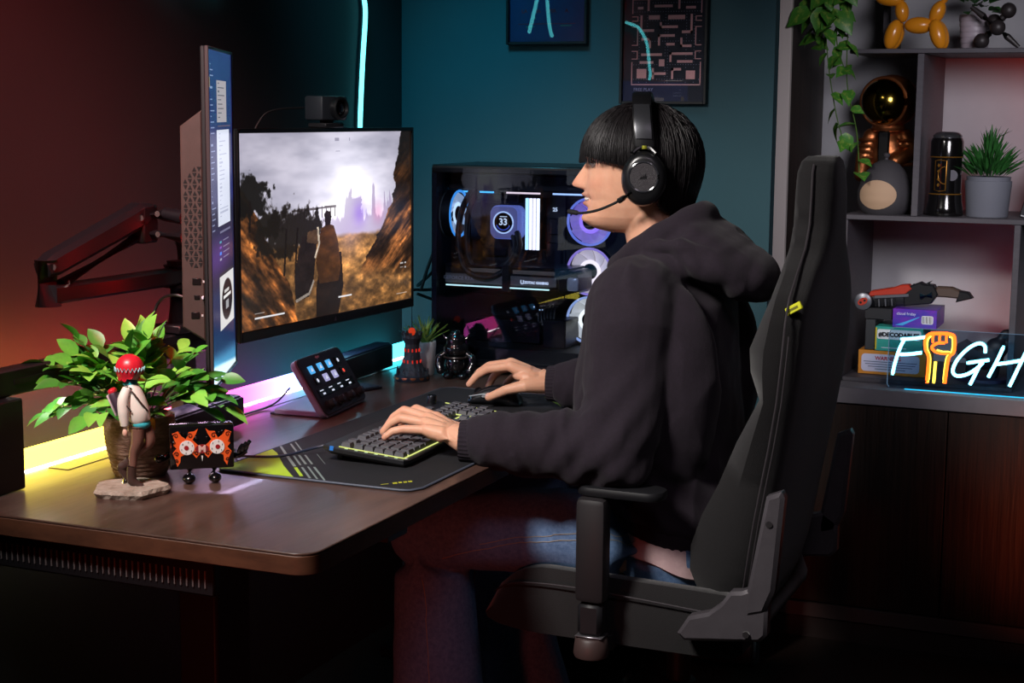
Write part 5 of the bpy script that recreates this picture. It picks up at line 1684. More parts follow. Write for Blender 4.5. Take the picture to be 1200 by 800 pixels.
obj('knob', MB().lathe([(.006, .139), (.005, .146), (.009, .151), (.009, .157), (.0005, .160)], 16), MATS['ornament_grey'], eg)

asn = thing('astronaut_statue', 'copper astronaut statuette with a gold visor on the middle shelf', 'statue', (1.172, 2.44, MZ))
M_cop = mat('copper', '#c47a4c', .38, metal=.9, color2='#9a5a36', nscale=30)
M_bk = mat('statue_black', '#0a0a0b', .3)
bodyA = MB()
bodyA.ell((0, 0, .15), (.05, .04, .075)).capsule((-.02, 0, .09), (-.022, 0, .02), .03, .027).capsule((.02, 0, .09), (.022, 0, .02), .03, .027)
bodyA.capsule((-.045, 0, .2), (-.062, -.01, .14), .022, .021).capsule((-.062, -.01, .14), (-.064, -.03, .095), .021, .018)
bodyA.capsule((.045, 0, .2), (.066, -.012, .16), .022, .021).capsule((.066, -.012, .16), (.03, -.045, .135), .021, .018)
bodyA.ell((-.022, -.012, .016), (.028, .04, .016)).ell((.022, -.012, .016), (.028, .04, .016))
obj('suit', remesh(bodyA, .004, 4, 'suit'), M_cop, asn)
for k in range(5):
    for s in (-1, 1):
        a = Vector((s * .05, -.005, .19 - k * .016))
        obj('suit_ring', MB().tube([a + Vector((.024 * math.cos(t), .024 * math.sin(t), 0)) for t in [2 * PI * q / 16 for q in range(16)]], .0055, 6, closed=True), M_cop, asn)
obj('chest_panel', MB().box(-.018, .012, -.05, -.035, .10, .215, .004), M_bk, asn)
obj('neck_ring', MB().tube([(.036 * math.cos(t), .034 * math.sin(t), .222) for t in [2 * PI * q / 24 for q in range(24)]], .010, 8, closed=True), M_cop, asn)
hm = obj('helmet', MB().ell((.006, .006, .294), (.071, .068, .071), 32, 20), M_cop, asn)
VM = Matrix.Translation((-.004, -.012, .292)) @ TR(rz=-12)
obj('visor', MB().ell((0, -.012, 0), (.064, .056, .064), 32, 20, M=VM), mat('visor_gold', '#8a7430', .14, metal=1.0), hm, label='gold mirrored visor')
obj('visor_rim', MB().tube([VM @ Vector((.0625 * math.cos(t), -.022, .0625 * math.sin(t))) for t in [2 * PI * q / 40 for q in range(40)]], .0065, 8, closed=True), M_cop, hm)
obj('ear_pod', MB().cyl((.068, .0, .285), (.086, -.008, .283), .020, .017), M_bk, hm)
obj('ear_pod', MB().cyl((-.064, .0, .285), (-.076, -.002, .283), .020, .017), M_bk, hm)

cn = thing('canister', 'black canister with gold bands and print on the middle shelf', 'canister', (1.349, 2.30, MZ))
obj('body', MB().lathe([(.0005, 0), (.046, 0), (.048, .006), (.046, .022), (.043, .036), (.0415, .058), (.0395, .06), (.0395, .148), (.0415, .15), (.0415, .19), (.038, .2), (.0005, .2)], 36), mat('canister_black', '#0c0b0c', .15, coat=.5), cn)
obj('lid', MB().lathe([(.0005, .1995), (.036, .1995), (.037, .206), (.030, .213), (.018, .216), (.0005, .216)], 30), mat('lid_silver', '#8d8f95', .2, metal=.9), cn)
M_gold = mat('gold_print', '#a8762e', .35, metal=.7)
for z in (.0565, .1515):
    obj('gold_band', MB().tube([(.0415 * math.cos(t), .0415 * math.sin(t), z) for t in [2 * PI * q / 36 for q in range(36)]], .0016, 6, closed=True), M_gold, cn)
def on_can(u, v, r=.0402):
    a = R(-90) + u / r
    return (r * math.cos(a), r * math.sin(a), v)
for (a, b) in ((-.024, -.018), (.014, .02)):
    for z in (.066, .142):
        pass
gl = obj('gold_frame', MB().tube([on_can(*p) for p in ((-.025, .066), (-.012, .064), (.005, .066), (.006, .142), (-.012, .144), (-.025, .142))], .0014, 6, closed=True), M_gold, cn)
obj('gold_ring', MB().tube([on_can(.002 + .017 * math.cos(R(t)), .105 + .022 * math.sin(R(t))) for t in range(80, 290, 10)], .0014, 6), M_gold, gl)
for z in (.08, .095, .115, .13):
    obj('gold_mark', MB().prism([(-.004, 0), (0, -.005), (.004, 0), (0, .005)], 0, .001, 'xz', M=Matrix.Translation(on_can(-.014, z, .0412)) @ TR(rz=math.degrees(-.014 / .0402))), M_gold, gl)
obj('grey_emblem', MB().cyl(on_can(.021, .105, .0396), on_can(.021, .105, .0410), .014, seg=20), mat('emblem_grey', '#5d5c63', .4, metal=.5), cn)
obj('red_line', MB().tube([on_can(-.008, .07, .041), on_can(-.008, .135, .041)], .0008, 5), mat('red_line', '#b03a1e', .4), cn)

gpn = thing('potted_grass', 'tufted green grass in a plain grey pot on the middle shelf', 'plant', (1.455, 2.31, MZ))
obj('pot', MB().lathe([(.0005, 0), (.05, 0), (.052, .003), (.0585, .088), (.0585, .092), (.0545, .0925), (.0555, .103), (.051, .103), (.049, .09), (.0005, .088)], 36), mat('pot_grey', '#6b6e78', .7), gpn)
me = leaf_mesh(.05, .0034, .15, 5, 'leaf')
me.materials.append(mat('grass_green', '#2f6a2c', .5, color2='#1d4a20', nscale=30))
gs = bpy.data.objects.new('leaf', me)
rng = random.Random(4)
for i in range(285):
    az = 2 * PI * i * .381966
    el = R(rng.uniform(-5, 85))
    d = Vector((math.cos(az) * math.cos(el), math.sin(az) * math.cos(el), math.sin(el)))
    r0 = rng.uniform(.015, .045)
    put_leaf(gs, gpn, aim((d.x * r0 * 1.25, d.y * r0 * 1.25, .102 + .06 * rng.random() * (.35 + d.z)), d * .8 + Vector((0, 0, .55)), (0, 0, 1), rng.uniform(.7, 1.15), rng.uniform(-1, 1)))
put_leaf(gs, gpn, aim((0.005, 0, .19), Vector((.7, -.2, .6)), (0, 0, 1), 1.2, 0))

for k, (x, lab, c) in enumerate(((1.535, 'black video case leaning against the grey pot', '#141418'), (1.556, 'dark red video case leaning behind the black one', '#571c20'), (1.577, 'grey video case leaning at the end of the row', '#2b2b33'))):
    t = thing('video_case', lab, 'video case', (x, 2.30, MZ + .0004 + .0016), 0, group='video cases on the middle shelf', ry=14)
    obj('case', MB().box(0, .015, 0, .13, .001, .17, .0015), mat('case_' + c[1:], c, .35), t)
    sp_ = obj('spine_print', MB().box(.002, .013, -.0005, .0002, .006, .05), mat('spine_grey', '#1f1f24', .4), t)
    for (za, zb_, m_) in ((.004, .007, 'spine_white'), (.034, .037, 'spine_white'), (.042, .072, 'spine_white'), (.082, .088, 'spine_red'), (.09, .12, 'spine_white'), (.122, .127, 'spine_red')):
        obj('spine_block', MB().box(.0035, .0115, -.0009, -.0003, za, zb_), mat(m_, {'spine_white': '#b9b9be', 'spine_red': '#a02a32'}[m_], .5), sp_)

# ------------------------------------------------------------------ top shelf ornaments
TZ_ = 1.5483
bd_ = thing('balloon_animal', 'orange balloon animal ornament on the top shelf', 'ornament', (1.262, 2.31, TZ_))
M_bal = mat('balloon_orange', '#d98a1e', .28, coat=.3)
def bal(n, c, r, rx=0, ry=0, rz=0):
    obj(n, MB().ell((0, 0, 0), r, 22, 14, M=TR(c, rx, ry, rz)), M_bal, bd_)
for y in (-.022, .022):
    bal('front_leg', (-.062, y, .038), (.021, .021, .039), ry=16)
    bal('hind_leg', (.052, y, .038), (.021, .021, .039), ry=-16)
bal('trunk', (.0, 0, .062), (.038, .022, .0215))
bal('neck', (-.045, 0, .098), (.018, .018, .028), ry=-8)
bal('rump', (.045, 0, .094), (.019, .019, .031), ry=22)
bal('snout', (-.078, 0, .130), (.038, .0185, .0185), ry=8)
for y in (-.02, .02):
    bal('ear', (-.042, y, .152), (.014, .014, .026), rx=-14 if y > 0 else 14)
bal('tail', (.066, 0, .145), (.012, .012, .030), ry=14)
rp = thing('ribbed_pot', 'white ribbed pot with a plant on the top shelf', 'plant', (1.394, 2.38, TZ_))
pr = [(.0005, 0), (.032, 0)]
for k in range(6):
    z = .004 + k * .014
    pr += [(.0335 + k * .0014, z), (.0345 + k * .0014, z + .007), (.0335 + k * .0014, z + .0135)]
pr += [(.041, .09), (.037, .09), (.035, .08), (.0005, .08)]
obj('pot', MB().lathe(pr, 32), mat('pot_lilac', '#a99fa8', .4), rp)
me = leaf_mesh(.06, .018, .3, 6, 'leaf')
me.materials.append(mat('ivy_dark', '#1f4a1f', .45, color2='#2f6326', nscale=30))
iv = bpy.data.objects.new('leaf', me)
rng = random.Random(9)
for i in range(26):
    az = 2 * PI * i * .381966
    el = R(rng.uniform(0, 75))
    d = Vector((math.cos(az) * math.cos(el), math.sin(az) * math.cos(el), math.sin(el)))
    put_leaf(iv, rp, aim((d.x * .04, d.y * .04, .09 + d.z * .05), d + Vector((0, 0, -.1)), (0, 0, 1), rng.uniform(.7, 1.1), rng.uniform(-.5, .5)))
for p in ((.165, -.06, .075), (.17, -.05, .06)):
    put_leaf(iv, rp, aim(p, (-.3, -.2, -1), (1, -1, 0), .8, 0))
jk_ = thing('jack_ornament', 'large black toy jack ornament on the top shelf', 'ornament', (1.456, 2.285, TZ_))
M_jk = mat('jack_black', '#2a2526', .45)
c_ = Vector((0, 0, .056))
for (p, ball) in (((-.062, .0, .105), 0), ((.058, -.0, .004), 0), ((.030, -.01, .094), 1), ((-.034, .008, .020), 1), ((.01, -.05, .05), 1), ((-.01, .05, .07), 1)):
    p = Vector(p)
    obj('spoke', MB().tube([c_, c_.lerp(p, .5), p], [.011, .009, .0055 if not ball else .006], 10), M_jk, jk_)
    if ball:
        obj('ball', MB().ell(p, .0195, 18, 12), M_jk, jk_)

# ------------------------------------------------------------------ trailing pothos
po = thing('trailing_plant', 'trailing pothos vine hanging down the alcove edge', 'plant', (1.05, 2.27, 1.70))
obj('hanging_pot', MB().lathe([(.0005, .06), (.05, .06), (.06, .14), (.055, .14), (.0005, .13)], 24), mat('pot_dark', '#2a2a2c', .6), po)
obj('hook_cord', MB().tube([(0, 0, .14), (0, 0, 1.05)], .0015, 5), M_blackplastic, po)
me = bpy.data.meshes.new('leaf')
vs, fs = [], []
prof = [0.0008, .012, .019, .021, .018, .012, .006, 0.0006]
for i, wd in enumerate(prof):
    t = i / 7
    vs += [(-wd, t * .055 - (.006 if i < 2 and i else 0), wd * .3 - .25 * .055 * t * t), (0, t * .055, -.25 * .055 * t * t), (wd, t * .055 - (.006 if i < 2 and i else 0), wd * .3 - .25 * .055 * t * t)]
for i in range(7):
    a = i * 3
    fs += [(a, a + 1, a + 4, a + 3), (a + 1, a + 2, a + 5, a + 4)]
me.from_pydata(vs, [], fs)
me.shade_smooth()
me.materials.append(mat('pothos_leaf', '#3f7a2a', .4, color2='#9aa84a', nscale=55, contrast=(.5, .68)))
ps = bpy.data.objects.new('leaf', me)
rng = random.Random(6)
vines = [[(0, 0, .1), (-.02, -.06, .06), (-.01, -.08, -.05), (.005, -.07, -.2), (.025, -.05, -.32), (.045, -.04, -.39)], [(0, 0, .1), (.04, -.05, .06), (.05, -.07, -.08), (.05, -.05, -.24), (.075, -.03, -.36), (.085, -.02, -.47)], [(0, 0, .1), (-.04, -.04, .05), (-.05, -.05, -.05), (-.03, -.05, -.14)], [(0, 0, .1), (.03, -.05, .0), (.02, -.06, -.12), (.04, -.05, -.2)], [(0, 0, .1), (.0, -.08, .0), (.01, -.09, -.1)]]
for vi, V in enumerate(vines):
    P = bez(V, 8)
    obj('vine', MB().tube(P, .0016, 5), mat('vine_green', '#4a6a2a', .6), po)
    step = 2 if vi > 1 else 3
    for k in range(4, len(P), step):
        for q in range(2 if vi > 1 or k < 18 else 1):
            d = Vector((rng.uniform(-1, 1), rng.uniform(-1, .2), rng.uniform(-.9, .1)))
            put_leaf(ps, po, aim(P[k], d, Vector((0, -.6, 1)), rng.uniform(.6, 1.05), rng.uniform(-.5, .5)))
for (x, z, dx, dz) in ((-.045, -.055, -.8, -.5), (-.01, -.05, -.2, -1), (.03, -.06, .6, -.9), (0, .0, -.5, -.6), (.04, .01, .5, -.7)):
    put_leaf(ps, po, aim((x, -.09, z), (dx, -.3, dz), (0, -1, .5), 1.25, 0))
# ------------------------------------------------------------------ gaming chair
ch = thing('gaming_chair', 'high backed charcoal fabric gaming chair the person sits in', 'chair', (1.05, 1.0, 0))
M_fab = mat('chair_fabric', '#110e10', .9, color2='#0e0c0d', nscale=220, bump=.35, bscale=700, sheen=.15)
M_brk = mat('bracket_grey', '#4c484c', .42, metal=.2, color2='#474347', nscale=40)
M_cpl = mat('chair_plastic', '#211e20', .5)
CY = 1.0
zs = [.47, .50, .55, .60, .66, .72, .80, .88, .93, .97, 1.02, 1.06, 1.10, 1.14, 1.18, 1.24, 1.275, 1.295, 1.304]
xr = [1.215, 1.225, 1.235, 1.243, 1.252, 1.262, 1.276, 1.288, 1.293, 1.296, 1.298, 1.299, 1.300, 1.300, 1.300, 1.300, 1.299, 1.299, 1.299]
ww = [.17, .215, .237, .247, .252, .254, .257, .261, .264, .264, .258, .240, .190, .130, .100, .092, .086, .072, .045]
bo = [.03, .07, .095, .10, .088, .068, .050, .022, .044, .050, .034, .022, .018, .016, .016, .016, .014, .01, .004]
th = [.01, .012, .014, .014, .014, .014, .014, .014, .014, .014, .014, .014, .014, .016, .018, .018, .016, .012, .006]
def back_ring(z, dx=0.0, shrink=1.0):
    X = interp(z, zs, xr) + dx
    w_, b_, t_ = interp(z, zs, ww) * shrink, interp(z, zs, bo), interp(z, zs, th)
    pts = []
    n = 18
    for k in range(n + 1):            # front face
        s = -1 + 2 * k / n
        a = abs(s)
        f = max(0.0, min(1.0, (a - .45) / .4))
        f = f * f * (3 - 2 * f)
        e = math.sqrt(max(0.0, 1 - max(0.0, (a - .86) / .14) ** 2))
        pts.append((X - .012 - b_ * f * (0.35 + .65 * e), CY + s * w_, z))
    for k in range(1, n):             # rear face
        s = 1 - 2 * k / n
        e = (1 - abs(s) ** 4)
        pts.append((X + .012 + (t_ + .012) * e, CY + s * w_ * 1.0, z))
    return pts
fine = np.concatenate([np.linspace(zs[i], zs[i + 1], 4)[:-1] for i in range(len(zs) - 1)] + [[zs[-1]]])
me = MB().loft([back_ring(z) for z in fine]).mesh('backrest', True, 60)
obj('backrest', me, M_fab, ch, world=True)
def seam(side, off, rad=.0022, z0=.50, z1=1.29):
    P = []
    for z in np.linspace(z0, z1, 60):
        X, w_ = interp(z, zs, xr), interp(z, zs, ww)
        P.append((X + off, CY + side * (w_ + .0005), z))
    return MB().tube(P, rad, 6)
M_seam = mat('chair_seam', '#2d282c', .7)
for sd in (-1, 1):
    obj('seam', seam(sd, .004), M_seam, ch, world=True)
    obj('seam', seam(sd, .0125, .0014, .5, 1.0), M_seam, ch, world=True)
# yellow tag on the near seam
tg = obj('yellow_tag', MB().box(-.016, .016, -.003, .003, -.007, .007, .0015, M=TR((1.313, .757, 1.047), ry=-30, rz=-14)), mat('tag_yellow', '#d3d62a', .6), ch, world=True, label='small yellow fabric tag')
obj('tag_print', MB().box(-.010, .010, -.0036, -.003, -.002, .002, M=TR((1.313, .757, 1.047), ry=-30, rz=-14)), mat('tag_ink', '#6b6a1e', .6), tg, world=True)
# seat
rings = []
for i in range(25):
    t = i / 24
    x = .745 + .50 * t
    e = math.sqrt(max(0.02, 1 - max(0, (0.24 - t) / .24) ** 2)) * math.sqrt(max(.05, 1 - max(0, (t - .93) / .07) ** 2))
    rg = []
    n = 20
    for k in range(n + 1):
        s = -1 + 2 * k / n
        a = abs(s)
        f = max(0, min(1, (a - .55) / .3))
        f = f * f * (3 - 2 * f)
        rnd = math.sqrt(max(0.0, 1 - max(0, (a - .85) / .15) ** 2))
        top = .478 + .058 * f * (1 - .25 * t) - .03 * (1 - rnd) * 2
        rg.append((x, CY + s * .268, .43 + (top - .43) * e))
    for k in range(n, -1, -1):
        s = -1 + 2 * k / n
        rg.append((x, CY + s * .258, .425 - .02 * e))
    rings.append(rg)
obj('seat', MB().loft(rings), M_fab, ch, world=True, angle=60)
for sd in (-1, 1):
    obj('seam', MB().tube(bez([(.752, CY + sd * .24, .47), (.80, CY + sd * .262, .498), (.90, CY + sd * .268, .506), (1.05, CY + sd * .268, .50), (1.2, CY + sd * .267, .49)], 6), .0018, 6), M_seam, ch, world=True)
    y0, y1 = (CY - .318, CY - .28) if sd < 0 else (CY + .28, CY + .318)
    yo = y0 if sd < 0 else y1
    # hinge bracket
    up = [(1.292, .727), (1.318, .738), (1.324, .727), (1.312, .561), (1.296, .519), (1.262, .508), (1.259, .53)]
    ft = [(1.252, .552), (1.232, .549), (1.215, .525), (1.193, .506), (1.157, .494), (1.137, .461), (1.150, .449), (1.288, .465), (1.300, .478), (1.300, .54), (1.27, .56)]
    fb = obj('hinge_foot', MB().prism(ft, y0 + .004, y1, 'xz', bev=.006), M_brk, ch, world=True)
    ub = obj('hinge_upright', MB().prism(up, y0 if sd < 0 else y0 + .004, y1 - .004 if sd < 0 else y1, 'xz', bev=.007), M_brk, ch, world=True)
    for (x, z, p) in ((1.300, .68, ub), (1.265, .478, fb)):
        obj('bolt', MB().cyl((x, yo - sd * .002, z), (x, yo + sd * .0025, z), .0065, .006, 14), M_cpl, p, world=True)
    # armrest
    ya = CY + sd * .315
    obj('arm_sleeve', MB().box(.948, 1.006, ya - .022, ya + .022, .50, .695, .012, seg=2), M_cpl, ch, world=True)
    obj('arm_inner', MB().box(.953, 1.0, ya - .017, ya + .017, .436, .50, .008), M_blackplastic, ch, world=True)
    obj('arm_collar', MB().box(.951, 1.003, ya - .019, ya + .019, .4355, .4385, .001), mat('collar_steel', '#8d8a8f', .3, metal=.8), ch, world=True)
    obj('arm_knob', MB().lathe([(.031, 0), (.033, .006), (.030, .032), (.026, .036)], 24, M=TR((.977, ya, .398))), mat('arm_knob_brown', '#3d2f2d', .5), ch, world=True)
    obj('arm_bracket', MB().prism([(.95, .40), (1.005, .40), (1.005, .43), (.95, .43)], ya - sd * .03, CY + sd * .15, 'xz', bev=.003), M_cpl, ch, world=True)
    obj('arm_pad', MB().prism([(q[0], q[1]) for q in rrect(.94, 1.105, ya - sd * .025 - .035, ya - sd * .025 + .035, .03)], .6955, .7135, 'xy', bev=.006, seg=2), M_blackplastic, ch, world=True)
# base
obj('tilt_plate', MB().box(.92, 1.18, .86, 1.14, .375, .404, .006), M_cpl, ch, world=True)
obj('gas_lift', MB().lathe([(.0005, .10), (.034, .10), (.034, .26), (.024, .262), (.024, .376)], 24, M=TR((1.05, 1.0, 0))), M_cpl, ch, world=True)
obj('hub', MB().lathe([(.05, .075), (.055, .08), (.05, .115), (.035, .12)], 24, M=TR((1.05, 1.0, 0))), M_cpl, ch, world=True)
for k in range(5):
    a = R(18 + 72 * k)
    d = Vector((math.cos(a), math.sin(a), 0))
    s = Vector((-d.y, d.x, 0))
    c = Vector((1.05, 1.0, .095))
    rg = []
    for t, hw, hh in ((.03, .028, .02), (.16, .024, .016), (.31, .02, .012)):
        p = c + d * t + Vector((0, 0, -.022 * t / .31))
        rg.append([p + s * hw * u_ + Vector((0, 0, hh * v_)) for u_, v_ in ((-1, -1), (1, -1), (1, .4), (.6, 1), (-.6, 1), (-1, .4))])
    lg = obj('base_leg', MB().loft(rg), M_cpl, ch, world=True)
    w0 = c + d * .30
    for o_ in (-.016, .016):
        q = Vector((w0.x, w0.y, .03)) + s * o_
        obj('caster_wheel', MB().cyl(q - s * .009, q + s * .009, .03, seg=20), M_blackplastic, lg, world=True)
    obj('caster_stem', MB().cyl((w0.x, w0.y, .03), (w0.x, w0.y, .075), .007), M_blackplastic, lg, world=True)
# ------------------------------------------------------------------ person
pn = thing('person', 'person in dark hoodie and jeans typing, black hair, side view', 'person', (1.05, 1.0, 0))
AX = 0.945     # head axis; forward is -x
HM = Matrix.Translation((.955, 1.0, 0)) @ Matrix.Rotation(R(15), 4, 'Z') @ Matrix.Translation((-.955, -1.0, 0))   # head turned a little to the near side
def tab(*p):
    return [a for a, b in p], [b for a, b in p]
T_front = tab((1.150, .055), (1.156, .080), (1.163, .096), (1.172, .103), (1.182, .103), (1.192, .0985), (1.200, .0985), (1.213, .0975), (1.225, .101), (1.236, .101), (1.25, .0995), (1.27, .0975), (1.285, .0975), (1.298, .104), (1.308, .107), (1.325, .103), (1.345, .088), (1.360, .066), (1.372, .036), (1.378, .006))
T_back = tab((1.150, .02), (1.165, .04), (1.19, .07), (1.22, .09), (1.27, .108), (1.31, .112), (1.34, .102), (1.36, .076), (1.372, .04), (1.378, .006))
T_half = tab((1.150, .026), (1.157, .036), (1.165, .043), (1.18, .053), (1.2, .0605), (1.225, .066), (1.26, .0715), (1.30, .0755), (1.33, .073), (1.355, .056), (1.37, .033), (1.378, .006))
T_nose = tab((1.229, 0), (1.2320, .007), (1.2345, .019), (1.2375, .0268), (1.242, .0290), (1.249, .0265), (1.262, .0190), (1.273, .0120), (1.283, .0055), (1.293, .0005), (1.30, 0))
T_nsig = tab((1.229, .013), (1.245, .0135), (1.255, .0095), (1.27, .0075), (1.295, .007))
g = lambda x, s: math.exp(-(x / s) ** 2)
def face_pt(th, z):
    c, s = math.cos(th), math.sin(th)
    hw = interp(z, *T_half)
    v = hw * math.copysign(abs(s) ** .92, s)
    if c >= 0:
        u = interp(z, *T_front) * c ** .72
        u += interp(z, *T_nose) * g(v, interp(z, *T_nsig))
        u += .0105 * g(z - 1.2215, .0052) * g(v, .019)             # upper lip
        u += .0100 * g(z - 1.2050, .0055) * g(v, .017)             # lower lip
        u -= .0080 * g(z - 1.2135, .0024) * g(v, .026)             # mouth line
        u -= .0035 * g(z - 1.195, .004) * g(v, .018)
        u += .0065 * g(z - 1.176, .009) * g(v, .018)               # chin
        for e in (-1, 1):
            u -= .0105 * g(v - e * .031, .015) * g(z - 1.283, .0105)
            u += .0030 * g(v - e * .046, .018) * g(z - 1.247, .014)
            u -= .0030 * g(v - e * .027, .005) * g(z - 1.2145, .010)
    else:
        u = interp(z, *T_back) * -((-c) ** .9)
    return (AX - u, 1.0 + v, z)
hz = np.concatenate([np.linspace(1.150, 1.30, 76), np.linspace(1.304, 1.378, 22)])
NTH = 120
def th_of(k):
    t = k / NTH
    # denser towards the front
    a = 2 * PI * t
    return a - .45 * math.sin(a)
body = MB()
body.loft([[face_pt(th_of(k), z) for k in range(NTH)] for z in hz], M=HM)
# neck, core of the trunk
body.tube([(1.005, 1.0, 1.02), (.998, 1.0, 1.08), (.985, 1.0, 1.13), (.972, 1.0, 1.18), (.965, 1.0, 1.22)], [.085, .068, .0575, .056, .055], 28)
for e in (-1, 1):
    body.ell((AX + .012, 1.0 + e * .0775, 1.262), (.018, .008, .030), M=HM)
    body.capsule((1.0, 1.0 + e * .03, 1.04), (1.0, 1.0 + e * .165, 1.035), .06, .05)
body.loft([[(cx + rx * math.cos(a), 1.0 + ry * math.sin(a), z) for a in [2 * PI * k / 28 for k in range(28)]] for (cx, rx, ry, z) in
           [(1.05, .10, .14, .53), (1.055, .115, .155, .58), (1.045, .105, .14, .68), (1.02, .105, .145, .80), (1.01, .11, .155, .92), (1.0, .095, .15, 1.01), (1.0, .07, .09, 1.07)]])
LW, RW = Vector((.730, .660, .780)), Vector((.682, 1.218, .797))
LE, RE = Vector((.985, .738, .776)), Vector((.935, 1.275, .80))
LS, RS = Vector((1.0, .825, 1.03)), Vector((1.0, 1.175, 1.03))
for S_, E_, W_ in ((LS, LE, LW), (RS, RE, RW)):
    body.capsule(S_, E_, .048, .040)
    body.tube([E_, E_.lerp(W_, .3), E_.lerp(W_, .75), W_], [.039, .041, .030, .0255], 20)
# hands
def hand(W_, mcp, pip, tip, thumb, pw):
    d = (Vector(mcp[1]) - W_)
    for m, r in zip(mcp, (.0125, .0125, .012, .0115)):
        m = Vector(m)
        body.tube([W_ + (m - W_) * .05, W_ + (m - W_) * .55, m], [.018, .0160, r], 14)
        body.ell(m, r * 1.0, 12, 8)
    c = W_ + d * .55
    body.ell(c + Vector((0, 0, -.006)), pw, 16, 10)
    body.tube([W_ + Vector((.03, 0, .001)), W_, W_ + d * .3], [.0245, .0235, .022], 18)
    for m, p, t, r in zip(mcp, pip, tip, (.0092, .0095, .0090, .0080)):
        m, p, t = Vector(m), Vector(p), Vector(t)
        q = p.lerp(t, .52) + Vector((-.0025, 0, .0035))
        body.capsule(m, p, r * 1.13, r * 1.03)
        body.capsule(p, q, r * 1.03, r * .93)
        body.capsule(q, t, r * .93, r * .80)
    a, b, c2 = (Vector(x) for x in thumb)
    body.capsule(W_ + (a - W_) * .3, a, .020, .0150)
    body.capsule(a, b, .0140, .0108)
    body.capsule(b, c2, .0108, .0088)
L_mcp = [(.626, .768, .812), (.621, .744, .815), (.627, .719, .811), (.640, .696, .803)]
L_pip = [(.578, .780, .823), (.570, .745, .825), (.578, .713, .817), (.599, .684, .803)]
L_tip = [(.546, .780, .792), (.536, .740, .792), (.547, .703, .790), (.568, .669, .788)]
LO = Vector((.018, -.045, -.007))
L_mcp, L_pip, L_tip = ([tuple(Vector(p) + LO) for p in q] for q in (L_mcp, L_pip, L_tip))
hand(LW, L_mcp, L_pip, L_tip, [tuple(Vector(p) + LO) for p in ((.668, .770, .793), (.634, .800, .796), (.604, .808, .790))], (.038, .043, .018))
R_mcp = [(.599, 1.187, .834), (.591, 1.209, .837), (.596, 1.232, .829), (.608, 1.252, .815)]
R_pip = [(.548, 1.180, .825), (.541, 1.206, .828), (.553, 1.238, .815), (.575, 1.264, .798)]
R_tip = [(.506, 1.177, .789), (.500, 1.204, .790), (.523, 1.242, .775), (.548, 1.266, .765)]
hand(RW, R_mcp, R_pip, R_tip, [(.640, 1.172, .796), (.603, 1.156, .787), (.563, 1.154, .768)], (.036, .040, .017))
# legs and feet (inside the jeans and shoes)
for sd, kx, ax in ((-1, .575, .620), (1, .60, .66)):
    y0, y1 = 1.0 + sd * .10, 1.0 + sd * .17
    body.capsule((1.03, y0, .575), (kx, y1, .555), .075, .056)
    body.capsule((kx, y1, .555), (ax, y1, .09), .054, .036)
    body.capsule((ax + .02, y1, .045), (ax - .14, y1, .04), .036, .032)
sk = remesh(body, .0021, 3, 'body', .5)
n = len(sk.vertices)
co = np.empty(n * 3, np.float32)
sk.vertices.foreach_get('co', co)
co = co.reshape(-1, 3)
base = np.array(lin('#e3ac8e')[:3])
col = np.tile(base, (n, 1))
def tint(mask, c, k):
    global col
    m = np.clip(mask * k, 0, 1)[:, None]
    col = col * (1 - m) + np.array(lin(c)[:3]) * m
ch_, sh_ = math.cos(R(-15)), math.sin(R(-15))
hc = np.stack([.955 + (co[:, 0] - .955) * ch_ - (co[:, 1] - 1) * sh_, 1 + (co[:, 0] - .955) * sh_ + (co[:, 1] - 1) * ch_, co[:, 2]], 1)
v_ = hc[:, 1] - 1.0
front = (hc[:, 0] < AX - .075) & (co[:, 2] > 1.12)
G_ = lambda a, s: np.exp(-(a / s) ** 2)
tint(front * G_(v_, .024) * np.maximum(G_(co[:, 2] - 1.2215, .0045), G_(co[:, 2] - 1.2055, .0055)), '#b06a62', .85)
tint(front * G_(v_, .024) * G_(co[:, 2] - 1.2135, .0016), '#5a2a28', .6)
tint(front * G_(v_, .016) * G_(co[:, 2] - 1.245, .012), '#d98f74', .5)
tint(G_(np.abs(v_) - .045, .02) * G_(co[:, 2] - 1.245, .018) * (hc[:, 0] < .9), '#d99378', .35)
for T_ in (L_tip, R_tip, L_pip, R_pip, L_mcp, R_mcp):
    for p in T_:
        d2 = np.sum((co - np.array(p)) ** 2, 1)
        tint(np.exp(-d2 / .009 ** 2), '#d58c72', .45)
at = sk.color_attributes.new('tint', 'FLOAT_COLOR', 'POINT')
at.data.foreach_set('color', np.concatenate([col, np.ones((n, 1))], 1).astype(np.float32).ravel())
M_skin = mat('skin', '#ffffff', .45, attr='tint', color2='#f6f0ee', nscale=40, bump=.03, bscale=420, sss=.12, spec=.4)
obj('body', sk, M_skin, pn, world=True)
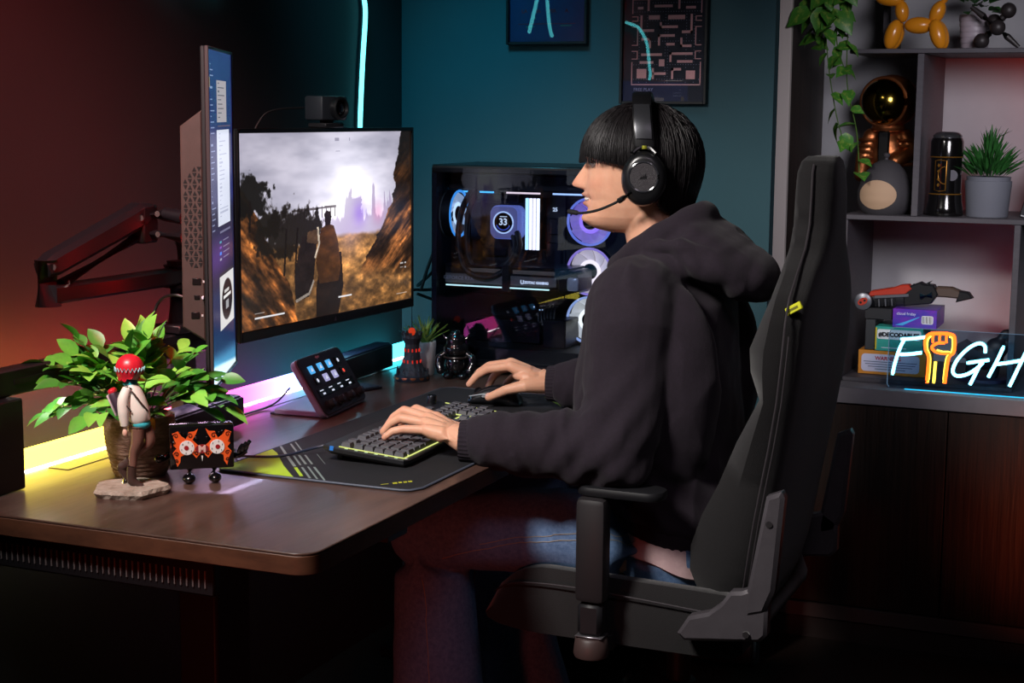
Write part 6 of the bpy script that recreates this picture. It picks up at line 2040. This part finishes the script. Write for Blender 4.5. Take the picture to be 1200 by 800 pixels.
# eyes, brows, teeth, nails
for e in (-1, 1):
    c = Vector((AX - .0810, 1.0 + e * .031, 1.2835))
    ey = obj('eye', MB().ell(c, .0112, 18, 12), mat('eye_white', '#9a8f8a', .2), pn, world=True)
    ey.data.transform(HM)
    obj('iris', MB().ell(c + Vector((-.0088, e * .0005, 0)), (.003, .0052, .0052), 14, 8), mat('iris_dark', '#1a100c', .15), ey, world=True).data.transform(HM)
    obj('upper_lid', MB().tube(bez([c + Vector((-.004, -e * .013, .001)), c + Vector((-.0105, -e * .006, .0052)), c + Vector((-.0112, e * .004, .0058)), c + Vector((-.006, e * .0125, .002))], 5), .0019, 6), mat('lid_skin', '#9a6650', .5), ey, world=True).data.transform(HM)
    obj('lash_line', MB().tube(bez([c + Vector((-.0065, -e * .011, .0015)), c + Vector((-.0122, -e * .004, .0042)), c + Vector((-.0122, e * .005, .0042)), c + Vector((-.0065, e * .0125, .001))], 5), .0016, 5), mat('lash_black', '#120c0b', .6), ey, world=True).data.transform(HM)
    obj('eyebrow', MB().tube(bez([(AX - .1035, 1 + e * .014, 1.3005), (AX - .1015, 1 + e * .028, 1.3045), (AX - .086, 1 + e * .046, 1.3015)], 6), [.0022] * 7 + [.0015] * 6, 6), mat('lash_black', '#120c0b', .6), pn, world=True).data.transform(HM)
obj('teeth', MB().tube(bez([(AX - .0925, .979, 1.2140), (AX - .1005, .991, 1.2135), (AX - .1005, 1.009, 1.2135), (AX - .0925, 1.021, 1.2140)], 5), .0030, 8), mat('teeth_white', '#e9e2da', .25), pn, world=True).data.transform(HM)
M_nail = mat('nail', '#e0ada0', .25, coat=.3)
for tips, pips in ((L_tip, L_pip), (R_tip, R_pip)):
    for t, p in zip(tips, pips):
        t, p = Vector(t), Vector(p)
        d = (t - p).normalized()
        up = Vector((-1, 0, 1.2))
        up = (up - d * up.dot(d)).normalized()
        x = d.cross(up)
        Mn = Matrix(((x.x, d.x, up.x, 0), (x.y, d.y, up.y, 0), (x.z, d.z, up.z, 0), (0, 0, 0, 1)))
        Mn = Matrix.Translation(t - d * .001 + up * .0058) @ Mn
        obj('fingernail', MB().ell((0, 0, 0), (.0045, .0058, .0013), 12, 8, M=Mn), M_nail, pn, world=True)
obj('thumbnail', MB().ell((0, 0, 0), (.0062, .0055, .0014), 12, 8, M=TR((.562, 1.150, .7745), rx=40, ry=-20)), M_nail, pn, world=True)

# hair
HC = Vector((.953, 1.0, 1.287))
def hem(t):
    a = abs((math.degrees(t) + 180) % 360 - 180)
    return interp(a, [0, 30, 55, 75, 96, 104, 112, 140, 180], [1.300, 1.296, 1.288, 1.281, 1.280, 1.25, 1.205, 1.185, 1.172])
def hair_pt(t, q, off=0.0):
    """t angle from the front, q 0..1 from crown to hem"""
    zt = 1.397
    zh = hem(t)
    phm = math.acos(max(-1, min(1, (max(zh, HC.z) - HC.z) / (zt - HC.z))))
    Ltop = .16
    Llow = max(0.0, HC.z - zh)
    total = Ltop * phm / (PI / 2) + Llow
    s = q * total
    c_, s_ = math.cos(t), math.sin(t)
    ru = (.122 if c_ > 0 else .117) + off
    rv = .0975 + off
    if s <= Ltop * phm / (PI / 2):
        ph = s / Ltop * PI / 2
        k = math.sin(ph) ** .9
        z = HC.z + (zt - HC.z + off) * math.cos(ph)
    else:
        d = s - Ltop * phm / (PI / 2)
        z = HC.z - d
        k = 1 - .30 * (d / .12) ** 1.7
    return Vector((HC.x - ru * c_ * k, HC.y + rv * s_ * k, z))
NA, NQ = 96, 26
hm_ = MB()
outer = [[hair_pt(2 * PI * k / NA, max(.004, j / NQ), -.002 + .0016 * math.sin(k * 2.7) * (j / NQ)) for k in range(NA)] for j in range(NQ + 1)]
inner = [[hair_pt(2 * PI * k / NA, j / NQ, -.016) for k in range(NA)] for j in range(NQ, NQ - 8, -1)]
hm_.loft(outer + inner, cap=False)
M_hair = mat('hair_black', '#0d0a0b', .5, spec=.5, bump=.3, bscale=90, stretch=(1, 1, .15))
hair = obj('hair', hm_, M_hair, pn, world=True, angle=0)
hair.data.transform(HM)
stn = MB()
rng = random.Random(21)
for i in range(2600):
    t0 = rng.uniform(-PI, PI)
    q0 = rng.choice([0.02, .1, .25, .4, .5]) * rng.random()
    L_ = rng.uniform(.5, 1.0)
    q1 = min(1.0 + rng.uniform(-.02, .035), q0 + L_ + .2)
    off = rng.uniform(-.001, .0035)
    dt = rng.uniform(-.05, .05)
    P = []
    for k in range(9):
        s = k / 8
        P.append(hair_pt(t0 + dt * s + .012 * math.sin(s * 5 + i), q0 + (q1 - q0) * s, off * (1 - .5 * s) + .001 * math.sin(s * 3 + i)))
    r0 = rng.uniform(.0007, .0013)
    stn.tube(P, [r0 * (1 if k < 6 else (9 - k) / 3.5) for k in range(9)], 3, cap=False)
st = obj('hair_strands', stn, mat('hair_strand', '#120e10', .45, spec=.4), hair, world=True, angle=0)
st.data.transform(HM)
st['kind'] = 'stuff'

# ------------------------------------------------------------------ hoodie
def fold_noise(me, amp, scale, extra=None):
    n = len(me.vertices)
    c = np.empty(n * 3, np.float32)
    nn = np.empty(n * 3, np.float32)
    me.vertices.foreach_get('co', c)
    me.vertices.foreach_get('normal', nn)
    c, nn = c.reshape(-1, 3), nn.reshape(-1, 3)
    out = np.empty(n, np.float32)
    for i in range(n):
        p = c[i]
        q = Vector((p[0] * scale[0], p[1] * scale[1], p[2] * scale[2]))
        a = mnoise.noise(q)
        out[i] = (1 - 2.2 * abs(a)) * .6 + .4 * mnoise.noise(q * 2.3)
    d = out * amp
    if extra is not None:
        d += extra(c)
    c += nn * d[:, None]
    me.vertices.foreach_set('co', c.ravel())
    me.update()
hd = MB()
def tilt(x, z):
    return z - (x - 1.0) * .28 * max(0, min(1, (.75 - z) / .12))
hd.loft([[(cx + rx * math.copysign(abs(math.cos(a)) ** .9, math.cos(a)), 1.0 + ry * math.copysign(abs(math.sin(a)) ** .9, math.sin(a)), tilt(cx + rx * math.cos(a), z)) for a in [2 * PI * k / 36 for k in range(36)]] for (cx, rx, ry, z) in
         [(1.045, .135, .185, .615), (1.035, .155, .205, .635), (1.018, .160, .213, .69), (.997, .156, .212, .78), (.994, .150, .206, .88), (.998, .143, .200, .96), (1.002, .130, .195, 1.02), (1.004, .105, .165, 1.06), (.998, .085, .115, 1.095), (.99, .07, .08, 1.115)]])
for S_, E_, W_, sd in ((LS, LE, LW, -1), (RS, RE, RW, 1)):
    Ce = E_.lerp(W_, .965)
    A = [S_ + Vector((.0, -sd * .05, .0)), S_ + Vector((0, sd * .012, -.012)), S_.lerp(E_, .5) + Vector((.012, sd * .004, 0)), E_ + Vector((.012, 0, .012)), E_.lerp(W_, .18) + Vector((0, 0, -.003)), E_.lerp(W_, .5), E_.lerp(W_, .78) + Vector((0, 0, .002)), Ce]
    P = bez(A, 5)
    rs = [.085, .085, .078, .074, .067, .058, .053, .037]
    hd.tube(P, [interp(x, range(8), rs) for x in np.linspace(0, 7, len(P))], 22)
    hd.ell(E_ + Vector((.015, sd * .006, -.014)), (.068, .066, .066))
    hd.ell((1.052, 1.0 + sd * .150, .865), (.105, .088, .205), 32, 20)
    # creases round the elbow and forearm
    for k, t in enumerate((.10, .24, .42, .60, .80)):
        c = E_.lerp(W_, t)
        d = (W_ - E_).normalized()
        a, b = frame_from(d + Vector((.25 * (-1) ** k, .15, .3 * (-1) ** k)))
        rr = (.066, .061, .054, .051, .044)[k]
        hd.tube([c + (a * math.cos(q) + b * math.sin(q)) * rr for q in [2 * PI * j / 22 for j in range(22)]], .0095, 8, closed=True)
    for k, t in enumerate((.45, .65, .82)):
        c = S_.lerp(E_, t) + Vector((.01, 0, 0))
        a, b = frame_from((E_ - S_).normalized() + Vector((.3, 0, .2 * k)))
        hd.tube([c + (a * math.cos(q) + b * math.sin(q)) * .074 for q in [2 * PI * j / 22 for j in range(22)]], .006, 6, closed=True)
# hood: collar ring and the bag hanging behind
ring = []
for k in range(30):
    a = 2 * PI * k / 30
    fx = -math.cos(a)
    ring.append((.995 + .082 * fx, 1.0 + .088 * math.sin(a), 1.133 + .052 * fx))
hd.tube(ring, [.021 + .006 * (1 - math.cos(2 * PI * k / 30)) / 2 for k in range(30)], 12, closed=True)
hd.ell((0, 0, 0), (.115, .145, .052), 28, 16, M=TR((1.105, 1.0, 1.105), ry=24))
hd.ell((0, 0, 0), (.075, .115, .040), 24, 14, M=TR((1.150, 1.0, 1.078), ry=34))
hd.ell((1.185, 1.0, 1.062), (.036, .085, .030), 20, 12)
for (x, z, ry_, t_) in ((1.062, 1.158, .098, 20), (1.085, 1.150, .108, 26), (1.11, 1.135, .115, 30), (1.135, 1.117, .115, 34), (1.16, 1.097, .108, 38), (1.183, 1.078, .09, 42)):
    hd.ell((0, 0, 0), (.048, ry_, .036), 24, 12, M=TR((x, 1.0, z), ry=t_))
hd.ell((0, 0, 0), (.10, .150, .045), 24, 14, M=TR((1.04, 1.0, 1.095), ry=8))
for (y, s) in ((-.10, 1), (-.06, 1), (.06, 1), (.10, 1)):
    hd.tube(bez([(.955, 1.0 + y * .7, 1.105), (1.03, 1.0 + y * 1.2, 1.135), (1.11, 1.0 + y * 1.2, 1.125), (1.19, 1.0 + y * .5, 1.075)], 6), .013, 8)
hdm = remesh(hd, .0042, 14, 'hoodie', .5)
def creases(c):
    # drag lines from the armpit and waist
    e = .0035 * np.sin(c[:, 2] * 95 + c[:, 0] * 60 + 2 * np.sin(c[:, 1] * 30)) * np.exp(-((c[:, 2] - .68) / .07) ** 2)
    e += .003 * np.sin(c[:, 0] * 120 + c[:, 2] * 70) * np.exp(-((c[:, 2] - 1.10) / .04) ** 2) * (c[:, 0] > 1.0)
    for E_ in (LE, RE):
        d2 = (c[:, 0] - E_.x + .02) ** 2 + (c[:, 1] - E_.y) ** 2 + (c[:, 2] - E_.z - .02) ** 2
        e += .0055 * np.sin(c[:, 0] * 95 - c[:, 2] * 85 + 3 * np.sin(c[:, 1] * 18)) * np.exp(-d2 / .10 ** 2)
    for W_, E_ in ((LW, LE), (RW, RE)):
        m_ = E_.lerp(W_, .62)
        d2 = (c[:, 0] - m_.x) ** 2 + (c[:, 1] - m_.y) ** 2 + (c[:, 2] - m_.z) ** 2
        e += .0035 * np.sin(c[:, 0] * 130 + c[:, 2] * 60) * np.exp(-d2 / .07 ** 2)
    return e
fold_noise(hdm, .0065, (14, 10, 8), creases)
M_hood = mat('hoodie_charcoal', '#201622', .92, color2='#1b121c', nscale=160, bump=.25, bscale=600, sheen=.05)
hoodie = obj('hoodie', hdm, M_hood, pn, world=True)
def rib_tube(P, rs, seg, amp, nr):
    vs, fs = [], []
    prev = None
    for i, p in enumerate(P):
        d = (P[min(i + 1, len(P) - 1)] - P[max(i - 1, 0)]).normalized()
        a, b = frame_from(d)
        for k in range(seg):
            t = 2 * PI * k / seg
            r = rs[i] + amp * math.cos(nr * t)
            vs.append(p + a * r * math.cos(t) + b * r * math.sin(t))
    for i in range(len(P) - 1):
        for k in range(seg):
            l = (k + 1) % seg
            fs.append((i * seg + k, i * seg + l, (i + 1) * seg + l, (i + 1) * seg + k))
    return MB().add(vs, fs)
for E_, W_ in ((LE, LW), (RE, RW)):
    d = (W_ - E_).normalized()
    c0 = E_.lerp(W_, .80)
    P = [c0, c0 + d * .008, c0 + d * .03, c0 + d * .055, c0 + d * .060, c0 + d * .060, c0 + d * .052]
    obj('cuff', rib_tube(P, [.044, .0435, .0395, .0380, .0365, .033, .030], 120, .0007, 30), M_hood, hoodie, world=True, label='ribbed cuff')
rg = []
for (dz, k_) in ((.035, 1.01), (.03, 1.02), (.0, 1.0), (-.012, .985), (-.016, .95)):
    rg.append([(1.042 + .150 * k_ * math.cos(a) * (1 + .004 * math.cos(60 * a)), 1.0 + .200 * k_ * math.sin(a) * (1 + .004 * math.cos(60 * a)), .612 + dz - (1.042 + .150 * math.cos(a) - 1.0) * .28) for a in [2 * PI * q / 180 for q in range(180)]])
obj('hem_band', MB().loft(rg, cap=False), M_hood, hoodie, world=True, label='ribbed hem')
# drawstrings
for e in (-1, 1):
    obj('drawstring', MB().tube(bez([(.908, 1 + e * .03, 1.085), (.885, 1 + e * .035, 1.05), (.872, 1 + e * .04, .99), (.862, 1 + e * .04, .94)], 6), .0028, 6), M_hood, hoodie, world=True)

# undershirt hem and jeans
M_shirt = mat('shirt_pale', '#c4a8a8', .85, color2='#b99c9d', nscale=60, bump=.1, bscale=200)
rg = []
for (dz, k_) in ((.05, .96), (.03, .985), (.0, 1.0), (-.018, 1.0), (-.022, .975)):
    rg.append([(1.05 + .147 * k_ * math.cos(a), 1.0 + .197 * k_ * math.sin(a), .578 + dz + .004 * math.sin(7 * a) - (1.05 + .147 * math.cos(a) - 1.0) * .30) for a in [2 * PI * q / 72 for q in range(72)]])
obj('undershirt', MB().loft(rg, cap=False), M_shirt, pn, world=True, label='pale undershirt hem')
jn = MB()
jn.loft([[(cx + rx * math.cos(a), 1.0 + ry * math.sin(a), z) for a in [2 * PI * k / 28 for k in range(28)]] for (cx, rx, ry, z) in
         [(1.06, .09, .14, .487), (1.06, .125, .175, .50), (1.06, .142, .19, .54), (1.055, .138, .186, .60), (1.05, .12, .165, .65)]])
for sd, kx, ax in ((-1, .575, .620), (1, .60, .66)):
    y0, y1 = 1.0 + sd * .10, 1.0 + sd * .17
    jn.tube([(1.06, y0, .572), (.95, 1.0 + sd * .12, .573), (.80, 1.0 + sd * .145, .572), (.65, y1, .562), (kx - .0, y1, .548)], [.085, .086, .082, .076, .070], 24)
    jn.ell((kx, y1, .548), (.075, .074, .074))
    jn.tube([(kx, y1, .55), (kx + .012, y1, .47), (kx + .018, y1, .36), (kx + .022, y1, .24), (ax - .005, y1, .10), (ax - .005, y1, .06)], [.072, .078, .083, .090, .097, .100], 26)
jm = remesh(jn, .0048, 6, 'jeans', .5)
fold_noise(jm, .0042, (13, 9, 7))
M_jean = mat('denim', '#6480a6', .9, color2='#4e6a90', nscale=120, bump=.3, bscale=500, stretch=(1, 1, 1))
jeans = obj('jeans', jm, M_jean, pn, world=True)
M_th = mat('denim_thread', '#8f8a80', .8)
from mathutils.bvhtree import BVHTree
_bv = BVHTree.FromPolygons([v.co.copy() for v in jm.vertices], [tuple(p.vertices) for p in jm.polygons])
def stitch(pts):
    P = []
    for p in bez(pts, 10):
        h = _bv.find_nearest(p)
        P.append(h[0] + h[1] * .0006)
    obj('seam_stitch', MB().tube(P, .0009, 5), M_th, jeans, world=True)
stitch([(1.03, .78, .60), (.92, .76, .585), (.80, .745, .565), (.70, .745, .535), (.64, .75, .51)])
stitch([(1.03, .78, .615), (.92, .76, .60), (.80, .745, .58), (.72, .745, .555)])
stitch([(.60, .74, .48), (.612, .735, .42), (.62, .73, .34), (.627, .72, .25), (.63, .72, .16)])
# shoes
M_shoe = mat('shoe_dark', '#1b1a1e', .6)
for sd, ax in ((-1, .620), (1, .66)):
    y1 = 1.0 + sd * .17
    sh = MB()
    sh.capsule((ax + .03, y1, .05), (ax - .16, y1, .045), .043, .040)
    sh.capsule((ax + .01, y1, .05), (ax + .005, y1, .11), .043, .042)
    so = obj('shoe', remesh(sh, .005, 4, 'shoe'), M_shoe, pn, world=True)
    obj('sole', MB().prism([(ax + .075 - .0, y1 - .03), (ax + .075, y1 + .03), (ax, y1 + .044), (ax - .14, y1 + .046), (ax - .20, y1 + .025), (ax - .20, y1 - .025), (ax - .14, y1 - .046), (ax, y1 - .044)], .0, .018, bev=.004), mat('sole_grey', '#5a5a5e', .7), so, world=True)

# ------------------------------------------------------------------ headset
hs_ = thing('headset', 'black gaming headset with boom microphone worn by the person', 'headset', (.955, 1.0, 1.26))
M_hs = mat('headset_black', '#121214', .3, spec=.6)
M_hsm = mat('headset_satin', '#3a3b3f', .32, metal=.6)
M_cush = mat('cushion_black', '#151416', .75)
CX, CZ = .962, 1.258
band = []
for k in range(33):
    a = PI * k / 32
    y = 1.0 - .1115 * math.cos(a) * (1 + .02 * math.sin(a))
    z = 1.318 + .098 * math.sin(a) ** .85
    band.append(Vector((CX - .012 + .012 * (1 - math.sin(a)), y, z)))
def strap(P, w_, th_, off=0.0):
    rings = []
    for i, p in enumerate(P):
        d = (P[min(i + 1, len(P) - 1)] - P[max(i - 1, 0)]).normalized()
        nx = Vector((1, 0, 0))
        up = d.cross(nx).normalized() * -1
        if (p - Vector((CX, 1.0, 1.30))).dot(up) < 0:
            up = -up
        q = p + up * off
        rings.append([q + nx * (w_ / 2) * a + up * th_ / 2 * b for a, b in ((-1, -.6), (-.8, -1), (.8, -1), (1, -.6), (1, .6), (.8, 1), (-.8, 1), (-1, .6))])
    return MB().loft(rings)
obj('headband', strap(band, .036, .008), M_hs, hs_, world=True)
obj('band_plate', strap(band[1:9], .030, .003, .0055), M_hsm, hs_, world=True, label='satin grey band plate')
obj('band_plate', strap(band[24:32], .030, .003, .0055), M_hsm, hs_, world=True)
obj('band_cushion', strap(band[8:25], .033, .010, -.008), M_cush, hs_, world=True)
def ellipse_ring(y, rx, rz, n=40):
    return [(CX + rx * math.cos(2 * PI * k / n), y, CZ + rz * math.sin(2 * PI * k / n)) for k in range(n)]
for e in (-1, 1):
    Y = lambda d: 1.0 + e * d
    cup = obj('ear_cup', MB().loft([ellipse_ring(Y(.100), .036, .045), ellipse_ring(Y(.103), .0415, .0505), ellipse_ring(Y(.112), .0425, .0515), ellipse_ring(Y(.121), .0395, .0485), ellipse_ring(Y(.1265), .034, .043), ellipse_ring(Y(.128), .028, .037)]), M_hs, hs_, world=True, angle=60)
    obj('ear_cushion', MB().tube([Vector((CX + .031 * math.cos(2 * PI * k / 36), Y(.092), CZ + .041 * math.sin(2 * PI * k / 36))) for k in range(36)], .0115, 12, closed=True), M_cush, cup, world=True)
    ringc = obj('cup_ring', MB().tube([(CX + .0275 * math.cos(2 * PI * k / 40), Y(.1275), CZ + .004 + .0275 * math.sin(2 * PI * k / 40)) for k in range(40)], .0026, 8, closed=True), mat('cup_ring', '#26272b', .15, coat=.6), cup, world=True)
    obj('cup_disc', MB().cyl((CX, Y(.1255), CZ + .004), (CX, Y(.1288), CZ + .004), .0255, seg=36), mat('cup_disc', '#2d292d', .5, bump=.5, bscale=900), cup, world=True)
    for (pts) in ([(-.007, -.004), (-.0035, .0015), (-.0020, -.004)], [(-.003, -.004), (.0005, .0045), (.002, -.004)], [(.001, -.004), (.0045, .008), (.0065, -.004)]):
        obj('sail_mark', MB().prism([(CX + a, CZ + .004 + b) for a, b in pts], Y(.1287), Y(.1293), 'xz'), M_hs, cup, world=True)
    obj('yoke', MB().tube(bez([(CX - .022, Y(.118), CZ + .047), (CX - .012, Y(.113), CZ + .056), (CX, Y(.1115), CZ + .060), (CX + .012, Y(.113), CZ + .056), (CX + .022, Y(.118), CZ + .047)], 5), .0042, 8), M_hs, cup, world=True)
    obj('pivot_ring', MB().lathe([(.006, 0), (.0062, .003), (.006, .006)], 16, M=TR((CX, Y(.1115), CZ + .0555))), mat('pivot_yellow', '#a8a838', .35, metal=.6), cup, world=True, label='yellow pivot ring')
bm_ = obj('boom_arm', MB().tube(bez([(.925, .880, 1.222), (.905, .888, 1.210), (.875, .905, 1.197), (.845, .925, 1.190), (.828, .938, 1.1895)], 6), .0026, 8), M_cush, hs_, world=True, label='thin microphone boom')
obj('boom_base', MB().tube([(.941, .875, 1.235), (.925, .880, 1.222), (.916, .884, 1.216)], .0055, 10), M_hs, bm_, world=True)
obj('mic_tip', MB().capsule((.832, .936, 1.1895), (.818, .946, 1.191), .0048, .0052, 12), M_cush, bm_, world=True)
hs_.rotation_euler = (0, 0, R(15))
